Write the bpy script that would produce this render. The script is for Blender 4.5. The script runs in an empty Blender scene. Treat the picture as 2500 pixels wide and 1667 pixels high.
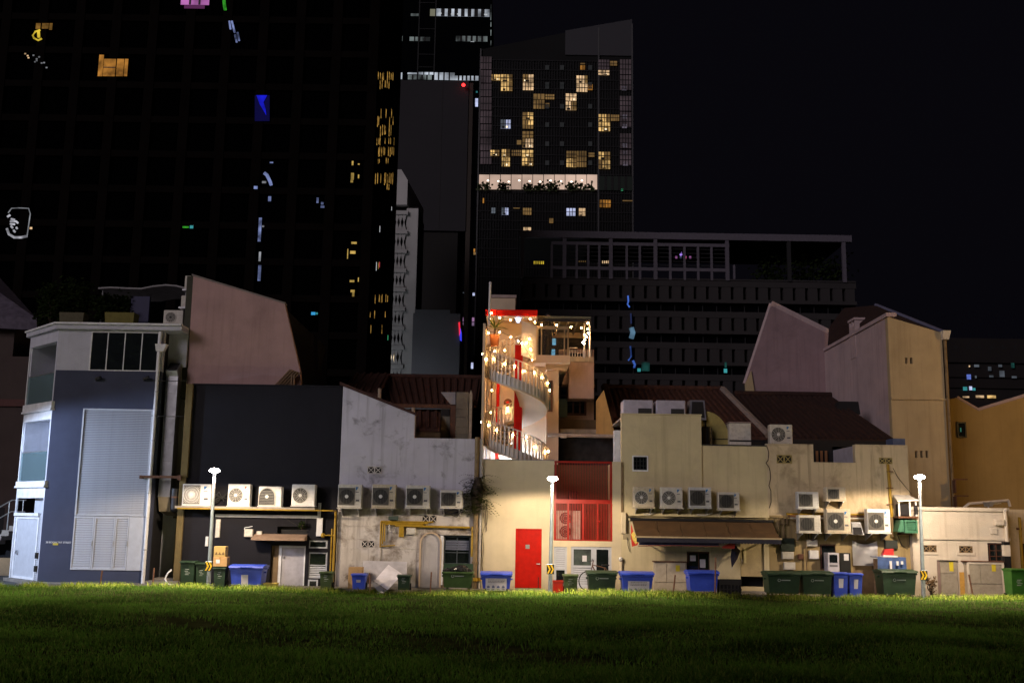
import bpy, math, random
import numpy as np
from mathutils import Vector, Matrix
random.seed(7)
SC = bpy.context.scene
COL = SC.collection
# ------------------------------------------------------------------ camera, sky, key light, exposure
F_PX = 2570.0
EYE = Vector((0.0, 0.0, 2.45))
PITCH = math.atan(432.0 / F_PX)
ROLL = 0.0155
CAM_M = Matrix.Rotation(math.pi / 2 + PITCH, 3, 'X') @ Matrix.Rotation(ROLL, 3, 'Z')
cam_d = bpy.data.cameras.new('camera')
cam_d.sensor_width = 36.0
cam_d.lens = F_PX / 2500.0 * 36.0
cam_d.clip_start = 0.1
cam_d.clip_end = 3000.0
cam = bpy.data.objects.new('camera', cam_d)
COL.objects.link(cam)
cam.location = EYE
cam.rotation_euler = CAM_M.to_euler()
SC.camera = cam

world = bpy.data.worlds.new('World')
SC.world = world
world.use_nodes = True
wn = world.node_tree
wn.nodes.clear()
w_out = wn.nodes.new('ShaderNodeOutputWorld')
w_sky = wn.nodes.new('ShaderNodeTexSky')
w_sky.sky_type = 'NISHITA'
w_sky.sun_disc = False
w_sky.sun_elevation = math.radians(-4.0)
w_sky.sun_rotation = math.radians(200.0)
w_bg1 = wn.nodes.new('ShaderNodeBackground')
w_bg1.inputs['Strength'].default_value = 0.01
w_bg2 = wn.nodes.new('ShaderNodeBackground')          # even glow of the city on the low cloud
w_bg2.inputs['Color'].default_value = (0.45, 0.40, 0.68, 1)
w_bg2.inputs['Strength'].default_value = 0.0045
w_add = wn.nodes.new('ShaderNodeAddShader')
wn.links.new(w_sky.outputs[0], w_bg1.inputs['Color'])
wn.links.new(w_bg1.outputs[0], w_add.inputs[0])
wn.links.new(w_bg2.outputs[0], w_add.inputs[1])
wn.links.new(w_add.outputs[0], w_out.inputs['Surface'])

sun_d = bpy.data.lights.new('sun', 'SUN')             # night: very low, soft and broad
sun_d.energy = 0.82
sun_d.angle = math.radians(24)
sun_d.color = (1.0, 0.86, 0.90)
sun = bpy.data.objects.new('sun', sun_d)
COL.objects.link(sun)
sun.rotation_euler = Vector((0.75, 1.0, -0.45)).to_track_quat('-Z', 'Y').to_euler()

SC.view_settings.view_transform = 'Standard'
SC.view_settings.look = 'None'
SC.view_settings.exposure = 0.0
SC.view_settings.gamma = 1.0
SC.view_settings.use_curve_mapping = False
SC.render.engine = 'CYCLES'
SC.cycles.use_denoising = True
SC.cycles.max_bounces = 6
SC.cycles.diffuse_bounces = 3
SC.cycles.sample_clamp_indirect = 4.0
SC.cycles.caustics_reflective = False
SC.cycles.caustics_refractive = False

# ------------------------------------------------------------------ pixel to place
def P(px, py, Y):
    """point where the sight line through a photograph pixel meets the upright plane y = Y"""
    d = CAM_M @ Vector(((px - 1250.0) / F_PX, -(py - 833.5) / F_PX, -1.0))
    return EYE + d * (Y / d.y)
def R(px0, py0, px1, py1, Y):
    mx, my = (px0 + px1) / 2, (py0 + py1) / 2
    return P(px0, my, Y).x, P(px1, my, Y).x, P(mx, py1, Y).z, P(mx, py0, Y).z

# ------------------------------------------------------------------ mesh builder
class MB:
    def __init__(s, T=None):
        s.v = []; s.f = []; s.T = T
    def add(s, vs, fs):
        o = len(s.v)
        s.v += [tuple(q) for q in vs]
        s.f += [tuple(i + o for i in q) for q in fs]
        return s
    def box(s, x0, x1, y0, y1, z0, z1):
        return s.add([(x0,y0,z0),(x1,y0,z0),(x1,y1,z0),(x0,y1,z0),(x0,y0,z1),(x1,y0,z1),(x1,y1,z1),(x0,y1,z1)],
                     [(0,3,2,1),(4,5,6,7),(0,1,5,4),(1,2,6,5),(2,3,7,6),(3,0,4,7)])
    def cbox(s, x0, x1, y0, y1, z0, z1, c):
        V = []; idx = {}
        for i, (x, sx) in enumerate(((x0, 1), (x1, -1))):
            for j, (y, sy) in enumerate(((y0, 1), (y1, -1))):
                for k, (z, sz) in enumerate(((z0, 1), (z1, -1))):
                    for a in range(3):
                        q = [x, y, z]
                        for b, sg in enumerate((sx, sy, sz)):
                            if b != a: q[b] += sg * c
                        idx[i, j, k, a] = len(V); V.append(q)
        F = []
        for i in (0, 1):
            F.append([idx[i,0,0,0], idx[i,1,0,0], idx[i,1,1,0], idx[i,0,1,0]])
            F.append([idx[0,i,0,1], idx[1,i,0,1], idx[1,i,1,1], idx[0,i,1,1]])
            F.append([idx[0,0,i,2], idx[1,0,i,2], idx[1,1,i,2], idx[0,1,i,2]])
            for j in (0, 1):
                F.append([idx[i,j,0,0], idx[i,j,1,0], idx[i,j,1,1], idx[i,j,0,1]])
                F.append([idx[i,0,j,0], idx[i,1,j,0], idx[i,1,j,2], idx[i,0,j,2]])
                F.append([idx[0,i,j,1], idx[1,i,j,1], idx[1,i,j,2], idx[0,i,j,2]])
                for k in (0, 1):
                    F.append([idx[i,j,k,0], idx[i,j,k,1], idx[i,j,k,2]])
        cx = Vector(((x0+x1)/2, (y0+y1)/2, (z0+z1)/2)); G = []
        for f in F:
            a, b, c_ = (Vector(V[q]) for q in f[:3])
            n = (b - a).cross(c_ - a)
            G.append(tuple(f) if n.dot((a + b + c_) / 3 - cx) > 0 else tuple(reversed(f)))
        return s.add(V, G)
    def frustum(s, b, t):                      # b, t = (x0,x1,y0,y1,z): lower and upper rectangle
        V = []
        for (x0, x1, y0, y1, z) in (b, t): V += [(x0,y0,z),(x1,y0,z),(x1,y1,z),(x0,y1,z)]
        return s.add(V, [(0,3,2,1),(4,5,6,7),(0,1,5,4),(1,2,6,5),(2,3,7,6),(3,0,4,7)])
    def prism(s, poly, y0, y1):                # polygon in x,z pushed through y
        n = len(poly)
        a = sum(poly[i][0]*poly[(i+1)%n][1] - poly[(i+1)%n][0]*poly[i][1] for i in range(n))
        if a < 0: poly = poly[::-1]
        V = [(x, y0, z) for x, z in poly] + [(x, y1, z) for x, z in poly]
        return s.add(V, [tuple(range(n)), tuple(reversed(range(n, 2*n)))] + [((i+1)%n, i, i+n, (i+1)%n+n) for i in range(n)])
    def prismz(s, poly, z0, z1):               # polygon in x,y pushed through z
        n = len(poly)
        a = sum(poly[i][0]*poly[(i+1)%n][1] - poly[(i+1)%n][0]*poly[i][1] for i in range(n))
        if a < 0: poly = poly[::-1]
        V = [(x, y, z0) for x, y in poly] + [(x, y, z1) for x, y in poly]
        return s.add(V, [tuple(reversed(range(n))), tuple(range(n, 2*n))] + [(i, (i+1)%n, (i+1)%n+n, i+n) for i in range(n)])
    def prismx(s, poly, x0, x1):               # polygon in y,z pushed through x
        n = len(poly)
        a = sum(poly[i][0]*poly[(i+1)%n][1] - poly[(i+1)%n][0]*poly[i][1] for i in range(n))
        if a < 0: poly = poly[::-1]
        V = [(x0, y, z) for y, z in poly] + [(x1, y, z) for y, z in poly]
        return s.add(V, [tuple(reversed(range(n))), tuple(range(n, 2*n))] + [(i, (i+1)%n, (i+1)%n+n, i+n) for i in range(n)])
    def cyl(s, p0, p1, r0, r1=None, n=10, cap=True):
        r1 = r0 if r1 is None else r1
        p0, p1 = Vector(p0), Vector(p1)
        d = (p1 - p0).normalized()
        u = d.orthogonal().normalized(); w = d.cross(u)
        V = [p0 + (u*math.cos(2*math.pi*i/n) + w*math.sin(2*math.pi*i/n))*r0 for i in range(n)]
        V += [p1 + (u*math.cos(2*math.pi*i/n) + w*math.sin(2*math.pi*i/n))*r1 for i in range(n)]
        Fs = [(i, (i+1)%n, (i+1)%n+n, i+n) for i in range(n)]
        if cap: Fs += [tuple(reversed(range(n))), tuple(range(n, 2*n))]
        return s.add(V, Fs)
    def tube(s, pts, r, n=6):
        pts = [Vector(q) for q in pts]; m = len(pts); rings = []
        for i, q in enumerate(pts):
            d = (pts[min(i+1, m-1)] - pts[max(i-1, 0)]).normalized()
            ref = Vector((0, 0, 1)) if abs(d.z) < .93 else Vector((1, 0, 0))
            u = d.cross(ref).normalized(); w = u.cross(d)
            rr = r[i] if isinstance(r, (list, tuple)) else r
            rings.append([q + (u*math.cos(2*math.pi*k/n) + w*math.sin(2*math.pi*k/n))*rr for k in range(n)])
        V = [q for ring in rings for q in ring]
        Fs = [(i*n+k, i*n+(k+1)%n, (i+1)*n+(k+1)%n, (i+1)*n+k) for i in range(m-1) for k in range(n)]
        Fs += [tuple(reversed(range(n))), tuple(range((m-1)*n, m*n))]
        return s.add(V, Fs)
    def pipe(s, pts, r, n=8):                  # straight runs with plain joints
        for a, b in zip(pts, pts[1:]): s.cyl(a, b, r, n=n)
        return s
    def ring(s, c, r, w, d, n=20, a0=0, a1=2*math.pi):   # flat ring in x,z facing -y
        full = abs(a1 - a0 - 2*math.pi) < 1e-6
        m = n if full else n + 1
        V = []
        for i in range(m):
            a = a0 + (a1 - a0)*i/n
            for rr in (r - w, r):
                for yy in (0, d):
                    V.append((c[0] + rr*math.cos(a), c[1] + yy, c[2] + rr*math.sin(a)))
        Fs = []
        for i in range(n):
            a, b = i*4, ((i+1) % m)*4
            Fs += [(a, b, b+2, a+2)[::-1], (a+1, a+3, b+3, b+1)[::-1], (a, a+1, b+1, b)[::-1], (a+2, b+2, b+3, a+3)[::-1]]
        return s.add(V, Fs)
    def disc(s, c, r, d, n=20):                # short drum in x,z, front at c.y
        return s.prism([(c[0] + r*math.cos(2*math.pi*i/n), c[2] + r*math.sin(2*math.pi*i/n)) for i in range(n)], c[1], c[1] + d)
    def sphere(s, c, r, n=8, m=5, sz=1.0):
        V = [(c[0], c[1], c[2] - r*sz)]
        for j in range(1, m):
            t = math.pi*j/m
            for i in range(n):
                a = 2*math.pi*i/n
                V.append((c[0] + r*math.sin(t)*math.cos(a), c[1] + r*math.sin(t)*math.sin(a), c[2] - r*math.cos(t)*sz))
        V.append((c[0], c[1], c[2] + r*sz)); L = len(V) - 1
        Fs = [(0, 1 + (i+1)%n, 1 + i) for i in range(n)]
        for j in range(m-2):
            for i in range(n):
                a = 1 + j*n
                Fs.append((a+i, a+(i+1)%n, a+n+(i+1)%n, a+n+i))
        a = 1 + (m-2)*n
        Fs += [(a+i, a+(i+1)%n, L) for i in range(n)]
        return s.add(V, Fs)
    def wall(s, x0, x1, z0, z1, y0, y1, holes=()):      # wall with real openings, holes = (x0,x1,z0,z1)
        xs = sorted({x0, x1, *[min(max(h[i], x0), x1) for h in holes for i in (0, 1)]})
        zs = sorted({z0, z1, *[min(max(h[i], z0), z1) for h in holes for i in (2, 3)]})
        def solid(i, j):
            if i < 0 or j < 0 or i >= len(xs)-1 or j >= len(zs)-1: return False
            cx, cz = (xs[i]+xs[i+1])/2, (zs[j]+zs[j+1])/2
            return not any(h[0] < cx < h[1] and h[2] < cz < h[3] for h in holes)
        for i in range(len(xs)-1):
            for j in range(len(zs)-1):
                if not solid(i, j): continue
                a, b, c, d = xs[i], xs[i+1], zs[j], zs[j+1]
                s.add([(a,y0,c),(b,y0,c),(b,y0,d),(a,y0,d)], [(0,1,2,3)])
                s.add([(a,y1,c),(b,y1,c),(b,y1,d),(a,y1,d)], [(3,2,1,0)])
                if not solid(i-1, j): s.add([(a,y0,c),(a,y0,d),(a,y1,d),(a,y1,c)], [(0,1,2,3)])
                if not solid(i+1, j): s.add([(b,y0,c),(b,y1,c),(b,y1,d),(b,y0,d)], [(0,1,2,3)])
                if not solid(i, j-1): s.add([(a,y0,c),(a,y1,c),(b,y1,c),(b,y0,c)], [(0,1,2,3)])
                if not solid(i, j+1): s.add([(a,y0,d),(b,y0,d),(b,y1,d),(a,y1,d)], [(0,1,2,3)])
        return s
    def text(s, body, x, y, z, h, center=False, T=None):   # flat lettering standing in the x,z plane, facing -y
        cu = bpy.data.curves.new('lettering', 'FONT'); cu.body = body; cu.size = h; cu.extrude = 0.003
        cu.resolution_u = 2
        if center: cu.align_x = 'CENTER'
        o = bpy.data.objects.new('lettering', cu); COL.objects.link(o)
        me = o.to_mesh()
        V = [(x + q.co.x, y - q.co.z, z + q.co.y) for q in me.vertices]
        Fs = [tuple(p.vertices) for p in me.polygons]
        o.to_mesh_clear(); bpy.data.objects.remove(o); bpy.data.curves.remove(cu)
        return s.add(V, Fs)
    def mesh(s, name, smooth=False, off=None):
        me = bpy.data.meshes.new(name)
        V = s.v
        if s.T is not None: V = [tuple(s.T @ Vector(q)) for q in V]
        if off is not None: V = [(q[0]-off[0], q[1]-off[1], q[2]-off[2]) for q in V]
        me.from_pydata(V, [], s.f); me.update()
        if smooth:
            me.polygons.foreach_set('use_smooth', [True]*len(me.polygons))
            try: me.set_sharp_from_angle(angle=math.radians(40))
            except Exception: pass
        return me

ROOTLOC = {}
def tag(o, label, cat, group=None, kind=None):
    if label: o['label'] = label
    if cat: o['category'] = cat
    if group: o['group'] = group
    if kind: o['kind'] = kind
    return o
def thing(name, label, cat, loc=(0, 0, 0), group=None):
    o = bpy.data.objects.new(name, None); COL.objects.link(o)
    o.location = loc; o.empty_display_size = .2
    ROOTLOC[o.name] = Vector(loc)
    return tag(o, label, cat, group)
def part(name, mb, mat, parent, smooth=False, label=None, kind=None):
    off = ROOTLOC[parent.name]
    me = mb.mesh(name, smooth, off); me.materials.append(mat)
    o = bpy.data.objects.new(name, me); COL.objects.link(o)
    o.parent = parent; ROOTLOC[o.name] = off
    if label: o['label'] = label
    if kind: o['kind'] = kind
    return o
def single(name, mb, mat, label, cat, loc=(0, 0, 0), group=None, smooth=False, kind=None):
    me = mb.mesh(name, smooth, loc); me.materials.append(mat)
    o = bpy.data.objects.new(name, me); COL.objects.link(o); o.location = loc
    ROOTLOC[o.name] = Vector(loc)
    return tag(o, label, cat, group, kind)
def struct(name, mb, mat, smooth=False, kind='structure'):
    me = mb.mesh(name, smooth); me.materials.append(mat)
    o = bpy.data.objects.new(name, me); COL.objects.link(o); o['kind'] = kind
    ROOTLOC[o.name] = Vector((0, 0, 0))
    return o
def again(o, dx=0, dy=0, dz=0, rot=None, parent=None):   # one more alike piece, sharing the mesh
    c = o.copy(); COL.objects.link(c)
    c.parent = parent or o.parent
    c.location = Vector(o.location) + Vector((dx, dy, dz))
    if rot: c.rotation_euler = rot
    ROOTLOC[c.name] = ROOTLOC[o.name]
    return c
def copy_tree(o, parent=None):
    c = o.copy(); COL.objects.link(c); c.parent = parent
    for ch in list(o.children): copy_tree(ch, c)
    return c

# ------------------------------------------------------------------ materials
MATS = {}
def nodes_of(name):
    m = bpy.data.materials.new(name); m.use_nodes = True
    nt = m.node_tree
    return m, nt, nt.nodes['Principled BSDF']
def mat(name, rgb, rough=.6, metal=0., var=.12, scale=4., bump=0., bscale=40., spec=.4, dirt=0.):
    if name in MATS: return MATS[name]
    m, nt, b = nodes_of(name)
    b.inputs['Roughness'].default_value = rough
    b.inputs['Metallic'].default_value = metal
    b.inputs['Specular IOR Level'].default_value = spec
    tc = nt.nodes.new('ShaderNodeTexCoord')
    n = nt.nodes.new('ShaderNodeTexNoise'); n.inputs['Scale'].default_value = scale; n.inputs['Detail'].default_value = 6
    nt.links.new(tc.outputs['Object'], n.inputs['Vector'])
    r = nt.nodes.new('ShaderNodeValToRGB')
    r.color_ramp.elements[0].position = .3; r.color_ramp.elements[1].position = .7
    r.color_ramp.elements[0].color = (*[c*(1-var) for c in rgb], 1)
    r.color_ramp.elements[1].color = (*[min(1, c*(1+var)) for c in rgb], 1)
    nt.links.new(n.outputs['Fac'], r.inputs['Fac'])
    src = r.outputs['Color']
    if dirt > 0:
        n2 = nt.nodes.new('ShaderNodeTexNoise'); n2.inputs['Scale'].default_value = scale*2.3; n2.inputs['Detail'].default_value = 10; n2.inputs['Roughness'].default_value = .7
        nt.links.new(tc.outputs['Object'], n2.inputs['Vector'])
        r2 = nt.nodes.new('ShaderNodeValToRGB'); r2.color_ramp.elements[0].position = .48; r2.color_ramp.elements[1].position = .72
        nt.links.new(n2.outputs['Fac'], r2.inputs['Fac'])
        mu = nt.nodes.new('ShaderNodeMath'); mu.operation = 'MULTIPLY'; mu.inputs[1].default_value = dirt
        nt.links.new(r2.outputs['Color'], mu.inputs[0])
        mx = nt.nodes.new('ShaderNodeMix'); mx.data_type = 'RGBA'
        mx.inputs['B'].default_value = (rgb[0]*.35, rgb[1]*.3, rgb[2]*.25, 1)
        nt.links.new(mu.outputs[0], mx.inputs['Factor']); nt.links.new(src, mx.inputs['A'])
        src = mx.outputs['Result']
    nt.links.new(src, b.inputs['Base Color'])
    if bump:
        n3 = nt.nodes.new('ShaderNodeTexNoise'); n3.inputs['Scale'].default_value = bscale; n3.inputs['Detail'].default_value = 5
        nt.links.new(tc.outputs['Object'], n3.inputs['Vector'])
        bp = nt.nodes.new('ShaderNodeBump'); bp.inputs['Strength'].default_value = bump; bp.inputs['Distance'].default_value = .02
        nt.links.new(n3.outputs['Fac'], bp.inputs['Height']); nt.links.new(bp.outputs[0], b.inputs['Normal'])
    MATS[name] = m
    return m
def plaster(name, rgb, grime=.5, stain=(.05, .045, .04), streak=.4, lo=.5, hi=.75, scale=.9, rough=.85, var=.10):
    """painted render: broad tone drift, blotches of mould, rain streaks running down, fine relief"""
    if name in MATS: return MATS[name]
    m, nt, b = nodes_of(name)
    b.inputs['Roughness'].default_value = rough; b.inputs['Specular IOR Level'].default_value = .2
    L = nt.links.new; N = nt.nodes.new
    tc = N('ShaderNodeTexCoord')
    n1 = N('ShaderNodeTexNoise'); n1.inputs['Scale'].default_value = .7; n1.inputs['Detail'].default_value = 8; n1.inputs['Roughness'].default_value = .62
    L(tc.outputs['Object'], n1.inputs['Vector'])
    r1 = N('ShaderNodeValToRGB'); r1.color_ramp.elements[0].position = .3; r1.color_ramp.elements[1].position = .72
    r1.color_ramp.elements[0].color = (*[c*(1-var*1.6) for c in rgb], 1); r1.color_ramp.elements[1].color = (*[min(1, c*(1+var)) for c in rgb], 1)
    L(n1.outputs['Fac'], r1.inputs['Fac'])
    n2 = N('ShaderNodeTexNoise'); n2.inputs['Scale'].default_value = scale; n2.inputs['Detail'].default_value = 12; n2.inputs['Roughness'].default_value = .68; n2.inputs['Distortion'].default_value = .4
    L(tc.outputs['Object'], n2.inputs['Vector'])
    r2 = N('ShaderNodeValToRGB'); r2.color_ramp.elements[0].position = lo; r2.color_ramp.elements[1].position = hi
    L(n2.outputs['Fac'], r2.inputs['Fac'])
    mp = N('ShaderNodeMapping'); mp.inputs['Scale'].default_value = (5.5, 5.5, .28)
    L(tc.outputs['Object'], mp.inputs['Vector'])
    n3 = N('ShaderNodeTexNoise'); n3.inputs['Scale'].default_value = 1.; n3.inputs['Detail'].default_value = 6; n3.inputs['Roughness'].default_value = .6
    L(mp.outputs[0], n3.inputs['Vector'])
    r3 = N('ShaderNodeValToRGB'); r3.color_ramp.elements[0].position = .52; r3.color_ramp.elements[1].position = .8
    L(n3.outputs['Fac'], r3.inputs['Fac'])
    m2 = N('ShaderNodeMath'); m2.operation = 'MULTIPLY'; m2.inputs[1].default_value = grime; L(r2.outputs['Color'], m2.inputs[0])
    m3 = N('ShaderNodeMath'); m3.operation = 'MULTIPLY'; m3.inputs[1].default_value = streak; L(r3.outputs['Color'], m3.inputs[0])
    m1_ = N('ShaderNodeMath'); m1_.operation = 'MAXIMUM'; L(m2.outputs[0], m1_.inputs[0]); L(m3.outputs[0], m1_.inputs[1])
    ge = N('ShaderNodeNewGeometry'); sx = N('ShaderNodeSeparateXYZ'); L(ge.outputs['Position'], sx.inputs[0])
    n5 = N('ShaderNodeTexNoise'); n5.inputs['Scale'].default_value = 2.2; n5.inputs['Detail'].default_value = 7; L(ge.outputs['Position'], n5.inputs['Vector'])
    sb = N('ShaderNodeMath'); sb.operation = 'MULTIPLY_ADD'; sb.inputs[1].default_value = -1.5; L(n5.outputs['Fac'], sb.inputs[0]); L(sx.outputs['Z'], sb.inputs[2])
    mr = N('ShaderNodeMapRange'); mr.inputs['From Min'].default_value = -.75; mr.inputs['From Max'].default_value = .15; mr.inputs['To Min'].default_value = .55; mr.inputs['To Max'].default_value = 0
    L(sb.outputs[0], mr.inputs['Value'])
    mm = N('ShaderNodeMath'); mm.operation = 'MAXIMUM'; L(m1_.outputs[0], mm.inputs[0]); L(mr.outputs[0], mm.inputs[1])
    mx = N('ShaderNodeMix'); mx.data_type = 'RGBA'; mx.inputs['B'].default_value = (*stain, 1)
    L(mm.outputs[0], mx.inputs['Factor']); L(r1.outputs['Color'], mx.inputs['A']); L(mx.outputs['Result'], b.inputs['Base Color'])
    n4 = N('ShaderNodeTexNoise'); n4.inputs['Scale'].default_value = 22; n4.inputs['Detail'].default_value = 8
    L(tc.outputs['Object'], n4.inputs['Vector'])
    bp = N('ShaderNodeBump'); bp.inputs['Strength'].default_value = .25; bp.inputs['Distance'].default_value = .02
    L(n4.outputs['Fac'], bp.inputs['Height']); L(bp.outputs[0], b.inputs['Normal'])
    MATS[name] = m
    return m
def glow(name, rgb, strength, var=0., scale=1.5):
    if name in MATS: return MATS[name]
    m, nt, b = nodes_of(name)
    b.inputs['Base Color'].default_value = (.02, .02, .02, 1)
    b.inputs['Roughness'].default_value = 1.; b.inputs['Specular IOR Level'].default_value = 0.
    b.inputs['Emission Color'].default_value = (*rgb, 1)
    b.inputs['Emission Strength'].default_value = strength
    if var:
        tc = nt.nodes.new('ShaderNodeTexCoord')
        n = nt.nodes.new('ShaderNodeTexNoise'); n.inputs['Scale'].default_value = scale; n.inputs['Detail'].default_value = 3
        nt.links.new(tc.outputs['Object'], n.inputs['Vector'])
        mr = nt.nodes.new('ShaderNodeMapRange'); mr.inputs['From Min'].default_value = .35; mr.inputs['From Max'].default_value = .65
        mr.inputs['To Min'].default_value = strength*(1-var); mr.inputs['To Max'].default_value = strength*(1+var)
        nt.links.new(n.outputs['Fac'], mr.inputs['Value']); nt.links.new(mr.outputs[0], b.inputs['Emission Strength'])
    MATS[name] = m
    return m
def glassm(name, rgb=(.6, .75, .72), alpha=.35, rough=.05):
    if name in MATS: return MATS[name]
    m, nt, b = nodes_of(name)
    nt.nodes.remove(b)
    out = nt.nodes['Material Output']
    t = nt.nodes.new('ShaderNodeBsdfTransparent'); t.inputs['Color'].default_value = (*rgb, 1)
    g = nt.nodes.new('ShaderNodeBsdfGlossy'); g.inputs['Roughness'].default_value = rough
    d = nt.nodes.new('ShaderNodeBsdfDiffuse'); d.inputs['Color'].default_value = (*[c*.6 for c in rgb], 1)
    mx0 = nt.nodes.new('ShaderNodeMixShader'); mx0.inputs[0].default_value = .5
    nt.links.new(d.outputs[0], mx0.inputs[1]); nt.links.new(g.outputs[0], mx0.inputs[2])
    mx = nt.nodes.new('ShaderNodeMixShader'); mx.inputs[0].default_value = alpha
    nt.links.new(t.outputs[0], mx.inputs[1]); nt.links.new(mx0.outputs[0], mx.inputs[2])
    nt.links.new(mx.outputs[0], out.inputs['Surface'])
    MATS[name] = m
    return m

m_black = mat('black_plastic', (.012, .012, .013), .45)
m_dark = mat('dark_interior', (.012, .011, .012), .8)
m_glass = mat('dark_window_glass', (.008, .011, .012), .08, spec=.7, var=.3)
m_white = mat('white_paint', (.72, .73, .75), .5, dirt=.25, scale=3)
m_whitemetal = mat('white_enamelled_metal', (.74, .73, .70), .42, dirt=.3, scale=5)
m_acpale = mat('greyed_casing', (.56, .56, .54), .5, dirt=.35, scale=4)
m_acyel = mat('yellowed_casing', (.56, .49, .36), .55, dirt=.6, scale=6)
m_acgrey = mat('aged_casing_cream', (.60, .57, .50), .5, dirt=.45, scale=5)
m_steel = mat('galvanised_steel', (.45, .46, .48), .38, .75, var=.25, scale=9)
m_alu = mat('aluminium_duct', (.62, .64, .68), .28, .85, var=.2, scale=3, bump=.5, bscale=2.2)
m_yellow = mat('yellow_pipe_paint', (.36, .22, .012), .5, dirt=.5, scale=6)
m_red = mat('red_gloss_paint', (.44, .008, .002), .5, spec=.15, var=.14, scale=6, dirt=.12)
m_redframe = mat('red_grille_paint', (.34, .014, .005), .45, dirt=.2)
m_tile = mat('terracotta_tile', (.055, .021, .014), .8, var=.35, scale=5, dirt=.5, bump=.3)
m_concrete = plaster('bare_concrete', (.34, .31, .27), .6, streak=.5)
m_cable = mat('black_cable', (.02, .02, .02), .5)
m_rust = mat('rusty_iron', (.12, .055, .03), .85, var=.4, scale=20)
m_wood = mat('weathered_wood', (.22, .14, .08), .8, var=.3, scale=12)
m_card = mat('brown_cardboard', (.42, .26, .11), .85, var=.12, scale=8)
# ------------------------------------------------------------------ ground, lane, field
Y0 = 36.6                                     # plane of the back walls along the lane
m_asphalt = mat('worn_asphalt', (.055, .053, .05), .9, var=.3, scale=6, bump=.4, bscale=60)
m_apron = plaster('stained_concrete_apron', (.30, .27, .22), .7, streak=0, scale=1.6)
struct('ground', MB().box(-900, 900, -60, 1500, -.6, -.05), mat('dark_ground', (.045, .043, .04), .95))
struct('lane', MB().box(-60, 60, 31.2, Y0 + 6, -.05, 0.0), m_asphalt)
struct('pavement', MB().box(-16.2, 60, 35.5, Y0 - .02, 0.004, .10), m_apron)
def field_z(x, y):
    z = .85 - .52*np.clip((y - 10)/21., -1.2, 1.)
    z = z + .035*np.sin(x*.55 + .6*np.sin(y*.31)) + .03*np.sin(y*.8 + x*.23)
    e = np.clip((y - 31.0)/.9, 0, 1)
    return z*(1-e) - .02*e
def field_mesh():
    xs = np.linspace(-48, 48, 161); ys = np.concatenate([np.linspace(-25, 30.6, 90), np.linspace(30.8, 32.0, 9)])
    X, Yg = np.meshgrid(xs, ys); Z = field_z(X, Yg)
    V = np.stack([X.ravel(), Yg.ravel(), Z.ravel()], 1).tolist(); n = len(xs)
    Fs = [(j*n+i, j*n+i+1, (j+1)*n+i+1, (j+1)*n+i) for j in range(len(ys)-1) for i in range(n-1)]
    return MB().add(V, Fs)
def grassmat(name, dark, light, tip):
    m, nt, b = nodes_of(name)
    L = nt.links.new; N = nt.nodes.new
    b.inputs['Roughness'].default_value = .95; b.inputs['Specular IOR Level'].default_value = 0.
    g = N('ShaderNodeNewGeometry')
    n = N('ShaderNodeTexNoise'); n.inputs['Scale'].default_value = .55; n.inputs['Detail'].default_value = 7; n.inputs['Roughness'].default_value = .65
    L(g.outputs['Position'], n.inputs['Vector'])
    r = N('ShaderNodeValToRGB'); r.color_ramp.elements[0].position = .38; r.color_ramp.elements[1].position = .62
    r.color_ramp.elements[0].color = (*dark, 1); r.color_ramp.elements[1].color = (*light, 1)
    L(n.outputs['Fac'], r.inputs['Fac'])
    n2 = N('ShaderNodeTexNoise'); n2.inputs['Scale'].default_value = 14; n2.inputs['Detail'].default_value = 3
    L(g.outputs['Position'], n2.inputs['Vector'])
    r2 = N('ShaderNodeValToRGB'); r2.color_ramp.elements[0].position = .5; r2.color_ramp.elements[1].position = .75
    L(n2.outputs['Fac'], r2.inputs['Fac'])
    mx = N('ShaderNodeMix'); mx.data_type = 'RGBA'; mx.inputs['B'].default_value = (*tip, 1)
    L(r2.outputs['Color'], mx.inputs['Factor']); L(r.outputs['Color'], mx.inputs['A']); L(mx.outputs['Result'], b.inputs['Base Color'])
    tr = N('ShaderNodeBsdfTranslucent'); L(mx.outputs['Result'], tr.inputs['Color'])
    ms = N('ShaderNodeMixShader'); ms.inputs[0].default_value = .45
    L(b.outputs[0], ms.inputs[1]); L(tr.outputs[0], ms.inputs[2]); L(ms.outputs[0], nt.nodes['Material Output'].inputs['Surface'])
    return m
m_soil = mat('grassy_soil', (.013, .013, .005), 1., spec=0, var=.6, scale=2, bump=.6, bscale=25)
struct('grass_field', field_mesh(), m_soil, smooth=True)
rng = np.random.default_rng(5)
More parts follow.
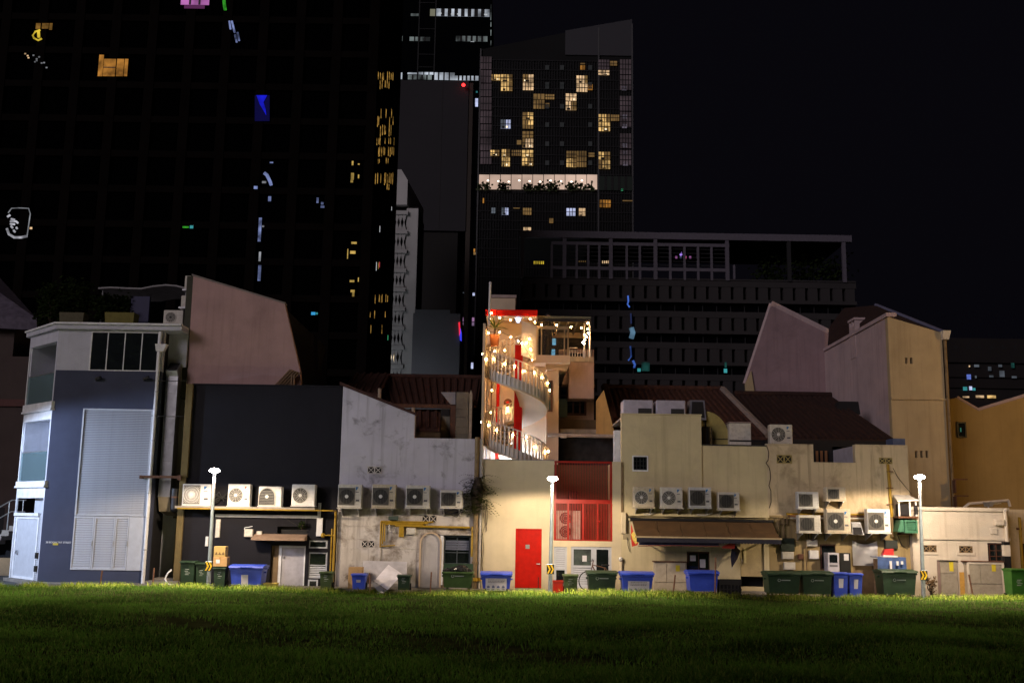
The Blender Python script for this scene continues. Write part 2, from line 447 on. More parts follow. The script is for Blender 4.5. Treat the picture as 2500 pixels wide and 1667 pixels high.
def blades(n, ylo, yhi, h0, h1, wid, name, m, power=1.0, clump=None):
    u = rng.random(n)**power
    y = ylo + (yhi - ylo)*u
    x = (rng.random(n)*2 - 1)*(y*.54 + 2.5)
    if clump:                                  # tall growth stands in tufts
        c = np.sin(x*1.9 + 2*np.sin(x*.7)) + np.sin(x*5.3 + y*3) + rng.random(n)*1.6
        k = c > clump; x, y, c = x[k], y[k], c[k]; n = len(x)
    else:
        c = np.sin(x*1.3 + np.sin(y*.9)*2) + np.sin(y*1.7 + np.sin(x*.8)*2)
        e = np.sin(x*.43 + 1.3*np.sin(y*.37)) + np.sin(y*.61 + 1.7*np.sin(x*.29) + 2) + .5*np.sin(x*2.1 + y*1.6) + rng.random(n)*1.1
        k = e > -1.3; x, y, c = x[k], y[k], c[k]; n = len(x)       # worn, thin places
    z = field_z(x, y) - .01
    h = (h0 + (h1 - h0)*rng.random(n)**1.6)*(1 + .22*c*(0 if clump else 1))
    a = rng.random(n)*2*math.pi; w = wid*(.6 + .8*rng.random(n))
    lean = h*(.15 + .75*rng.random(n)); b = rng.random(n)*2*math.pi
    dx, dy = np.cos(a)*w, np.sin(a)*w
    tx, ty = x + np.cos(b)*lean, y + np.sin(b)*lean
    mx_, my_ = x + np.cos(b)*lean*.35, y + np.sin(b)*lean*.35
    V = np.empty((n, 5, 3))
    V[:, 0] = np.stack([x-dx, y-dy, z], 1); V[:, 1] = np.stack([x+dx, y+dy, z], 1)
    V[:, 2] = np.stack([mx_+dx*.75, my_+dy*.75, z+h*.6], 1); V[:, 3] = np.stack([mx_-dx*.75, my_-dy*.75, z+h*.6], 1)
    V[:, 4] = np.stack([tx, ty, z+h], 1)
    me = bpy.data.meshes.new(name)
    me.vertices.add(n*5); me.vertices.foreach_set('co', V.ravel())
    base = (np.arange(n)*5)[:, None]
    li = np.concatenate([base+0, base+1, base+2, base+3, base+3, base+2, base+4], 1).ravel()
    me.loops.add(n*7); me.loops.foreach_set('vertex_index', li.astype(np.int32))
    me.polygons.add(n*2)
    st = np.stack([np.arange(n)*7, np.arange(n)*7+4], 1).ravel().astype(np.int32)
    me.polygons.foreach_set('loop_start', st)
    me.update(calc_edges=True)
    me.materials.append(m)
    o = bpy.data.objects.new(name, me); COL.objects.link(o); o['kind'] = 'stuff'
    return o
m_grass = grassmat('lawn_grass', (.006, .012, .002), (.020, .039, .005), (.045, .047, .013))
m_grass2 = grassmat('dry_tall_grass', (.028, .042, .005), (.065, .075, .010), (.13, .105, .03))
g1 = blades(255000, 9.2, 31.2, .05, .12, .006, 'lawn_grass', m_grass, power=1.35)
tag(g1, 'rough green lawn grass filling the foreground field', 'grass')
g2 = blades(42000, 29.5, 31.75, .06, .22, .008, 'tall_edge_grass', m_grass2, power=.7, clump=.5)
tag(g2, 'taller yellowish grass along the far edge of the field', 'grass')

# ------------------------------------------------------------------ street lamps on the lane
m_pole = mat('galvanised_lamp_pole', (.24, .25, .27), .45, .3, dirt=.2, scale=6)
m_led = glow('lamp_lens', (1., .93, .82), 60.)
m_chev = mat('chevron_yellow', (.75, .42, .02), .5)
def street_lamp(px, base_y, head_px, head_py, Y, label, watts, color=(1., .78, .56), sign=True, X=None, H=None, aim=(0, .10, -1), throw=0):
    hp = P(head_px, head_py, Y) if X is None else Vector((X, Y, H))
    bx = P(px, base_y, Y).x if X is None else X
    t = thing('street_lamp', label, 'street lamp', (bx, Y, 0), 'lamp posts along the lane')
    top = Vector((bx + (hp.x - bx)*.8, Y, hp.z - .07))
    part('base_plate', MB().box(bx-.14, bx+.14, Y-.14, Y+.14, .0, .03), m_pole, t)
    part('pole', MB().cyl((bx, Y, .03), top, .068, .042, 14), m_pole, t, True)
    part('hatch', MB().box(bx-.045, bx+.045, Y-.078, Y-.055, .55, .95), m_pole, t)
    part('collar', MB().cyl(top - Vector((0, 0, .1)), top + Vector((0, 0, .03)), .052, n=12), m_pole, t, True)
    sg = 1 if hp.x >= bx else -1
    h = part('lamp_head', MB().cyl((hp.x, Y, hp.z), (hp.x, Y, hp.z+.05), .17, .10, 20), m_pole, t, True)
    part('lens', MB().sphere((hp.x, Y, hp.z-.012), .165, 20, 8, .45), m_led, h, True)
    if sign:
        z0 = P(px, base_y, Y).z + .58; w = .115
        s = part('chevron_sign', MB().cbox(bx-w, bx+w, Y-.118, Y-.098, z0, z0+.30, .006), m_black, t)
        for k in (0, 1):
            o = -.075 + k*.10
            part('chevron', MB().prism([(bx+o-.03, z0+.02), (bx+o+.02, z0+.02), (bx+o+.085, z0+.15), (bx+o+.02, z0+.28), (bx+o-.03, z0+.28), (bx+o+.035, z0+.15)], Y-.123, Y-.1185), m_chev, s)
    ld = bpy.data.lights.new('lamp_light', 'SPOT'); ld.energy = watts; ld.color = color
    ld.spot_size = math.radians(164); ld.spot_blend = .16; ld.shadow_soft_size = .16
    lo = bpy.data.objects.new('lamp_light', ld); COL.objects.link(lo); lo.parent = t
    lo.location = Vector((hp.x - bx, 0, hp.z - .12))
    lo.rotation_euler = Vector(aim).to_track_quat('-Z', 'Y').to_euler()
    if throw:                                  # second spot added in the same lantern to brighten the grass
        l2 = bpy.data.lights.new('lamp_throw', 'SPOT'); l2.energy = throw; l2.color = (1., .98, .72)
        l2.spot_size = math.radians(108); l2.spot_blend = 1.; l2.shadow_soft_size = .16
        lp_ = bpy.data.objects.new('lamp_throw', l2); COL.objects.link(lp_); lp_.parent = t
        lp_.location = Vector((hp.x - bx, -.22, hp.z - .14))
        lp_.rotation_euler = Vector((0 if X is None else .7, -1., -1.15)).to_track_quat('-Z', 'Y').to_euler()
    return t
LAMP_Y = 33.5
street_lamp(508, 1440, 524, 1147, LAMP_Y, 'lit lamp post with a chevron plate in front of the black wall', 1900, throw=27000)
street_lamp(1343, 1447, 1349, 1167, LAMP_Y, 'lit lamp post with a chevron plate right of the red door', 1600, throw=27000)
street_lamp(2255, 1462, 2245, 1163, LAMP_Y, 'lit lamp post with a chevron plate by the single-storey white building', 1800, throw=27000)
# the same row goes on round the corner to the left, with cooler lamps
street_lamp(0, 0, 0, 0, 33.2, 'cool white lamp post at the corner beyond the blue-grey building', 6500, (.58, .72, 1.), False, X=-20.6, H=5.2, aim=(.35, .15, -1), throw=32000)
# tall sodium lamp on the street to the right
street_lamp(0, 0, 0, 0, 33.0, 'tall orange sodium lamp post on the street to the right', 4200, (1., .56, .16), False, X=26.5, H=9.5, aim=(-.5, .35, -.6))

street_lamp(0, 0, 0, 0, 140., 'unseen lamp added behind the row to light the pale tower', 11000, (.9, .95, 1.), False, X=-27., H=12., aim=(.5, .8, .3))  # added out of sight to brighten the pierced tower
# ------------------------------------------------------------------ outdoor air conditioner units
m_guard = mat('dark_wire_guard', (.035, .035, .035), .5)
m_fan = mat('fan_shadow_grey', (.03, .03, .028), .7)
m_hub = mat('fan_hub_white', (.66, .66, .62), .5)
m_logo = mat('logo_blue', (.03, .16, .40), .4)
m_logor = mat('logo_red', (.45, .04, .03), .4)
m_print = mat('printed_grey', (.10, .10, .11), .6)
def ac(px0, py0, px1, py1, kind, label, Y=36.12, D=.34, m=None, bracket=True, hub=True, logo=None, fx=.37, group='air conditioner units on the back walls', grp=True):
    x0, x1, z0, z1 = R(px0, py0, px1, py1, Y); W, H = x1-x0, z1-z0
    m = m or (m_acgrey, m_acpale, m_acyel)[int(px0*7 + py0) % 3]
    t = thing('air_conditioner', label, 'air conditioner', ((x0+x1)/2, Y, z0), group)
    part('casing', MB().cbox(x0, x1, Y, Y+D, z0+.03, z1, .018), m, t)
    part('base_pan', MB().box(x0-.02, x1+.02, Y-.03, Y+D+.02, z0, z0+.028), m, t)
    cx, cz = x0 + W*fx, z0 + H*.50
    r = min(H*.36, W*fx*.86); yf = Y - .003
    if kind == 'round':
        part('fan_opening', MB().disc((cx, yf, cz), r, .002, 24), m_fan, t)
        g = MB().ring((cx, yf-.016, cz), r*1.05, .022, .018, 24)
        for q in (.42, .62, .82): g.ring((cx, yf-.014, cz), r*q, .008, .01, 20)
        for k in range(12):
            a = k*math.pi/6; g.cyl((cx+r*.2*math.cos(a), yf-.011, cz+r*.2*math.sin(a)), (cx+r*math.cos(a), yf-.011, cz+r*math.sin(a)), .004, n=4)
        part('fan_guard', g, m_acgrey, t)
    elif kind == 'wide':
        x2 = x0 + W*.62
        part('fan_opening', MB().box(x0+.03, x2, yf, yf+.002, z0+.08, z1-.04), mat('grille_grey', (.20, .19, .17), .6), t)
        cx, cz = (x0+.03+x2)/2, (z0+z1)/2 + .02; r = (x2-x0)*.47
        g = MB()
        for k in range(40):
            a = k*2*math.pi/40; L = r/max(abs(math.cos(a)), abs(math.sin(a)), .72)*.98
            p1 = (cx+max(-r, min(r, L*math.cos(a))), yf-.012, cz+max(-H*.44, min(H*.42, L*math.sin(a))))
            g.cyl((cx+r*.22*math.cos(a+.35), yf-.012, cz+r*.22*math.sin(a+.35)), p1, .005, n=4)
        for q in (.4, .7, .98): g.ring((cx, yf-.016, cz), min(r, H*.43)*q, .01, .01, 24)
        part('fan_guard', g, m_whitemetal, t)
    elif kind == 'arch':
        rr = r*1.05
        poly = [(cx-rr, cz-rr*1.05), (cx+rr, cz-rr*1.05)] + [(cx+rr*math.cos(a), cz+.02+rr*math.sin(a)) for a in [math.pi*k/12 for k in range(13)]]
        part('fan_opening', MB().prism(poly, yf-.012, yf), m_fan, t)
        g = MB().ring((cx, yf-.03, cz+.02), rr*1.08, .025, .03, 14, 0, math.pi)
        g.box(cx-rr*1.08, cx-rr*1.0, yf-.03, yf, cz-rr*1.1, cz+.02).box(cx+rr, cx+rr*1.08, yf-.03, yf, cz-rr*1.1, cz+.02).box(cx-rr*1.08, cx+rr*1.08, yf-.03, yf, cz-rr*1.12, cz-rr*1.04)
        for k in range(9): zz = cz - rr*.9 + k*rr*.2; g.box(cx-rr*.92, cx+rr*.92, yf-.022, yf-.016, zz, zz+.006)
        part('fan_guard', g, m_acgrey, t)
    else:                                     # square wire grille over a round fan
        hx = min(W*fx*.92, H*.40)
        part('fan_opening', MB().box(cx-hx, cx+hx, yf, yf+.002, cz-H*.36, cz+H*.36), mat('grille_shadow', (.13, .12, .10), .7), t)
        part('fan_disc', MB().disc((cx, yf-.006, cz), r*.95, .004, 24), m_fan, t)
        g = MB()
        for k in range(14): zz = cz - H*.35 + k*H*.70/13; g.box(cx-hx, cx+hx, yf-.016, yf-.010, zz, zz+.004)
        for k in range(7): xx = cx - hx + k*hx*2/6; g.box(xx-.004, xx+.004, yf-.022, yf-.017, cz-H*.35, cz+H*.36)
        part('fan_guard', g, mat('wire_grille_grey', (.10, .095, .085), .6), t)
    if hub: part('fan_hub', MB().disc((cx, yf-.026, cz), r*.24, .012, 14), m_hub, t)
    lx = x0 + W*.80; w = W*.055
    if logo is not False:
        part('logo', MB().prism([(lx-w, z1-H*.10), (lx+w, z1-H*.10), (lx-w*.2, z1-H*.22), (lx-w, z1-H*.24)], yf-.001, yf), logo or m_logo, t)
        part('name_plate', MB().box(lx-w*1.2, lx+w*1.3, yf-.001, yf, z1-H*.33, z1-H*.30), m_print, t)
        part('rating_label', MB().box(lx-w*.8, lx+w*1.8, yf-.001, yf, z0+H*.30, z0+H*.38), m_print, t)
    if bracket:
        b = MB()
        for xx in (x0+W*.15, x1-W*.15):
            part('bracket', MB().box(xx-.02, xx+.02, Y-.01, Y0-.003, z0-.045, z0-.003).prismx([(Y+.05, z0-.045), (Y0-.003, z0-.045), (Y0-.003, z0-.25), (Y0-.03, z0-.25)], xx-.012, xx+.012), m_steel, t)
    return t

# ------------------------------------------------------------------ bins
m_binblue = mat('blue_bin_plastic', (.035, .075, .50), .42, var=.1, dirt=.15)
m_bingreen = mat('dark_green_bin_plastic', (.016, .040, .018), .5, var=.2, dirt=.3)
m_binolive = mat('faded_green_bin_plastic', (.045, .075, .022), .55, var=.2, dirt=.3)
m_paper = mat('white_printed_sheet', (.66, .64, .66), .6, var=.05, dirt=.15)
m_pict = mat('pictogram_ink', (.10, .12, .22), .6)
m_emb = mat('faded_white_print', (.32, .36, .32), .6)
def big_bin(px0, px1, ytop, ybot, label, m, Y=35.05, D=.85, poster=None, lid=True, group='large wheeled bins along the lane'):
    x0, x1, _, z1 = R(px0, ytop, px1, ybot, Y); W = x1-x0; z0 = .10; cx = (x0+x1)/2
    t = thing('wheeled_bin', label, 'bin', (cx, Y+D/2, 0.0), group)
    ta = W*.055; zb = z0+.12; zr = z1 - (.10 if lid else .02)
    b = MB().frustum((x0+ta+.02, x1-ta-.02, Y+.10, Y+D-.06, zb), (x0+.035, x1-.035, Y+.02, Y+D-.02, zr-.06))
    part('body', b, m, t)
    part('rim', MB().cbox(x0, x1, Y-.02, Y+D, zr-.065, zr, .02), m, t)
    for s in (x0+.05, x1-.05):
        part('trunnion', MB().cyl((s-.07, Y+D/2, zr-.15), (s+.07, Y+D/2, zr-.15), .03, n=8), m, t)
    for wx in (x0+W*.16, x1-W*.16):
        for wy in (Y+.16, Y+D-.14):
            part('wheel', MB().cyl((wx-.025, wy, z0+.08), (wx+.025, wy, z0+.08), .08, n=12).box(wx-.03, wx+.03, wy-.03, wy+.03, z0+.1, zb+.01), m_black, t)
    if lid:
        lid_ = part('lid', MB().prismx([(Y-.045, zr+.004), (Y+D+.01, zr+.004), (Y+D+.01, zr+.05), (Y+D*.55, zr+.10), (Y-.02, zr+.055)], x0-.015, x1+.015), m, t)
        part('lid_handle', MB().box(cx-.2, cx+.2, Y-.08, Y-.046, zr+.01, zr+.035), m, lid_)
    yb = Y + .02 - .004
    def face_y(z): return Y + .02 + (.08)*(zr-.06-z)/max(zr-.06-zb, .01)
    if poster:
        a, b2, zt, zl = x0+W*poster[0], x0+W*poster[1], zr-.06-(zr-zb)*poster[2], zr-.06-(zr-zb)*poster[3]
        yt, yl = face_y(zt)-.006, face_y(zl)-.006
        sh = part('notice_sheet', MB().add([(a, yt, zt), (b2, yt, zt), (b2, yl, zl), (a, yl, zl), (a, yt+.003, zt), (b2, yt+.003, zt), (b2, yl+.003, zl), (a, yl+.003, zl)], [(3,2,1,0)[::-1] if False else (0,3,2,1), (4,5,6,7), (0,1,5,4), (1,2,6,5), (2,3,7,6), (3,0,4,7)]), m_paper, t)
        w_, h_ = b2-a, zt-zl
        if w_ > .3:
            ink = MB(); pic = MB()
            def fy(z): return face_y(z)-.0075
            rnd = random.Random(int(px0))
            for row, zz in enumerate((.10, .22, .33)):
                q = .12
                while q < .86:
                    L = .03 + rnd.random()*.06
                    z_ = zt - h_*zz; ink.box(a+w_*q, a+w_*min(q+L, .9), fy(z_)-.002, fy(z_), z_-h_*.022, z_+h_*.022); q += L + .018
            for k in range(4):
                q = a + w_*(.07 + k*.235); z_ = zt - h_*.66
                pic.box(q, q+w_*.13, fy(z_)-.002, fy(z_), z_-h_*.13, z_+h_*.02)
                pic.prism([(q+w_*.02, z_+h_*.03), (q+w_*.10, z_+h_*.03), (q+w_*.06, z_+h_*(.09+.07*(k % 2)))], fy(z_+h_*.03)-.003, fy(z_+h_*.03))
            for k in range(4):
                q = a + w_*(.07 + k*.235); z_ = zt - h_*.90
                ink.box(q, q+w_*.13, fy(z_)-.002, fy(z_), z_-h_*.02, z_+h_*.02)
            part('lettering', ink, m_print, sh, kind='stuff'); part('pictograms', pic, m_pict, sh, kind='stuff')
    else:
        zm = (zr+zb)/2 + .12; y_ = face_y(zm)-.006
        e = MB().ring((cx-.16, y_, zm), .05, .016, .006, 10).box(cx-.09, cx+.20, y_, y_+.006, zm-.012, zm+.018)
        part('emblem', e, m_emb, t)
    return t
def wheelie(px0, px1, ytop, ybot, label, m, Y=35.0, sticker=None, group='small two-wheeled bins along the lane'):
    x0, x1, _, z1 = R(px0, ytop, px1, ybot, Y); W = x1-x0; D = W*1.15; cx = (x0+x1)/2; z0 = .10
    t = thing('wheelie_bin', label, 'bin', (cx, Y+D/2, 0.0), group)
    ta = W*.10; zr = z1-.05
    part('body', MB().frustum((x0+ta, x1-ta, Y+D*.16, Y+D*.92, z0+.03), (x0+.02, x1-.02, Y+.02, Y+D-.02, zr-.04)), m, t)
    part('rim', MB().cbox(x0, x1, Y, Y+D, zr-.045, zr, .015), m, t)
    l = part('lid', MB().prismx([(Y-.03, zr+.003), (Y+D+.02, zr+.003), (Y+D+.02, zr+.03), (Y+D*.6, zr+.055), (Y-.02, zr+.035)], x0-.012, x1+.012), m, t)
    part('lid_grip', MB().box(cx-W*.2, cx+W*.2, Y-.06, Y-.031, zr+.006, zr+.026), m, l)
    part('handle', MB().cyl((x0+.04, Y+D+.06, zr-.02), (x1-.04, Y+D+.06, zr-.02), .018, n=8), m, t)
    for wx in (x0+ta*.6, x1-ta*.6):
        part('wheel', MB().cyl((wx-.025, Y+D*.9, z0+.11), (wx+.025, Y+D*.9, z0+.11), .11, n=14), m_black, t)
    zc = (zr + z0)/2; yy = Y + .02 + D*.14*(.5) - .012
    if sticker:
        part('sticker', MB().add([(cx-W*.16, yy-.035, zr-.14), (cx+W*.16, yy-.035, zr-.14), (cx+W*.13, Y+D*.15, z0+.18), (cx-W*.13, Y+D*.15, z0+.18)], [(3, 2, 1, 0), (0, 1, 2, 3)][:1]), sticker, t)
    else:
        e = MB()
        for k, (a, b) in enumerate(((-.14, .12), (-.18, .05), (-.12, .18), (-.15, .10))):
            zz = zc + .17 - k*.055; y_ = Y + .02 + D*.14*(zr-.04-zz)/(zr-z0-.07) - .006
            e.box(cx+W*a, cx+W*b, y_, y_+.006, zz, zz+.016)
        part('emblem', e, m_emb, t)
    return t
# ------------------------------------------------------------------ helpers for building pieces
def slats(parent, x0, x1, z0, z1, y, m, pitch=.06, depth=.05, tilt=.03, name='slat'):
    n = max(2, int(round((z1-z0)/pitch))); p = (z1-z0)/n
    first = None
    for k in range(n):
        if first is None:
            z = z0
            first = part(name, MB().prismx([(y, z+.004), (y+.006, z+.004), (y+depth, z+p*.92), (y+depth-.008, z+p*.95)], x0, x1), m, parent)
        else: again(first, dz=k*p)
def breeze(parent, px0, py0, px1, py1, m, Y=Y0, cells=2, name='vent_block'):
    """pierced vent block: dark back, square cells, a diagonal cross in each"""
    x0, x1, z0, z1 = R(px0, py0, px1, py1, Y)
    v = part(name, MB().wall(x0, x1, z0, z1, Y-.02, Y+.03, [(x0+(x1-x0)*(k+.08)/cells, x0+(x1-x0)*(k+.92)/cells, z0+(z1-z0)*.1, z1-(z1-z0)*.1) for k in range(cells)]), m, parent)
    part('vent_shadow', MB().box(x0+.01, x1-.01, Y+.026, Y+.031, z0+.01, z1-.01), m_dark, v)
    for k in range(cells):
        a, b = x0+(x1-x0)*(k+.08)/cells, x0+(x1-x0)*(k+.92)/cells; c, d = z0+(z1-z0)*.1, z1-(z1-z0)*.1; t = .018
        part('cross_bar', MB().prism([(a, c), (a+t, c), (b, d-t), (b, d), (b-t, d), (a, c+t)], Y-.016, Y+.02), m, v)
        part('cross_bar', MB().prism([(a, d), (a, d-t), (b-t, c), (b, c), (b, c+t), (a+t, d)], Y-.014, Y+.022), m, v)
    return v
def framed(parent, px0, py0, px1, py1, Y, frame, pane, bars=(), hbars=(), fw=.05, name='window', depth=.06):
    """frame with glass; bars / hbars = fractions"""
    x0, x1, z0, z1 = R(px0, py0, px1, py1, Y); W, H = x1-x0, z1-z0
    w = part(name, MB().wall(x0, x1, z0, z1, Y-depth, Y, [(x0+fw, x1-fw, z0+fw, z1-fw)]), frame, parent)
    part('pane', MB().box(x0+fw*.7, x1-fw*.7, Y-depth*.5, Y-depth*.5+.008, z0+fw*.7, z1-fw*.7), pane, w)
    for b in bars: part('mullion', MB().box(x0+W*b-fw*.35, x0+W*b+fw*.35, Y-depth+.004, Y-.004, z0+fw, z1-fw), frame, w)
    for b in hbars: part('transom', MB().box(x0+fw, x1-fw, Y-depth+.006, Y-.006, z0+H*b-fw*.3, z0+H*b+fw*.3), frame, w)
    return w
def tiles(parent, el, er, rl, rr_, m, pitch=.22, r=.075, name='tile_rows'):
    """clay roof tile ribs running from eave (el-er) to ridge (rl-rr), real half-round ribs"""
    el, er, rl, rr_ = map(Vector, (el, er, rl, rr_))
    n = max(3, int((er-el).length/pitch)); b = MB()
    nrm = (er-el).cross(rl-el).normalized()
    if nrm.z < 0: nrm = -nrm
    side = (er-el).normalized()
    for i in range(n):
        f = (i+.5)/n; a = el.lerp(er, f); c = rl.lerp(rr_, f)
        V = []
        for q in (a, c):
            V += [q - side*r, q - side*r*.5 + nrm*r*.8, q + side*r*.5 + nrm*r*.8, q + side*r]
        b.add(V, [(0,4,5,1), (1,5,6,2), (2,6,7,3), (0,1,2,3), (4,7,6,5)])
    return part(name, b, m, parent, kind='stuff')
def roof_slab(parent, el, er, rl, rr_, m, th=.12, name='roof'):
    el, er, rl, rr_ = map(Vector, (el, er, rl, rr_)); d = Vector((0, 0, -th))
    V = [el, er, rr_, rl, el+d, er+d, rr_+d, rl+d]
    return part(name, MB().add(V, [(0,1,2,3), (7,6,5,4), (0,4,5,1), (1,5,6,2), (2,6,7,3), (3,7,4,0)]), m, parent)
def X(px, py, Y=Y0): return P(px, py, Y).x
def Z(px, py, Y=Y0): return P(px, py, Y).z

# ------------------------------------------------------------------ A: blue-grey corner building
m_bluewall = plaster('blue_grey_paint', (.056, .063, .102), .25, streak=.2, stain=(.05, .06, .09), lo=.55, hi=.9)
m_palewall = plaster('pale_grey_paint', (.52, .53, .60), .35, streak=.3, stain=(.2, .2, .22))
m_louvre = mat('off_white_louvre', (.47, .49, .53), .5, var=.06, dirt=.15)
m_brownwall = plaster('brown_stained_render', (.16, .12, .075), .8, streak=.7, stain=(.03, .022, .015))
XA, XP, XB = -15.98, -12.28, -11.62
zt = Z(300, 791); zc = Z(300, 806); zband = Z(200, 904)
A = thing('corner_building', 'three-storey blue-grey corner building with large white louvre panel', 'building', (XA, Y0, 0))
hw = R(221, 810, 388, 907, Y0)
hl = list(R(190, 998, 364, 1259, Y0)); hd = list(R(179, 1261, 351, 1391, Y0))
hl[0] = hd[0] = X(187, 1200); hl[1] = hd[1] = X(360, 1200); hd[3] = hl[2]
part('wall', MB().wall(XA, XP, 0, zband, Y0, Y0+.25, [(hl[0], hl[1], hd[2], hl[3])]), m_bluewall, A)
part('upper_wall', MB().wall(XA, XP, zband, zc, Y0+.003, Y0+.25, [hw]), m_palewall, A)
UT = Matrix.Translation((XA, Y0, 0)) @ Matrix.Rotation(math.radians(135), 4, 'Z')     # u runs back-left along the splayed corner
# core behind the facade; splayed side stays open for the balconies
part('core', MB().prismz([(XA+.9, Y0+.26), (XB, Y0+1.6), (XB, Y0+12), (XA-1.1, Y0+12), (XA-1.1, Y0+2.9)], .0, zc-.02), m_palewall, A)
part('core_front', MB().box(XA+.9, XP-.02, Y0+.26, Y0+1.55, 0, zc-.02), m_dark, A)
co = part('cornice', MB().prismz([(XA-.05, Y0-.16), (XB+.0, Y0-.16), (XB, Y0+12), (XA-2.0, Y0+12), (XA-2.0, Y0+1.85)], zc, zt-.06), m_palewall, A)
part('cornice_lip', MB().prismz([(XA-.09, Y0-.24), (XB+.0, Y0-.24), (XB, Y0+12.02), (XA-2.08, Y0+12.02), (XA-2.08, Y0+1.86)], zt-.06, zt), m_white, co)
w = framed(A, 221, 810, 388, 907, Y0+.06, m_white, m_glass, (.25, .5, .75), fw=.045)
# big louvre panel and the louvre doors under it
lp = part('louvre_panel', MB().wall(hl[0], hl[1], hl[2], hl[3], Y0-.02, Y0+.10, [(hl[0]+.05, hl[1]-.05, hl[2]+.04, hl[3]-.04)]), m_louvre, A)
slats(lp, hl[0]+.05, hl[1]-.05, hl[2]+.04, hl[3]-.04, Y0+.0, m_louvre, .0585)
part('louvre_back', MB().box(hl[0]+.02, hl[1]-.02, Y0+.105, Y0+.12, hl[2], hl[3]), m_dark, lp)
dw = (hd[1]-hd[0]); cuts = [0, .29, .585, .78, 1.0]
for k in range(4):
    a, b = hd[0]+dw*cuts[k]+.006, hd[0]+dw*cuts[k+1]-.006
    d = part('louvre_door', MB().wall(a, b, hd[2], hd[3]-.02, Y0-.03, Y0+.03, [(a+.04, b-.04, hd[2]+.05, hd[3]-.09)] if k < 3 else []), m_louvre, A)
    if k < 3:
        slats(d, a+.04, b-.04, hd[2]+.05, hd[3]-.09, Y0-.02, m_louvre, .081)
        part('pull_handle', MB().box(b-.035, b-.015, Y0-.055, Y0-.031, (hd[2]+hd[3])/2-.1, (hd[2]+hd[3])/2+.06), m_steel, d)
part('door_back', MB().box(hd[0], hd[1], Y0+.05, Y0+.07, hd[2], hd[3]-.01), m_dark, A)
part('street_name', MB().text('38 BOON TAT STREET', X(112, 1320), Y0-.004, Z(112, 1325), .088), m_white, A)
part('name_sign', MB().box(X(129, 1330), X(142, 1330), Y0-.014, Y0-.002, Z(135, 1330), Z(135, 1325)), mat('sign_ochre', (.45, .36, .05), .5), A)
for px in (240, 357):
    xx, zz = X(px, 926), Z(px, 926)
    part('wall_light', MB().box(xx-.10, xx-.04, Y0-.06, Y0-.002, zz-.05, zz+.05).cyl((xx-.05, Y0-.08, zz), (xx+.13, Y0-.14, zz+.05), .05, .06, 10), m_black, A)
# splayed corner: slabs, beams, balcony glass, recessed walls
L = 2.56
z2t, z2b = Z(131, 979), Z(131, 1001); z1t, z1b = Z(112, 1173), Z(112, 1189); zg = Z(95, 1260)
for (a, b) in ((z2t, z2b), (z1t, z1b)):
    s = part('balcony_slab', MB(UT).box(-.05, L, -1.5, .06, b+.07, a), m_white, A)
    part('slab_lip', MB(UT).box(-.06, L+.02, -1.5, .09, b, b+.068), m_white, s)
part('corner_beam', MB(UT).box(0, L, -.25, .0, zc-.42, zc-.004), m_palewall, A)
part('floor_beam', MB(UT).box(.0, L, -.25, .0, z1b-.36, z1b-.004), m_white, A)
part('floor_beam', MB(UT).box(.0, L, -.25, .0, z2b-.30, z2b-.004), m_white, A)
for (zb_, ztop) in ((z1t, z2b-.30), (z2t, zc-.42)):
    part('balcony_wall', MB(UT).box(.02, L, -1.35, -1.15, zb_+.01, ztop+.3), m_white, A)
    part('balcony_end_wall', MB(UT).box(L-.16, L-.02, -1.15, -.04, zb_+.01, ztop+.3), m_palewall, A)
    dz = ztop - .15
    f = part('balcony_door', MB(UT).wall(.12, .95, zb_+.02, dz, -1.15, -1.08, [(.17, .90, zb_+.08, dz-.05)]), m_white, A)
    # the splayed walls face the other way round in their own frame, so the glass sits just outside them
    part('pane', MB(UT).box(.15, .92, -1.13, -1.12, zb_+.05, dz-.03), m_glass, f)
    part('door_bar', MB(UT).cyl((.55, -1.05, zb_+.4), (.55, -1.05, zb_+1.4), .02), m_steel, f)
    gl = part('balcony_glass', MB(UT).box(.03, L-.03, -.05, -.035, zb_+.02, zb_+1.02), glassm('balcony_glass', (.55, .72, .74), .4), A)
    part('handrail', MB(UT).box(.03, L-.02, -.06, -.025, zb_+1.02, zb_+1.06), m_steel, gl)
part('corner_post', MB(UT).box(L-.07, L, -.06, 0, 0.12, zc-.42), m_white, A)
part('corner_return', MB(UT).box(0, .10, -1.15, -.002, 0.0, zc-.42), m_palewall, A)
part('ground_wall', MB(UT).box(.10, L-.1, -1.3, -1.0, 0, z1b-.36), m_white, A)
sh = part('shutter', MB(UT).box(.16, 1.45, -.30, -.27, zg+.1, z1b-.37), m_louvre, A)
n = 14
for k in range(n):
    zz = zg+.1 + k*(z1b-.47-zg)/n
    o = part('shutter_slat', MB(UT).box(.18, 1.43, -.268, -.245, zz, zz+.035), m_louvre, sh)
gt = part('gate', MB(UT).wall(.42, L-.08, .12, zg, -.12, -.04, [(.52, L-.2, .2, zg-.1)]), m_white, A)
part('gate_panel', MB(UT).box(.50, L-.18, -.10, -.07, .18, zg-.08), m_louvre, gt)
part('gate_lintel', MB(UT).box(.34, L, -.2, .03, zg+.004, zg+.11), m_white, gt)
part('gate_lock', MB(UT).cyl((L-.42, -.07, 1.02), (L-.42, .0, 1.02), .07, n=12), m_steel, gt)
sl = part('louvre_strip', MB(UT).box(.12, .40, -.10, -.06, .12, zg+.1), m_louvre, A)
for k in range(30):
    zz = .16 + k*(zg-.1)/30
    part('strip_slat', MB(UT).box(.14, .38, -.058, -.03, zz, zz+.035), m_louvre, sl)
for zz in (.42, .86): part('meter_box', MB(UT).box(.07, .22, .0, .07, zz, zz+.2), m_black, A)
part('plinth', MB(UT).box(-.05, L+.2, -1.2, .12, 0, .11), m_concrete, A)
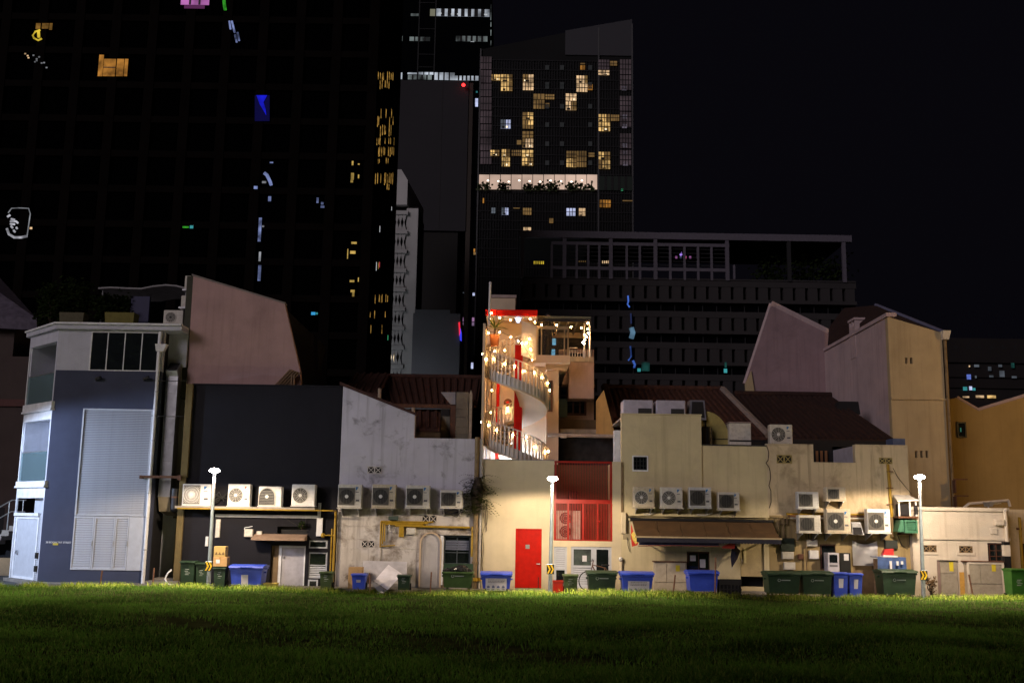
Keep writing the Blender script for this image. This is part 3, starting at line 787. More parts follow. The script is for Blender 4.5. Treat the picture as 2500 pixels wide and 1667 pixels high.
# downpipe, recess with door, steel duct
part('recess_wall', MB().wall(XP-.1, XB, 0, zc-.01, Y0+1.55, Y0+1.75), m_brownwall, A)
part('recess_top_wall', MB().box(XP-.0, XB, Y0+.6, Y0+1.54, Z(420, 890), zc-.01), m_palewall, A)
# ------------------------------------------------------------------ things in the recess beside the corner building
dp = thing('downpipe', 'tall white downpipe right of the blue-grey wall', 'pipe', (XP, Y0-.1, 0))
part('pipe', MB().cyl((-12.37, Y0-.08, .1), (-12.37, Y0-.08, zc-.05), .062, n=12), m_white, dp, True)
for zz in (1.2, 3.1, 4.9, 6.6): part('clip', MB().cyl((-12.37, Y0-.08, zz), (-12.37, Y0-.08, zz+.035), .075, n=12), m_steel, dp)
part('hopper', MB().frustum((-12.46, -12.2, Y0-.17, Y0+.02, zc-.75), (-12.5, -12.1, Y0-.2, Y0+.05, zc-.5)), m_white, dp)
du = thing('exhaust_duct', 'silver square exhaust duct climbing the dark recess', 'duct', (-11.9, Y0+.3, Z(405, 1212)))
xd0, xd1 = X(396, 1060, Y0+.3), X(425, 1060, Y0+.3)
zd = [Z(405, y, Y0+.3) for y in (1212, 1180, 1125, 1080, 1015, 960, 918)]
for a, b in zip(zd, zd[1:]): part('duct_section', MB().box(xd0, xd1, Y0+.3, Y0+.75, a+.006, b-.006), m_alu, du)
for a in zd: part('flange', MB().box(xd0-.02, xd1+.02, Y0+.28, Y0+.77, a-.006, a+.006), m_steel, du)
part('intake_hood', MB().prismx([(Y0+.3, zd[-1]), (Y0+.75, zd[-1]), (Y0+.75, zd[-1]+.5), (Y0+.55, zd[-1]+.5), (Y0+.16, zd[-1]+.18)], xd0, xd1), m_alu, du)
part('hood_mouth', MB().add([(xd0+.03, Y0+.535, zd[-1]+.505), (xd1-.03, Y0+.535, zd[-1]+.505), (xd1-.03, Y0+.17, zd[-1]+.215), (xd0+.03, Y0+.17, zd[-1]+.215)], [(0, 3, 2, 1)]), m_dark, du)
part('elbow', MB().prismx([(Y0+.3, zd[0]), (Y0+.75, zd[0]), (Y0+1.4, zd[0]-.35), (Y0+1.4, zd[0]-.65), (Y0+.5, zd[0]-.5)], xd0+.01, xd1-.01), mat('dull_duct_beige', (.25, .21, .15), .6, .2), du)
db = thing('recess_door', 'brown metal door at the back of the dark recess', 'door', (X(408, 1390, Y0+1.5), Y0+1.5, .2))
x0, x1, z0, z1 = R(384, 1264, 432, 1392, Y0+1.5)
part('leaf', MB().box(x0, x1, Y0+1.50, Y0+1.54, .28, z1), mat('brown_door_paint', (.27, .20, .10), .55, dirt=.3), db)
part('door_frame', MB().wall(x0-.07, x1+.07, .28, z1+.07, Y0+1.46, Y0+1.545, [(x0+.001, x1-.001, .27, z1-.001)]), m_brownwall, db)
part('handle', MB().cyl((x0+.1, Y0+1.42, 1.25), (x0+.1, Y0+1.5, 1.25), .03), m_black, db)
single('recess_step', MB().box(X(362, 1410), X(440, 1410), Y0-.35, Y0+1.45, .004, .20).box(X(370, 1405), X(440, 1405), Y0+.2, Y0+1.44, .203, .27), m_concrete, 'concrete step in front of the brown recess door', 'step', (X(400, 1410), Y0, 0))
tk = thing('water_tank', 'dark round tank hung beside the silver duct', 'tank', (X(428, 1240, Y0+.2), Y0+.2, Z(428, 1242)))
xx = X(429, 1215, Y0+.2)
part('drum', MB().cyl((xx, Y0+.25, Z(428, 1242)), (xx, Y0+.25, Z(428, 1192)), .18, n=16), m_black, tk, True)
part('dome', MB().sphere((xx, Y0+.25, Z(428, 1242)), .18, 12, 6, .7), m_black, tk, True)
part('strap', MB().cyl((xx, Y0+.25, Z(428, 1215)), (xx, Y0+.25, Z(428, 1211)), .187, n=16), m_rust, tk)
br = thing('pipe_bracket', 'rusty steel bar spanning the recess across the white downpipe', 'bracket', (X(395, 1164), Y0-.1, Z(395, 1164)))
part('bar', MB().box(X(349, 1164), X(445, 1164), Y0-.19, Y0-.11, Z(395, 1167), Z(395, 1161)), m_rust, br)
part('end_plate', MB().box(X(345, 1164), X(352, 1164), Y0-.2, Y0-.001, Z(349, 1168), Z(349, 1160)), m_rust, br)
part('end_plate', MB().box(X(438, 1164), X(446, 1164), Y0-.2, Y0-.001, Z(441, 1172), Z(441, 1160)), m_rust, br)
for k, y in enumerate((929, 1015)):
    single('guy_wire', MB().tube([(X(372, y), Y0-.1, Z(380, y)), (X(420, y), Y0-.12, Z(380, y)-.03), (X(458, y), Y0-.06, Z(380, y)+.01)], .014), m_cable, ('upper' if k == 0 else 'lower') + ' thin black wire stretched across the recess beside the duct', 'wire', (X(415, y), Y0-.1, Z(380, y)))
single('hose', MB().tube([(X(420, 1420, 35.6), 35.7, .12), (X(409, 1420, 35.6), 35.65, .14), (X(402, 1412, 35.6), 35.65, .30), (X(406, 1402, 35.6), 35.7, .48), (X(414, 1395, 35.6), 35.8, .6)], .03), m_white, 'white hose curling on the step beside the green bins', 'hose', (X(410, 1420, 35.6), 35.6, 0))
pl = thing('party_pilaster', 'stained yellow-brown concrete pilaster left of the black wall', 'pilaster', (X(440, 1415), Y0, 0))
part('shaft', MB().box(X(432, 1300), X(447, 1300), Y0-.10, Y0+1.5, 0.0, Z(455, 1165)), plaster('stained_ochre', (.17, .125, .05), .8, streak=.8, stain=(.04, .03, .015), scale=1.6), pl)
part('upper_shaft', MB().box(X(450, 1060), X(466, 1060), Y0-.14, Y0+1.5, Z(455, 1165)+.003, Z(465, 938)), MATS['stained_ochre'], pl)
# roof garden of the corner building
m_leaf = grassmat('bush_leaf', (.012, .022, .006), (.03, .05, .012), (.06, .07, .03))
m_bark = mat('dark_bark', (.05, .035, .025), .9)
def bush(name, label, cat, c, rx_, ry_, rz_, nleaf, size, seed, stem=True, m=None, group=None, loc=None):
    rr = random.Random(seed)
    t = thing(name, label, cat, loc or (c[0], c[1], c[2]-rz_), group)
    b = MB()
    cl = [(c[0]+rr.uniform(-.75, .75)*rx_, c[1]+rr.uniform(-.7, .7)*ry_, c[2]+rr.uniform(-.7, .75)*rz_) for _ in range(max(5, nleaf//45))]
    for i in range(nleaf):
        q = rr.choice(cl); s = size*rr.uniform(.6, 1.4)
        p = Vector((q[0]+rr.gauss(0, .26)*rx_, q[1]+rr.gauss(0, .26)*ry_, q[2]+rr.gauss(0, .24)*rz_))
        u = Vector((rr.gauss(0, 1), rr.gauss(0, 1), rr.gauss(0, .7))).normalized()*s
        v = u.orthogonal().normalized()*s*.38
        b.add([p, p+u*.5+v, p+u, p+u*.5-v], [(0, 1, 2, 3)])
    part('foliage', b, m or m_leaf, t)
    if stem:
        sb = MB()
        for q in cl[:9]:
            sb.tube([(c[0]+rr.uniform(-.1, .1)*rx_, c[1], c[2]-rz_), ((c[0]+q[0])/2, (c[1]+q[1])/2, (c[2]-rz_*.3+q[2])/2), q], [.03, .02, .008], 5)
        part('stem', sb, m_bark, t)
    return t
YR = Y0 + 1.6
for i, (px0, py0, px1, py1, lab) in enumerate(((85, 690, 160, 790, 'dark rooftop bush at the left end of the corner building roof'), (140, 678, 222, 770, 'tallest leafy rooftop bush behind the left planter'), (215, 712, 318, 780, 'low leafy rooftop bush behind the right planter'))):
    x0, x1, z0, z1 = R(px0, py0, px1, py1, YR)
    bush('rooftop_bush', lab, 'bush', ((x0+x1)/2, YR+.3, (z0+z1)/2), (x1-x0)/2, .6, (z1-z0)/2, 900, .14, 11+i, group='bushes in the roof garden', loc=((x0+x1)/2, YR+.3, zt))
for i, (a, b, lab) in enumerate(((145, 205, 'dull olive planter box on the roof, left of the two'), (256, 328, 'mossy yellow planter box on the roof, right of the two'))):
    x0, x1, z0, z1 = R(a, 763, b, 788, YR-.6)
    t = thing('planter', lab, 'planter', ((x0+x1)/2, YR-.5, zt), 'planters on the corner building roof')
    mm = mat('planter_olive%d' % i, ((.10, .09, .05), (.16, .14, .03))[i], .8, dirt=.4)
    part('tub', MB().frustum((x0+.04, x1-.04, YR-.6, YR-.15, zt), (x0, x1, YR-.65, YR-.1, z1)), mm, t)
    part('soil', MB().box(x0+.05, x1-.05, YR-.6, YR-.15, z1-.04, z1+.004), m_soil, t)
ac(399, 757, 447, 792, 'round', 'grey outdoor unit standing on the corner building roof', Y=Y0+1.2, m=m_acgrey, bracket=False, hub=False, logo=False, group='outdoor units on the corner building roof')
for (a, b, c, d, lab) in ((446, 724, 459, 752, 'small pale outdoor unit hung on the pink wall end, lower one'), (455, 676, 470, 709, 'small pale outdoor unit hung on the pink wall end, upper one')):
    x0, x1, z0, z1 = R(a, b, c, d, Y0+1.1)
    t = thing('air_conditioner', lab, 'air conditioner', ((x0+x1)/2, Y0+1.1, z0), 'outdoor units on the corner building roof')
    part('casing', MB().cbox(x0, x1, Y0+.9, Y0+1.7, z0, z1, .02), m_acgrey, t)
    part('shelf', MB().box(x0-.06, x1+.1, Y0+.85, Y0+1.75, z0-.05, z0-.004), m_steel, t)
cn = thing('roof_canopy', 'pale sagging canopy edge over the corner building roof garden', 'canopy', (X(350, 700, Y0+3), Y0+3, zt))
cp = [(240, 704), (270, 702), (310, 704), (345, 705), (375, 699), (405, 696), (430, 698), (462, 706)]
part('fabric', MB().add([tuple(P(x, y, Y0+2.6)) for x, y in cp] + [tuple(P(x, y, Y0+2.6) + Vector((0, 2.2, -.05))) for x, y in cp], [(i, i+1, i+9, i+8) for i in range(7)]), mat('canopy_cloth', (.22, .21, .22), .9), cn)
part('edge_band', MB().tube([tuple(P(x, y, Y0+2.58)) for x, y in cp], .035), mat('canopy_edge', (.34, .33, .34), .8), cn)
for px in (252, 455): q = P(px, 703, Y0+2.7); part('post', MB().cyl((q.x, q.y, zt), tuple(q), .03), m_steel, cn)
single('roof_screen', MB().cbox(*R(318, 723, 364, 788, Y0+1.9)[:2], Y0+1.9, Y0+2.0, zt, Z(340, 723, Y0+1.9), .01), mat('dark_blue_screen', (.02, .02, .07), .6), 'dark blue screen panel on the corner building roof', 'screen', (X(340, 780, Y0+1.9), Y0+1.9, zt))

# ------------------------------------------------------------------ pink gable building
m_pink = plaster('salmon_render', (.45, .295, .28), .4, streak=.35, stain=(.14, .08, .08), lo=.52, hi=.85)
YP = Y0 + .7
pts = [(472, 673), (695, 742), (733, 908), (733, 944), (465, 944)]
G = thing('pink_building', 'tall salmon-pink gable wall rising behind the black wall', 'building', (X(600, 940, YP), YP, 0))
poly = [(P(x, y, YP).x, P(x, y, YP).z) for x, y in pts]
poly[-1] = (poly[0][0]+.02, poly[-1][1])
part('gable_wall', MB().prism(poly, YP, YP+.3), m_pink, G)
part('body', MB().prism([(poly[0][0]+.05, poly[0][1]-.2), (poly[1][0]-.05, poly[1][1]-.1), (poly[2][0]-.05, 0), (poly[0][0]+.05, 0)], YP+.3, YP+9), m_dark, G)
part('coping', MB().prism([(poly[0][0]-.05, poly[0][1]+.0), (poly[0][0]-.05, poly[0][1]+.06), (poly[1][0]+.03, poly[1][1]+.05), (poly[1][0]+.03, poly[1][1])], YP-.03, YP+.33), mat('coping_grey', (.22, .19, .18), .8), G)
part('end_trim', MB().box(poly[0][0]-.22, poly[0][0], YP, YP+6, 6.5, poly[0][1]-.02), mat('trim_dark_olive', (.045, .045, .03), .8), G)

# ------------------------------------------------------------------ B: black-walled building
m_blackwall = plaster('black_wall_paint', (.013, .0125, .017), .5, streak=.3, stain=(.006, .006, .007))
XBl, XBr = X(446, 1300), X(826, 1180)
ztB = Z(640, 942)
B = thing('black_building', 'black-painted two-storey back wall behind the left lamp post', 'building', ((XBl+XBr)/2, Y0, 0))
hd1 = R(659, 1331, 744, 1437, Y0); hd1 = (hd1[0], hd1[1], -.01, hd1[3])
hw1 = R(754, 1318, 800, 1338, Y0); hw2 = R(753, 1347, 799, 1411, Y0)
hv = R(677, 1285, 750, 1303, Y0)
part('wall', MB().wall(XBl, XBr, 0, ztB, Y0, Y0+.28, [hd1, hw1, hw2, hv]), m_blackwall, B)
part('body', MB().box(XBl+.02, XBr-.02, Y0+.29, Y0+6, 0, ztB-.3), m_dark, B)
part('parapet_cap', MB().box(XBl, XBr-.02, Y0-.03, Y0+.31, ztB+.002, ztB+.05), m_blackwall, B)
part('vent_opening', MB().box(hv[0], hv[1], Y0+.2, Y0+.22, hv[2], hv[3]), m_dark, B)
lg = part('unit_ledge', MB().box(X(440, 1240), X(776, 1240), Y0-.60, Y0-.001, Z(610, 1243), Z(610, 1237)), m_concrete, B)
d = part('door', MB().box(hd1[0]+(hd1[1]-hd1[0])*.27, hd1[1]-.02, Y0+.12, Y0+.17, .10, hd1[3]-.03), mat('pale_grey_door', (.42, .41, .45), .5, dirt=.25), B)
part('door_frame', MB().wall(hd1[0]+(hd1[1]-hd1[0])*.22, hd1[1], .10, hd1[3], Y0+.08, Y0+.115, [(hd1[0]+(hd1[1]-hd1[0])*.30, hd1[1]-.06, .09, hd1[3]-.07)]), m_white, d)
part('lock', MB().cyl((hd1[0]+(hd1[1]-hd1[0])*.36, Y0+.06, 1.05), (hd1[0]+(hd1[1]-hd1[0])*.36, Y0+.12, 1.05), .03), m_steel, d)
part('side_panel', MB().box(hd1[0]+.01, hd1[0]+(hd1[1]-hd1[0])*.21, Y0+.16, Y0+.20, .10, hd1[3]), mat('brown_panel', (.22, .15, .08), .7, dirt=.3), B)
part('door_step', MB().box(hd1[0], hd1[1], Y0-.02, Y0+.28, .0, .10), m_concrete, B)
framed(B, 754, 1318, 800, 1338, Y0+.10, m_louvre, m_glass, fw=.05)
w = framed(B, 753, 1347, 799, 1411, Y0+.10, m_louvre, m_glass, hbars=(.50,), fw=.05)
q = R(753, 1347, 799, 1411, Y0+.10)
slats(w, q[0]+.05, q[1]-.05, q[2]+.05, (q[2]+q[3])/2-.03, Y0+.045, m_louvre, .058, .04)
framed(B, 752, 1414, 776, 1437, Y0-.004, m_louvre, m_glass, fw=.05, depth=.03)
cnp = part('door_canopy', MB().prismx([(Y0-.001, Z(685, 1318)), (Y0-.55, Z(685, 1318)), (Y0-.55, Z(685, 1314)), (Y0-.001, Z(685, 1303))], X(622, 1312), X(750, 1312)), mat('rusty_canopy', (.28, .19, .13), .8, dirt=.4), B)

# black building: services (things fixed on the wall)
tr = thing('cable_trunking', 'white L-shaped cable trunking on the black wall', 'trunking', (X(650, 1259), Y0-.05, Z(650, 1263)))
part('run', MB().box(X(527, 1259), X(776, 1259), Y0-.09, Y0-.002, Z(650, 1263), Z(650, 1256)), m_white, tr)
part('riser', MB().box(X(777, 1240), X(784, 1240), Y0-.09, Y0-.002, Z(780, 1263)-.01, Z(780, 1227)), m_white, tr)
part('drop', MB().box(X(774, 1285), X(788, 1285), Y0-.10, Y0-.002, Z(780, 1308), Z(780, 1263)-.012), m_white, tr)
gp = thing('gas_pipe', 'yellow gas pipe framing the right side of the black wall', 'pipe', (X(816, 1400), Y0-.1, 0))
za, xa = Z(650, 1244), X(818, 1320)
part('run', MB().cyl((X(446, 1244), Y0-.62, za), (xa, Y0-.62, za), .025), m_yellow, gp)
part('return', MB().cyl((xa, Y0-.62, za), (xa, Y0-.12, za), .025), m_yellow, gp)
part('riser', MB().cyl((xa, Y0-.12, .05), (xa, Y0-.12, za+.01), .04), m_yellow, gp)
part('riser', MB().cyl((xa-.10, Y0-.1, .05), (xa-.10, Y0-.1, Z(816, 1290)), .03), m_yellow, gp)
part('branch', MB().cyl((X(790, 1305), Y0-.12, Z(800, 1306)), (xa, Y0-.12, Z(800, 1306)), .025), m_yellow, gp)
part('valve', MB().sphere((X(790, 1305), Y0-.13, Z(800, 1306)), .08, 8, 5), m_yellow, gp, True)
def wbox(name, label, cat, a, b, c, d, m, dep=.14, Y=Y0, lid=True, group=None, cover=None):
    x0, x1, z0, z1 = R(a, b, c, d, Y-dep)
    t = thing(name, label, cat, ((x0+x1)/2, Y-dep/2, z0), group)
    part('case', MB().cbox(x0, x1, Y-dep, Y-.002, z0, z1, .01), m, t)
    if lid: part('cover', MB().box(x0+.02, x1-.02, Y-dep-.008, Y-dep-.001, z0+.03, z1-.03), cover or m, t)
    return t
wbox('meter_box', 'cream electric meter box on the black wall, with a looped cable', 'electric box', 596, 1291, 617, 1310, m_acgrey)
wbox('switch_box', 'small cream switch box right of the looped-cable meter box', 'electric box', 626, 1296, 639, 1313, m_acgrey, .10)
wbox('conduit_box', 'tall narrow cream box high beside the left lamp post', 'electric box', 526, 1267, 537, 1312, m_acgrey, .08)
wbox('conduit_box', 'slim white box on the black wall left of the lamp post', 'electric box', 501, 1309, 508, 1333, m_white, .06)
single('cable_loop', MB().tube([(X(598, 1290), Y0-.1, Z(598, 1291)), (X(600, 1288), Y0-.1, Z(600, 1287)), (X(609, 1286), Y0-.1, Z(609, 1286)), (X(618, 1285), Y0-.1, Z(618, 1284))], .012), m_white, 'pale cable looping over the cream meter box', 'cable', (X(608, 1288), Y0-.1, Z(608, 1290)))
cb = MB()
rr = random.Random(3)
for k in range(6):
    a, b = 508 + rr.uniform(0, 20), 556 + rr.uniform(-6, 4)
    cb.tube([(X(a, 1230), Y0-.2-.05*k, Z(a, 1232-k*3)), (X((a+b)/2, 1220), Y0-.15-.05*k, Z(530, 1226-k*5)), (X(b, 1205), Y0-.1-.05*k, Z(b, 1204+k*4))], .02, 5)
single('cable_bundle', cb, m_cable, 'tangle of black pipes between the two left outdoor units on the black wall', 'cables', (X(530, 1230), Y0-.2, Z(530, 1235)))
GA = 'outdoor units on the black wall'
ac(445, 1181, 515, 1236, 'wide', 'wide cream outdoor unit with a radial grille, left of the lamp post', m=m_whitemetal, bracket=False, group=GA)
ac(556, 1181, 610, 1236, 'round', 'white outdoor unit with a round fan, right of the left lamp post', m=m_whitemetal, bracket=False, logo=m_logor, group=GA)
ac(631, 1187, 687, 1237, 'arch', 'white outdoor unit with an arched fan guard on the black wall', m=m_whitemetal, bracket=False, logo=False, group=GA)
ac(712, 1182, 769, 1236, 'round', 'rightmost outdoor unit on the black wall, with a round fan', m=m_whitemetal, bracket=False, logo=False, group=GA)
bush('wall_plant', 'small weed growing over the vent of the black wall', 'plant', (X(740, 1280), Y0-.12, Z(740, 1282)), .16, .1, .14, 70, .07, 21, stem=True)

# ------------------------------------------------------------------ roof clutter between pink and white buildings
pa = thing('wooden_pallet', 'weathered ladder-like frame leaning at the foot of the pink gable', 'pallet', (X(690, 938, Y0+.45), Y0+.45, ztB))
q0, q1 = P(672, 940, Y0+.45), P(708, 902, Y0+.45)
for k in range(5):
    o = Vector((.09*k, .02*k, -.02*k))
    part('rail', MB().tube([tuple(q0+o), tuple(q1+o)], .025, 5), m_wood, pa)
for px, py in ((719, 915), (713, 912)):
    a = P(px, py, Y0+.5); part('leg', MB().cyl((a.x, a.y, ztB), (a.x, a.y, a.z), .03), m_wood, pa)
part('sheet', MB().add([tuple(q0+Vector((.02, .06, .0))), tuple(q0+Vector((.42, .1, -.05))), tuple(q1+Vector((.36, .12, -.1))), tuple(q1+Vector((.02, .06, .02)))], [(0, 1, 2, 3)]), m_wood, pa)
# ------------------------------------------------------------------ C: stained white building
m_mould = plaster('mouldy_white_render', (.56, .54, .60), .8, streak=.5, stain=(.09, .08, .075), lo=.535, hi=.68, scale=1.15)
m_mould2 = plaster('patched_white_render', (.60, .56, .52), .9, streak=.7, stain=(.11, .075, .04), lo=.48, hi=.66, scale=1.4)
XC0, XC1 = X(828, 1180), X(1172, 1250)
zl = Z(950, 1243); zpar = Z(1090, 1070); zs0, zs1 = Z(830, 938), Z(1012, 1013); xs_ = X(1012, 1040)
C = thing('white_building', 'mould-stained white back wall with a sloping parapet and yellow gas pipes', 'building', ((XC0+XC1)/2, Y0, 0))
vents = [(897, 1138, 932, 1156), (1030, 1256, 1067, 1276), (882, 1318, 915, 1337)]
hv = [R(*v, Y0) for v in vents]
hg = R(1083, 1307, 1149, 1378, Y0)
part('upper_wall', MB().wall(XC0, XC1, zl, zpar, Y0, Y0+.28, [hv[0]]), m_mould, C)
part('gable_wall', MB().prism([(XC0, zpar), (xs_, zpar), (xs_, zs1), (XC0, zs0)], Y0, Y0+.28), m_mould, C)
part('lower_wall', MB().wall(XC0, XC1, 0, zl, Y0-.001, Y0+.28, [hv[1], hv[2], hg]), m_mould2, C)
part('gable_coping', MB().prism([(XC0-.12, zs0-.02), (XC0-.12, zs0+.09), (xs_+.05, zs1+.07), (xs_+.05, zs1-.02)], Y0-.06, Y0+.34), m_tile, C)
part('ledge', MB().box(XC0, X(1080, 1243), Y0-.07, Y0-.002, zl-.04, zl+.03), m_mould2, C)
part('string_course', MB().box(X(826, 1283), X(926, 1283), Y0-.02, Y0-.0015, Z(880, 1284), Z(880, 1281)), m_mould2, C)
part('string_course', MB().box(X(826, 1338), X(926, 1338), Y0-.015, Y0-.0015, Z(880, 1339), Z(880, 1337)), m_mould2, C)
part('string_course', MB().box(X(930, 1338), X(1027, 1338), Y0-.015, Y0-.0015, Z(980, 1339), Z(980, 1337)), m_mould2, C)
part('pilaster', MB().box(X(926, 1300), X(931, 1300), Y0-.05, Y0-.0015, 0, Z(928, 1272)), m_mould2, C)
part('body', MB().box(XC0+.02, XC1-.02, Y0+.29, Y0+1.2, 0, zpar-.35), m_dark, C)
for v in vents: breeze(C, *v, m_mould2, Y0)
# blind arch
ax0, ax1, _, az = R(1027, 1302, 1074, 1431, Y0); ar = (ax1-ax0)/2; acx = (ax0+ax1)/2; zsp = az-ar
arch = [(ax0, .1), (ax1, .1)] + [(acx+ar*math.cos(t), zsp+ar*math.sin(t)) for t in [math.pi*k/14 for k in range(15)]]
part('blind_arch', MB().prism(arch, Y0-.014, Y0-.0015), plaster('grey_arch_infill', (.44, .42, .42), .5, streak=.5), C)
am = MB().ring((acx, Y0-.075, zsp), ar+.05, .05, .074, 16, 0, math.pi).box(ax0-.05, ax0, Y0-.075, Y0-.0016, .1, zsp).box(ax1, ax1+.05, Y0-.075, Y0-.0016, .1, zsp)
part('arch_moulding', am, mat('tan_moulding', (.50, .38, .26), .8), C)
# grilled window
gw = framed(C, 1083, 1307, 1149, 1378, Y0+.12, mat('dark_window_frame', (.04, .05, .06), .5), m_glass, (.5,), (.42,), fw=.06)
slats(gw, hg[0]+.06, hg[1]-.06, hg[2]+(hg[3]-hg[2])*.50, hg[3]-.16, Y0+.04, mat('blue_grey_slat', (.10, .11, .15), .5), .075, .04)
part('window_post', MB().box(hg[0]-.11, hg[0]-.01, Y0-.06, Y0-.002, .2, hg[3]+.02), m_white, C)
part('window_hood', MB().box(hg[0]-.13, hg[1]+.06, Y0-.12, Y0-.002, hg[3]+.02, hg[3]+.07), m_mould2, C)
for k, (a, b) in enumerate(((.1, .3), (.42, .6), (.75, .9))):
    part('jar_on_sill', MB().box(hg[0]+(hg[1]-hg[0])*a, hg[0]+(hg[1]-hg[0])*b, Y0+.13, Y0+.2, hg[2]+.08, hg[2]+.38), mat('dull_goods', (.14, .15, .13), .6, var=.4), gw)
GW = 'outdoor units on the stained white wall'
ac(825, 1182, 883, 1241, 'square', 'leftmost outdoor unit on the stained white wall', group=GW)
ac(908, 1182, 966, 1241, 'square', 'second outdoor unit from the left on the stained white wall', group=GW)
ac(991, 1184, 1049, 1241, 'square', 'third outdoor unit from the left on the stained white wall', group=GW)
ac(1075, 1196, 1129, 1241, 'square', 'smaller low outdoor unit beside the hanging fern', group=GW, hub=False)
gp = thing('gas_pipe', 'bundle of yellow gas pipes on the stained white wall', 'pipe', (X(935, 1330), Y0-.08, Z(935, 1336)))
zA, zB = Z(990, 1273), Z(1060, 1284)
for k in range(3):
    xx = X(930 + k*5, 1300); part('riser', MB().cyl((xx, Y0-.07-.02*k, Z(935, 1335)+.1*k), (xx, Y0-.07-.02*k, zA-.05*k), .026), m_yellow, gp)
    part('run', MB().cyl((xx, Y0-.07-.02*k, zA-.05*k), (X(1058-k*12, 1273), Y0-.07-.02*k, zA-.05*k), .026), m_yellow, gp)
part('run', MB().cyl((X(966, 1284), Y0-.13, zB), (X(1148, 1284), Y0-.13, zB-.03), .04), m_yellow, gp)
part('drop', MB().cyl((X(1153, 1320), Y0-.12, Z(1153, 1358)), (X(1153, 1320), Y0-.12, Z(1153, 1284)), .04), m_yellow, gp)
part('regulator', MB().cbox(X(975, 1295), X(987, 1295), Y0-.17, Y0-.05, Z(980, 1311), Z(980, 1281), .02), m_yellow, gp)
part('meter_loop', MB().tube([(X(951, 1285), Y0-.12, zA-.1), (X(951, 1300), Y0-.14, Z(951, 1296)), (X(962, 1302), Y0-.14, Z(960, 1298)), (X(968, 1290), Y0-.12, zB)], .022), m_acgrey, gp)
part('foot_run', MB().cyl((X(932, 1333), Y0-.09, Z(935, 1333)), (X(965, 1333), Y0-.09, Z(950, 1330)), .02), m_yellow, gp)
wbox('flood_light', 'dark green floodlight over the yellow gas pipes', 'light', 948, 1259, 972, 1269, mat('green_grey_case', (.05, .07, .055), .5), .2, lid=False)
wbox('meter_box', 'pale double meter box above the blind arch', 'electric box', 992, 1288, 1014, 1304, m_acgrey, .12)
single('cable_bundle', MB().tube([(X(1081, 1250), Y0-.12, Z(1081, 1252)), (X(1100, 1253), Y0-.15, Z(1100, 1254)), (X(1118, 1248), Y0-.16, Z(1118, 1250)), (X(1127, 1240), Y0-.12, Z(1127, 1243))], .04).tube([(X(1100, 1253), Y0-.14, Z(1100, 1255)), (X(1115, 1258), Y0-.15, Z(1115, 1262)), (X(1126, 1246), Y0-.12, Z(1126, 1248))], .012), m_cable, 'sagging black cable bundle under the small outdoor unit', 'cables', (X(1105, 1255), Y0-.14, Z(1105, 1260)))
# drain pipes at the party line with fern
dr = thing('drain_pipe', 'mouldy twin drain pipe between the white and cream walls', 'pipe', (X(1164, 1430), Y0-.1, 0))
m_rot = plaster('mouldy_pipe', (.24, .17, .09), .9, streak=.8, stain=(.04, .03, .015), scale=2.5)
xx = X(1161, 1300)
part('pipe', MB().cyl((xx, Y0-.12, .1), (xx, Y0-.12, zpar+.05), .085, n=12), m_rot, dr, True)
part('pipe', MB().cyl((X(1172, 1300), Y0-.1, .1), (X(1172, 1300), Y0-.1, zpar), .045, n=10), mat('pale_pipe', (.45, .42, .38), .6, dirt=.4), dr, True)
for z_ in (.9, 2., 3.1): part('collar', MB().cyl((xx, Y0-.12, z_), (xx, Y0-.12, z_+.1), .105, n=12), m_rot, dr)
part('yellow_cap', MB().cyl((xx, Y0-.13, Z(1166, 1417)), (xx, Y0-.13, Z(1166, 1409)), .13, n=10).cyl((X(1172, 1300), Y0-.12, Z(1166, 1417)), (X(1172, 1300), Y0-.12, Z(1166, 1409)), .08, n=8), m_yellow, dr)
fe = thing('hanging_fern', 'dark bushy fern growing from the drain pipe', 'fern', (X(1165, 1240), Y0-.15, Z(1165, 1240)))
rr = random.Random(8); fb = MB(); vb = MB()
ctr = P(1165, 1200, Y0-.2)
for k in range(190):
    a = rr.uniform(0, 2*math.pi); L = rr.uniform(.25, .7); st = ctr + Vector((rr.gauss(0, .12), rr.uniform(-.1, .12), rr.uniform(-.75, .5)))
    d = Vector((math.cos(a)*.9, -abs(math.sin(a))*.5 - .1, rr.uniform(.1, .8))).normalized(); p = st; pts = [p]
    for j in range(7):
        d = (d + Vector((0, 0, -.16))).normalized(); p = p + d*L/7; pts.append(p)
    sd = d.cross(Vector((0, 0, 1))).normalized()
    for j in range(1, 8):
        w_ = .10*math.sin(math.pi*j/8)+.015
        for s in (-1, 1):
            q = pts[j]; fb.add([q, q + sd*s*w_ + Vector((0, 0, -.012)), q + (pts[j]-pts[j-1])*.6], [(0, 1, 2)])
for k in range(9):
    x_ = ctr.x + rr.uniform(-.05, .5); zt_ = ctr.z + rr.uniform(-.8, .0)
    vb.tube([(x_, Y0-.06, zt_), (x_+rr.uniform(-.06, .1), Y0-.05, zt_-.4), (x_+rr.uniform(-.1, .1), Y0-.05, zt_-rr.uniform(.6, 1.1))], .007, 4)
part('fronds', fb, grassmat('fern_leaf', (.012, .018, .005), (.035, .045, .010), (.09, .09, .03)), fe)
part('roots', vb, m_bark, fe)
part('root_mass', MB().tube([(ctr.x-.05, Y0-.18, ctr.z-.75), (ctr.x, Y0-.2, ctr.z), (ctr.x+.03, Y0-.2, ctr.z+.5)], [.11, .24, .10], 10), m_bark, fe, True)
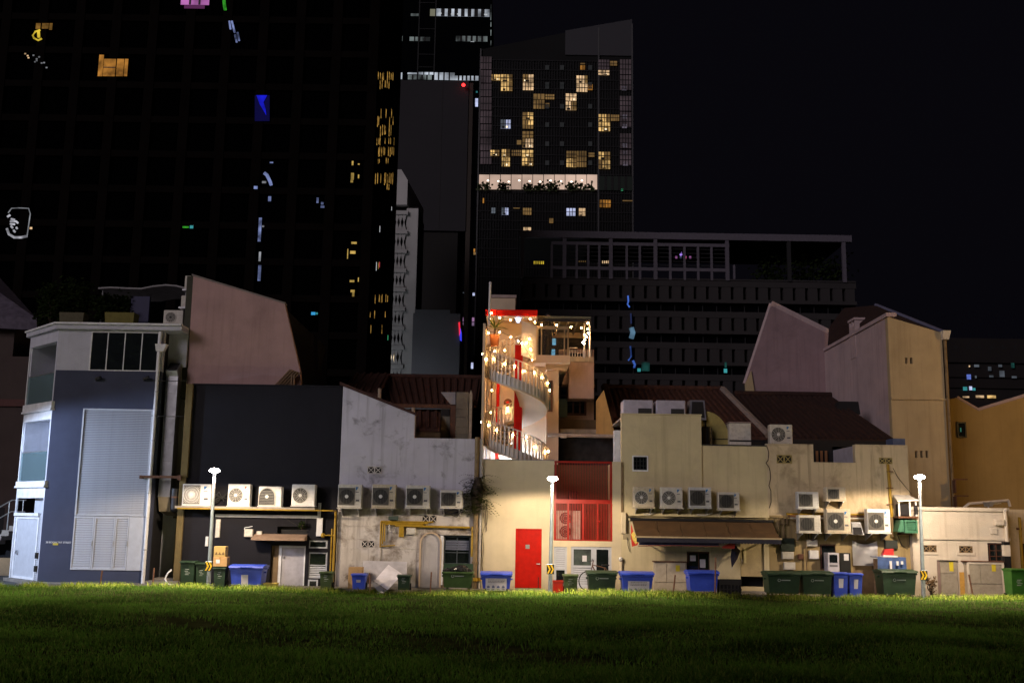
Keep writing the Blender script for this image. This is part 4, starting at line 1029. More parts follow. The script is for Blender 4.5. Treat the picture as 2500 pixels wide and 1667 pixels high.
# yard behind the white parapet
YD = Y0 + 4.2
K = thing('rear_shophouse', 'tiled shophouse roof and yard walls behind the stained white parapet', 'building', (X(1040, 1000, YD), YD, 0))
e0, e1 = P(938, 984, YD), P(1104, 988, YD); r0, r1 = P(915, 921, YD+3), P(1175, 925, YD+3)
e0.z = e1.z = (e0.z+e1.z)/2; r0.z = r1.z = (r0.z+r1.z)/2
e2 = P(1165, 988, YD); e2.z = e0.z
roof_slab(K, e0, e2, r0+Vector((0, 0, 0)), r1, m_tile)
tiles(K, e0, e2, r0, r1, m_tile, .24)
part('gutter', MB().box(e0.x, e1.x, YD-.12, YD-.0, e0.z-.16, e0.z-.02), m_rust, K)
part('ridge', MB().tube([tuple(r0+Vector((0, 0, .05))), tuple(r1+Vector((0, 0, .05)))], .12, 8), m_tile, K)
q = [P(x, y, YD+.3) for x, y in ((905, 948), (925, 921), (955, 915))]
part('yard_wall', MB().box(e0.x, P(1142, 1000, YD+.3).x, YD+.35, YD+.6, 0, e0.z-.16), plaster('brown_yard_wall', (.13, .085, .05), .7), K)
lr0, lr1 = P(1016, 1003, YD-.1), P(1074, 1005, YD-.1); le0, le1 = P(1016, 1046, YD-1.6), P(1074, 1046, YD-1.6)
roof_slab(K, le0, le1, lr0, lr1, m_tile, name='lean_to_roof'); tiles(K, le0, le1, lr0, lr1, m_tile, .26, .08)
part('lean_to_wall', MB().box(le0.x, le1.x, YD-1.55, YD-.2, 0, le0.z-.12), m_brownwall, K)
a = R(1076, 997, 1098, 1068, YD-.3)
part('pier', MB().box(a[0], a[1], YD-.3, YD+.3, 0, a[3]), plaster('mossy_grey_wall', (.20, .19, .15), .6), K)
part('pier_window', MB().box(*R(1077, 998, 1097, 1015, YD-.32)[:2], YD-.33, YD-.305, *R(1077, 998, 1097, 1015, YD-.32)[2:]), m_dark, K)
a = R(1099, 988, 1112, 1068, YD-.5); part('pier', MB().box(a[0], a[1], YD-.5, YD+.2, 0, a[3]), mat('rust_brown_render', (.13, .06, .035), .8, dirt=.5), K)
a = R(1113, 957, 1143, 1068, YD-.8); part('flank_wall', MB().box(a[0], a[1], YD-.8, YD+.1, 0, a[3]), MATS['mossy_grey_wall'], K)
for y in (996, 1016, 1040, 1057): part('wall_ledge', MB().box(a[0]-.01, a[1]+.01, YD-.83, YD-.801, Z(1128, y+2, YD-.8), Z(1128, y, YD-.8)), MATS['mossy_grey_wall'], K)
part('corner_screen', MB().prism([(P(x, y, YD-.55).x, P(x, y, YD-.55).z) for x, y in ((1076, 957), (1112, 957), (1112, 987), (1100, 987))], YD-.55, YD-.4), mat('grey_screen', (.30, .29, .30), .7), K)
a = R(1145, 961, 1152, 1068, Y0+.9); part('gate_post', MB().box(a[0], a[1], Y0+.9, Y0+1.05, zpar-.4, a[3]).prism([(a[0], a[3]), (a[1], a[3]), ((a[0]+a[1])/2, a[3]+.15)], Y0+.9, Y0+1.05), mat('pale_post', (.42, .33, .24), .7, dirt=.5), K)
for (x, y, h) in ((927, 960, .45), (1009, 1008, .5)):
    p_ = P(x, y, Y0+2.4); part('roof_vent', MB().cyl((p_.x, p_.y, p_.z-.6), (p_.x, p_.y, p_.z+h*.4), .07), mat('pale_post', (.42, .33, .24), .7), K)
rl0, rl1, el0, el1 = P(865, 912, Y0+7), P(950, 912, Y0+7), P(838, 946, Y0+3.5), P(925, 962, Y0+3.5)
roof_slab(K, el0, el1, rl0, rl1, m_tile, name='side_roof'); tiles(K, el0, el1, rl0, rl1, m_tile, .24)
# ------------------------------------------------------------------ D: cream wall with red door, red cage bay
m_cream = plaster('cream_render', (.62, .53, .32), .40, streak=.35, stain=(.2, .15, .08), lo=.54, hi=.85)
m_cream2 = plaster('cream_render_clean', (.66, .56, .37), .10, streak=.10, stain=(.25, .2, .12), lo=.6, hi=.95)
XD0, XD1, XD2, XD3 = X(1177, 1280), X(1352, 1250), X(1495, 1250), X(1517, 1250)
zD = Z(1260, 1123)
D = thing('red_door_building', 'cream rear wall with a red door and a red caged service bay', 'building', ((XD0+XD3)/2, Y0, 0))
hdr = R(1258, 1290, 1322, 1438, Y0); hdr = (hdr[0], hdr[1], .13, hdr[3])
hcage = R(1353, 1125, 1495, 1320, Y0); hcage = (XD1, XD2, hcage[2], zD+.01)
hlv = R(1352, 1334, 1384, 1425, Y0); hlv = (XD1+.01, hlv[1], .25, hlv[3])
hwn = R(1394, 1334, 1493, 1436, Y0); hwn = (hwn[0], hwn[1], .16, hwn[3])
part('wall', MB().wall(XD0, XD3, 0, zD, Y0, Y0+.25, [hdr, (hcage[0], hcage[1], hcage[2], zD-.0001 if False else zD+.5), hlv, hwn]), m_cream2, D)
part('parapet_line', MB().box(XD0, XD1, Y0-.015, Y0+.26, zD+.001, zD+.03), mat('grey_flashing', (.25, .24, .24), .6), D)
part('plinth', MB().box(XD0, hdr[0]-.02, Y0-.03, Y0-.002, 0, .22), m_cream2, D)
dd = part('red_door', MB().box(hdr[0]+.012, hdr[1]-.012, Y0+.03, Y0+.08, .15, hdr[3]-.012), m_red, D)
part('door_frame', MB().wall(hdr[0], hdr[1], .13, hdr[3], Y0-.01, Y0+.025, [(hdr[0]+.03, hdr[1]-.03, .12, hdr[3]-.03)]), m_red, dd)
part('door_plate', MB().box(X(1283, 1334), X(1293, 1334), Y0+.022, Y0+.029, Z(1288, 1339), Z(1288, 1329)), mat('brushed_plate', (.30, .28, .26), .4, .5), dd)
part('lever_handle', MB().cyl((X(1317, 1376), Y0-.05, Z(1317, 1376)), (X(1317, 1376), Y0+.03, Z(1317, 1376)), .025).cyl((X(1309, 1377), Y0-.05, Z(1317, 1376)), (X(1318, 1377), Y0-.05, Z(1317, 1376)), .016), m_steel, dd)
part('door_stop', MB().box(X(1313, 1425), X(1315, 1425), Y0+.02, Y0+.029, Z(1314, 1435), Z(1314, 1408)), m_black, dd)
part('threshold', MB().box(hdr[0], hdr[1], Y0-.1, Y0+.25, .0, .129), m_steel, D)
part('bay_back', MB().box(XD1-.05, XD2+.05, Y0+2.2, Y0+2.3, 0, zD-.02), plaster('brown_bay_wall', (.13, .075, .045), .5), D)
part('bay_floor', MB().box(XD1-.05, XD2+.05, Y0+.26, Y0+2.19, hcage[2]-.12, hcage[2]-.003), m_concrete, D)
part('bay_side', MB().box(XD1-.25, XD1-.05, Y0+.26, Y0+2.3, 0, zD-.02), m_cream2, D)
part('bay_side', MB().box(XD2+.05, XD2+.25, Y0+.26, Y0+2.3, 0, zD-.02), m_cream2, D)
part('lower_back', MB().box(XD1, XD2, Y0+.6, Y0+.65, 0, hcage[2]-.13), m_dark, D)
part('side_return', MB().box(XD0+.02, XD1-.26, Y0+.26, Y0+.9, 0, zD-.3), m_dark, D)
part('bay_shelf_item', MB().cbox(X(1395, 1190), X(1420, 1190), Y0+1.9, Y0+2.15, hcage[2], Z(1405, 1195), .02), m_dark, D)
fr = thing('red_cage', 'red steel cage of vertical bars over the service bay', 'grille', ((XD1+XD2)/2, Y0, hcage[2]))
zbm0, zbm1 = Z(1424, 1229), Z(1424, 1219)
part('cross_beam', MB().box(XD1+.01, XD2-.01, Y0+.0, Y0+.07, zbm0, zbm1), m_redframe, fr)
part('bottom_rail', MB().box(XD1+.01, XD2-.01, Y0+.01, Y0+.06, hcage[2]+.002, hcage[2]+.05), m_redframe, fr)
part('top_rail', MB().box(XD1+.01, XD2-.01, Y0+.01, Y0+.06, zD-.06, zD), m_redframe, fr)
for px in (1355, 1387, 1424, 1459, 1493):
    x_ = X(px, 1270); part('post', MB().box(x_-.035, x_+.035, Y0+.005, Y0+.065, hcage[2]+.052, zbm0-.002), m_redframe, fr)
for px in (1356, 1492):
    x_ = X(px, 1170); part('post', MB().box(x_-.03, x_+.03, Y0+.005, Y0+.065, zbm1+.002, zD-.062), m_redframe, fr)
first = first2 = None
nb = 36; wb = XD2-XD1
for k in range(nb):
    x_ = XD1 + wb*(k+.5)/nb
    if first is None:
        first = part('bar', MB().box(x_-.010, x_+.010, Y0+.028, Y0+.046, hcage[2]+.052, zbm0-.002), m_redframe, fr)
        first2 = part('bar', MB().box(x_-.006, x_+.006, Y0+.030, Y0+.044, zbm1+.002, zD-.062), m_redframe, fr)
    else: again(first, dx=wb*k/nb); again(first2, dx=wb*k/nb)
for px in (1391, 1462): q = P(px, 1273, Y0); part('latch', MB().cbox(q.x-.05, q.x+.05, Y0-.03, Y0+.004, q.z-.03, q.z+.03, .008), m_redframe, fr)
# twin-fan condenser inside the cage
x0, x1, z0, z1 = R(1357, 1246, 1418, 1317, Y0+.7)
tc_ = thing('air_conditioner', 'tall twin-fan outdoor unit behind the red cage bars', 'air conditioner', ((x0+x1)/2, Y0+.9, z0))
part('casing', MB().cbox(x0, x1, Y0+.7, Y0+1.1, z0, z1, .02), m_acgrey, tc_)
for f in (.28, .74):
    cc = (x0+(x1-x0)*.38, Y0+.695, z0+(z1-z0)*f); r_ = (z1-z0)*.21
    part('fan_opening', MB().disc(cc, r_, .004), m_fan, tc_)
    g = MB().ring((cc[0], cc[1]-.02, cc[2]), r_*1.05, .02, .02)
    for q in (.4, .7): g.ring((cc[0], cc[1]-.015, cc[2]), r_*q, .01, .012)
    part('fan_guard', g, m_acgrey, tc_)
# louvre door and kitchen window under the cage
ld_ = part('louvre_door', MB().wall(hlv[0], hlv[1], hlv[2], hlv[3], Y0+.03, Y0+.09, [(hlv[0]+.09, hlv[1]-.07, hlv[2]+.55, hlv[3]-.09), (hlv[0]+.09, hlv[1]-.07, hlv[2]+.06, hlv[2]+.50)]), m_louvre, D)
slats(ld_, hlv[0]+.09, hlv[1]-.07, hlv[2]+.55, hlv[3]-.09, Y0+.04, m_louvre, .075, .04)
part('pane', MB().box(hlv[0]+.08, hlv[1]-.06, Y0+.06, Y0+.066, hlv[2]+.05, hlv[2]+.51), m_glass, ld_)
W_ = hwn[1]-hwn[0]; xm = hwn[0]+W_*.535
ww = part('window_frame', MB().wall(hwn[0], hwn[1], hwn[2], hwn[3], Y0+.03, Y0+.09, [(hwn[0]+.09, xm-.05, hwn[3]-.63, hwn[3]-.09), (hwn[0]+.09, xm-.05, hwn[2]+.07, hwn[3]-.71), (xm+.13, hwn[1]-.10, hwn[3]-.95, hwn[3]-.09)]), m_louvre, D)
m_lit = glow('dim_kitchen_glass', (.55, .60, .42), .10, .5, 3)
part('pane', MB().box(hwn[0]+.08, xm-.04, Y0+.06, Y0+.066, hwn[3]-.64, hwn[3]-.08), m_lit, ww)
part('pane', MB().box(xm+.12, hwn[1]-.09, Y0+.06, Y0+.066, hwn[3]-.96, hwn[3]-.08), m_glass, ww)
part('notice', MB().box(xm-.35, xm-.20, Y0+.05, Y0+.058, hwn[3]-.5, hwn[3]-.3), m_paper, ww)
slats(ww, hwn[0]+.09, xm-.05, hwn[2]+.07, hwn[3]-.71, Y0+.04, m_louvre, .075, .04)
for k, (a, b, c) in enumerate(((.18, .4, .25), (.25, .3, .55), (.35, .42, .7))):
    part('bottle', MB().cyl((xm+.12+a, Y0+.12, hwn[3]-.95), (xm+.12+a, Y0+.12, hwn[3]-.95+c), .04), m_acgrey, ww)
# party column, drain chase
ch = thing('rainwater_box', 'grimy cream rainwater downpipe with offset box right of the red cage', 'pipe', (X(1520, 1320), Y0-.1, 0))
part('pipe', MB().box(X(1516, 1180), X(1521, 1180), Y0-.10, Y0-.002, Z(1518, 1252), Z(1518, 1128)), m_rot, ch)
part('box', MB().cbox(X(1515, 1270), X(1528, 1270), Y0-.16, Y0-.002, Z(1520, 1302), Z(1520, 1250), .02), m_cream2, ch)
part('shoe', MB().prismx([(Y0-.16, Z(1520, 1302)), (Y0-.002, Z(1520, 1302)), (Y0-.002, Z(1520, 1316))], X(1520, 1310), X(1544, 1310)), m_cream2, ch)
part('lower_pipe', MB().cyl((X(1516, 1400), Y0-.06, .1), (X(1516, 1400), Y0-.06, Z(1516, 1366)), .05), m_cream2, ch)
part('lower_bend', MB().sphere((X(1515, 1364), Y0-.08, Z(1516, 1364)), .085, 8, 5), m_acgrey, ch, True)
# ------------------------------------------------------------------ E: rear block with roof terrace behind the red-door wall
m_peach = plaster('warm_cream_paint', (.66, .54, .40), .10, streak=.1, stain=(.3, .22, .15), lo=.6, hi=.95)
m_mauve = plaster('mauve_grey_render', (.36, .27, .25), .35, streak=.3, stain=(.12, .09, .08))
m_brownwood = mat('dark_timber', (.075, .030, .018), .6, var=.3, scale=15)
E = thing('terrace_building', 'cream rear block with a roof terrace behind the spiral stair', 'building', (X(1300, 1120, 41), 41., 0))
YB = 40.2
xb0, xb1 = X(1179, 950, YB), X(1336, 950, YB)
part('back_wall', MB().box(xb0, xb1, YB, YB+.2, 0, Z(1250, 868, YB)), m_peach, E)
part('flank_wall', MB().box(X(1177, 950, 37.6), X(1183, 950, 37.6), 37.3, YB-.01, 0, Z(1180, 793, 37.6)), m_peach, E)
YT = 41.0
part('terrace_wall', MB().box(X(1190, 800, YT), X(1312, 800, YT), YT, YT+.2, Z(1250, 868, YB)+.02, Z(1250, 768, YT)), m_peach, E)
part('terrace_floor', MB().box(xb0, X(1450, 860, YB), YB+.0, YB+5, Z(1250, 868, YB)-.2, Z(1250, 868, YB)-.003), m_concrete, E)
f = R(1185, 756, 1312, 770, 38.9)
part('red_fascia', MB().box(f[0], f[1], 38.9, 39.0, f[2], f[3]), m_red, E)
part('terrace_roof', MB().box(f[0]+.02, f[1]-.02, 39.01, 42, f[3]-.14, f[3]-.02), m_peach, E)
f2 = R(1198, 720, 1258, 757, 40); part('roof_box', MB().box(f2[0], f2[1], 40, 41.5, f[3]-.01, f2[3]-.12), m_peach, E)
part('roof_box_cap', MB().box(f2[0]-.04, f2[1]+.04, 39.96, 41.54, f2[3]-.118, f2[3]), mat('mauve_cap', (.35, .28, .27), .8), E)
# balcony: slab, corbel, column
s = R(1304, 867, 1392, 885, 39.2); YS = 39.2
part('balcony_slab', MB().box(s[0], s[1], YS, YB+3, s[2], s[3]), m_peach, E)
part('corbel', MB().prism([(X(1332, 886, YS+.4), s[2]-.002), (X(1391, 886, YS+.4), s[2]-.002), (X(1384, 902, YS+.4), Z(1384, 903, YS+.4)), (X(1332, 902, YS+.4), Z(1340, 903, YS+.4))], YS+.4, YB+3), m_peach, E)
part('column', MB().box(X(1334, 990, YS+.5), X(1364, 990, YS+.5), YS+.5, YB+.6, 0, Z(1345, 903, YS+.4)-.003), m_peach, E)
cw = framed(E, 1336, 929, 1349, 1005, YS+.49, m_brownwood, mat('teal_glass', (.02, .10, .12), .2), hbars=(.5,), fw=.07, depth=.05, name='stair_window')
# side block right of the column
YQ = 41.4
q = R(1364, 858, 1450, 1066, YQ)
hq = R(1364, 945, 1432, 1014, YQ)
part('side_wall', MB().wall(q[0], q[1], 0, q[3], YQ, YQ+.25, [hq]), m_mauve, E)
part('side_roof_kerb', MB().box(q[0], q[1], YQ-.04, YQ+.3, q[3]+.002, q[3]+.07), m_mauve, E)
part('buttress', MB().prism([(P(x, y, YQ-.6).x, P(x, y, YQ-.6).z) for x, y in ((1392, 886), (1386, 886), (1372, 940), (1392, 940))], YQ-.9, YQ-.003), m_mauve, E)
tw = framed(E, 1364, 945, 1432, 1014, YQ+.15, m_brownwood, m_glass, (.28, .52, .76), (.7,), fw=.09, name='timber_window')
part('window_lintel', MB().box(hq[0]-.1, hq[1]+.35, YQ-.18, YQ-.002, hq[3], hq[3]+.1), m_brownwood, E)
a = R(1365, 973, 1385, 1018, YQ-.1); part('frosted_panel', MB().box(a[0], a[1], YQ-.08, YQ-.03, a[2], a[3]), mat('sea_green_panel', (.16, .22, .18), .4), E)
part('yard_ledge', MB().box(q[0], X(1458, 1040, YQ-1), YQ-1.4, YQ-.01, Z(1400, 1047, YQ-1.4)-.15, Z(1400, 1047, YQ-1.4)), m_concrete, E)
part('yard_wall', MB().box(q[0], X(1462, 1040, YQ-.6), YQ-.5, YQ-.4, 0, Z(1400, 1024, YQ-.5)), plaster('brown_yard_wall2', (.17, .13, .085), .6), E)
part('lower_yard_wall', MB().box(X(1334, 1100, 40.5), X(1500, 1100, 40.5), 40.6, 40.7, 0, Z(1400, 1064, 40.5)), mat('dark_yard', (.03, .03, .033), .8, var=.5), E)
part('gutter', MB().cyl((X(1336, 1061, 39), 39, Z(1336, 1061, 39)), (X(1498, 1061, 39), 39, Z(1336, 1061, 39)-.02), .07), mat('pale_gutter', (.40, .34, .30), .6, dirt=.4), E)
part('gutter_joint', MB().cbox(X(1368, 1062, 39), X(1384, 1062, 39), 38.9, 39.1, Z(1376, 1069, 39), Z(1376, 1059, 39), .02), MATS['pale_gutter'], E)
# terrace canopy on the right and its furniture
cy0, cy1 = 39.3, 42.6
c = R(1313, 772, 1443, 784, cy0)
can = part('canopy_roof', MB().box(c[0], c[1], cy0, cy1, c[3]-.08, c[3]), mat('olive_metal', (.20, .19, .12), .45, .3), E)
for k in range(6):
    x_ = c[0] + (c[1]-c[0])*(k+.5)/6; part('canopy_rafter', MB().box(x_-.03, x_+.03, cy0+.05, cy1, c[3]-.20, c[3]-.082), m_steel, can)
part('canopy_beam', MB().box(c[0], c[1], cy0-.03, cy0+.03, c[2]-.02, c[2]+.09), m_black, can)
zdk = s[3]
for px in (1440, 1428): x_ = X(px, 830, cy0+.1); part('canopy_post', MB().cyl((x_, cy0+.1+(1440-px)*.03, zdk), (x_, cy0+.1+(1440-px)*.03, c[2]), .035), m_steel, can)
part('lounge_wall', MB().box(X(1345, 810, cy1-.4), X(1424, 810, cy1-.4), cy1-.4, cy1-.3, Z(1380, 824, cy1-.4), c[3]-.1), m_peach, E)
part('lounge_back', MB().box(c[0], c[1], cy1, cy1+.1, zdk-.1, c[3]-.1), mat('lounge_dark', (.03, .028, .025), .6), E)
g = part('glass_box', MB().box(X(1316, 830, YS+.05), X(1384, 830, YS+.05), YS+.05, YS+.06, zdk+.02, Z(1350, 805, YS)), glassm('terrace_glass', (.80, .80, .76), .04), E)
for px in (1313, 1322, 1378, 1387): x_ = X(px, 830, YS+.04); part('glass_post', MB().box(x_-.025, x_+.025, YS+.02, YS+.10, zdk+.003, Z(1350, 795, YS)), mat('champagne_metal', (.42, .34, .22), .35, .6), g)
part('glass_header', MB().box(X(1313, 800, YS+.04), X(1388, 800, YS+.04), YS+.015, YS+.105, Z(1350, 803, YS), Z(1350, 796, YS)), MATS['champagne_metal'], g)
rl = thing('terrace_railing', 'low railing on the parapet right of the terrace glass', 'railing', (X(1420, 856, 40.3), 40.3, q[3]))
za_, zb2 = Z(1420, 852, 40.3), Z(1420, 857, 40.3)
part('top_rail', MB().cyl((X(1390, 850, 40.3), 40.3, za_), (X(1444, 850, 40.3), 40.3, za_), .03), m_brownwood, rl)
for k in range(9): x_ = X(1391+k*6.5, 850, 40.3); part('baluster', MB().cyl((x_, 40.3, za_-.35), (x_, 40.3, za_), .018), m_steel, rl)
part('parapet', MB().box(X(1389, 858, 40.3), X(1450, 858, 40.3), 40.25, 41.38, zdk-1.5, za_-.3), m_mauve, rl)
sf = thing('lounge_sofa', 'dark lounge seat under the cream terrace screen', 'sofa', (X(1402, 855, 41.2), 41.2, zdk))
part('seat', MB().cbox(X(1391, 850, 41.2), X(1424, 850, 41.2), 41.2, 41.9, zdk, zdk+.42, .04), m_dark, sf)
part('back', MB().cbox(X(1391, 850, 41.2), X(1424, 850, 41.2), 41.9, 42.1, zdk+.2, zdk+.95, .04), m_dark, sf)
part('table_top', MB().box(X(1389, 850, 40.6), X(1410, 850, 40.6), 40.6, 41.0, Z(1400, 850, 40.6), Z(1400, 848, 40.6)), m_steel, sf)
# white mast, palm, lantern
ms = thing('white_mast', 'slim white mast standing in front of the red terrace fascia', 'mast', (X(1195, 790, 38.8), 38.8, Z(1195, 795, 38.8)))
part('shaft', MB().cyl((X(1195, 740, 38.8), 38.8, Z(1195, 795, 38.8)), (X(1196, 740, 38.8), 38.8, Z(1195, 692, 38.8)), .045, n=10), m_white, ms, True)
part('finial', MB().sphere((X(1196, 740, 38.8), 38.8, Z(1195, 691, 38.8)), .055, 8, 5), m_white, ms, True)
pt = P(1207, 838, 38.9)
pm = thing('potted_palm', 'small potted palm at the top of the spiral stair', 'palm', tuple(pt))
part('pot', MB().cyl((pt.x, pt.y, pt.z-.1), (pt.x, pt.y, pt.z+.32), .15, .2, 12), mat('terracotta_pot', (.36, .13, .05), .7), pm, True)
part('trunk', MB().tube([(pt.x, pt.y, pt.z+.3), (pt.x+.02, pt.y, pt.z+.55)], .05), m_bark, pm)
rr = random.Random(4); pf = MB()
for k in range(34):
    a = rr.uniform(0, 2*math.pi); el = rr.uniform(-.1, 1.2); L = rr.uniform(.4, .65); p0 = Vector((pt.x, pt.y, pt.z+.55))
    d = Vector((math.cos(a)*math.cos(el), math.sin(a)*math.cos(el), math.sin(el))); sd = d.cross(Vector((0, 0, 1))).normalized()*.03
    p1 = p0 + d*L*.6; p2 = p0 + d*L + Vector((0, 0, -.08))
    pf.add([p0, p1+sd, p2, p1-sd], [(0, 1, 2, 3)])
part('fronds', pf, mat('palm_leaf', (.10, .14, .02), .6, var=.3), pm)
ln = thing('hanging_lantern', 'bluish white glowing lantern under the red terrace fascia', 'lantern', (X(1265, 790, 39.4), 39.4, Z(1265, 790, 39.4)))
part('shade', MB().cyl((X(1265, 780, 39.4), 39.4, Z(1265, 788, 39.4)), (X(1265, 780, 39.4), 39.4, Z(1265, 776, 39.4)), .05, .13, 8), glow('lantern_blue_white', (.62, .70, 1.), 2.2), ln)
part('cap', MB().cyl((X(1265, 780, 39.4), 39.4, Z(1265, 776, 39.4)), (X(1265, 780, 39.4), 39.4, Z(1265, 771, 39.4)), .1, .03, 8), m_white, ln)
# ------------------------------------------------------------------ spiral stair
CX, CY, RS = .165, 38.35, 1.165
zM = Z(1183, 849, CY); PT = Z(1183, 849, CY) - Z(1183, 1013, CY)
m_bal = mat('white_metal_baluster', (.60, .57, .53), .4, var=.05)
m_strg = mat('grey_white_stringer', (.55, .54, .52), .5)
S = thing('spiral_stair', 'white spiral stair with slatted balustrade hung with string lights', 'stair', (CX, CY, 0))
def hz(s): return zM + PT/2*(1 - s)
def hp_(s, r, dz=0.): return Vector((CX + r*math.cos(math.pi*s), CY + r*math.sin(math.pi*s), hz(s) + dz))
SBEG, SEND = .36, 4.04
NB = 25; first = None
for k in range(int(SBEG*NB), int(SEND*NB) + 1):
    s = k/NB
    if first is None:
        zb0 = hz(s); first = part('baluster', MB().box(CX+RS, CX+RS+.05, CY-.026, CY+.026, hz(0)-.98, hz(0)), m_bal, S)
        first.location.z = hz(s)-hz(0); first.rotation_euler = (0, 0, math.pi*s)
    else: again(first, dz=hz(s)-zb0, rot=(0, 0, math.pi*s))
def ribbon(r0, r1, d0, d1, n, s0=SBEG, s1=SEND):
    b = MB()
    V = []
    for i in range(n+1):
        s = s0 + (s1-s0)*i/n
        V += [hp_(s, r0, d0), hp_(s, r1, d0), hp_(s, r1, d1), hp_(s, r0, d1)]
    Fs = []
    for i in range(n):
        a, c = i*4, i*4+4
        Fs += [(a, a+1, c+1, c), (a+1, a+2, c+2, c+1), (a+2, a+3, c+3, c+2), (a+3, a, c, c+3)]
    Fs += [(3, 2, 1, 0), (n*4, n*4+1, n*4+2, n*4+3)]
    return b.add(V, Fs)
part('stringer', ribbon(RS-.012, RS-.002, -1.0, -.66, 120), m_strg, S, True)
part('top_rail', ribbon(RS-.005, RS+.03, -.002, .03, 120), m_bal, S, True)
part('soffit', ribbon(.16, RS-.014, -1.06, -1.0, 120), m_peach, S, True)
part('landing', MB().box(CX+.3, X(1345, 1125, CY), CY-.5, CY+1.2, hz(4.04)-1.08, hz(4.04)-1.0), m_concrete, S)
first = None; NT = 7
for k in range(int(SBEG*NT)+1, int(SEND*NT)):
    s = k/NT
    if first is None:
        a0, a1 = 0, math.pi/NT*1.08
        poly = [(CX+.15*math.cos(a0), CY+.15*math.sin(a0)), (CX+(RS-.02)*math.cos(a0), CY+(RS-.02)*math.sin(a0)), (CX+(RS-.02)*math.cos(a1/2), CY+(RS-.02)*math.sin(a1/2)), (CX+(RS-.02)*math.cos(a1), CY+(RS-.02)*math.sin(a1)), (CX+.15*math.cos(a1), CY+.15*math.sin(a1))]
        first = part('tread', MB().prismz(poly, hz(0)-.99, hz(0)-.90), m_peach, S)
        zb0 = hz(s); first.location.z = hz(s)-hz(0); first.rotation_euler = (0, 0, math.pi*s)
    else: again(first, dz=hz(s)-zb0, rot=(0, 0, math.pi*s))
part('core_fin', MB().box(CX-.05, CX+.24, CY-.06, CY+.06, .0, Z(1260, 842, CY)), m_red, S)
part('core_post', MB().cyl((CX, CY, 0), (CX, CY, hz(.5)-.3), .045, n=12), m_strg, S, True)
# fire pipes and hose reel on the back wall
rp = thing('red_standpipe', 'red fire standpipe on the wall behind the spiral stair', 'pipe', (X(1215, 1100, YB), YB-.15, 0))
x_ = X(1215, 1000, YB-.15); part('pipe', MB().cyl((x_, YB-.15, 0), (x_, YB-.15, Z(1215, 905, YB)), .06, n=10), m_red, rp, True)
for zz in (3., 4.6, 6.1): part('flange', MB().cyl((x_, YB-.15, zz), (x_, YB-.15, zz+.06), .095, n=10), m_red, rp)
for px, lab in ((1199, 'thin dark pipe left of the red fire standpipe'), (1190, 'thin grey pipe at the left edge of the stair well')):
    x_ = X(px, 1000, YB-.1)
    single('thin_pipe', MB().cyl((x_, YB-.1, 0), (x_, YB-.1, Z(px, 905, YB)), .022, n=6), m_rust if px == 1199 else m_steel, lab, 'pipe', (x_, YB-.1, 0))
hr = thing('hose_reel', 'brown round fire hose reel beside the red stair fin', 'hose reel', (X(1240, 990, YB-.2), YB-.2, Z(1240, 994, YB)))
cc = P(1240, 983, YB-.3)
part('reel', MB().disc((cc.x, cc.y, cc.z), .16, .14, 18), m_rust, hr); part('hub', MB().disc((cc.x, cc.y-.02, cc.z), .06, .02), m_red, hr)
part('bracket', MB().box(cc.x-.05, cc.x+.05, cc.y+.14, YB-.001, cc.z-.05, cc.z+.05), m_steel, hr)
# cool tube light low in the stair well
tl = thing('tube_light', 'cold white tube light low behind the cream wall', 'light', (X(1285, 1120, 39.9), 39.95, Z(1285, 1128, 39.9)))
zz = Z(1285, 1130, 39.9)
part('tube', MB().cyl((X(1195, 1118, 39.9), 39.75, zz), (X(1312, 1118, 39.9), 39.75, zz), .035, n=10), glow('cold_tube', (.72, .82, 1.), 150.), tl, True)
part('fitting', MB().box(X(1190, 1118, 39.9), X(1317, 1118, 39.9), 39.70, 39.80, zz-.14, zz-.05), m_white, tl)
# ------------------------------------------------------------------ string lights
m_bulb = glow('warm_bulb', (1., .50, .17), 260.)
def string(label, pts3, bulbs, r=.024, strength=None):
    t = thing('string_light', label, 'string light', tuple(pts3[0]), 'warm string lights of the roof terrace')
    part('cord', MB().tube([tuple(q) for q in pts3], .008, 4), m_cable, t)
    first = None
    for q in bulbs:
        if first is None: first = part('bulb', MB().sphere(tuple(q), r, 8, 6, 1.25), m_bulb, t, True); f0 = Vector(q)
        else:
            d = Vector(q) - f0; again(first, *d)
    return t
def stair_string(label, s0, s1, n, dz):
    N = 24
    pts = [hp_(s0 + (s1-s0)*i/N, RS+.07, dz + .05*math.sin(i*1.7)) for i in range(N+1)]
    rr = random.Random(int(s0*10)+3)
    bl = [hp_(s0 + (s1-s0)*(i+.3+.4*rr.random())/n, RS+.085, dz - .03 + rr.uniform(-.16, .08)) for i in range(n)]
    string(label, pts, bl)
stair_string('string lights on the middle front sweep of the spiral stair', .92, 2.05, 11, -.22)
stair_string('string lights on the lower front sweep of the spiral stair', 2.92, 4.0, 9, -.15)
stair_string('string lights on the rear sweep at the top of the stair', .42, .92, 4, -.2)
stair_string('string lights on the rear sweep between the two front sweeps', 2.1, 2.9, 4, -.1)
def pix_string(label, pl, Y):
    ps = [P(x, y, Y) for x, y in pl]
    string(label, ps, [q + Vector((0, -.01, -.03)) for q in ps])
pix_string('string lights drooping under the dark terrace canopy', [(1322, 791), (1359, 792), (1394, 797), (1419, 799), (1435, 787)], 39.25)
pix_string('zigzag string lights on the right canopy post', [(1435, 801), (1436, 812), (1428, 816), (1432, 821), (1428, 828), (1423, 834), (1426, 837)], 39.2)
pix_string('string lights under the red terrace fascia', [(1200, 763), (1196, 777), (1220, 774), (1246, 780), (1294, 777), (1306, 785)], 38.85)
pix_string('string lights beside the potted palm', [(1192, 811), (1220, 809), (1247, 821), (1265, 831)], 38.6)
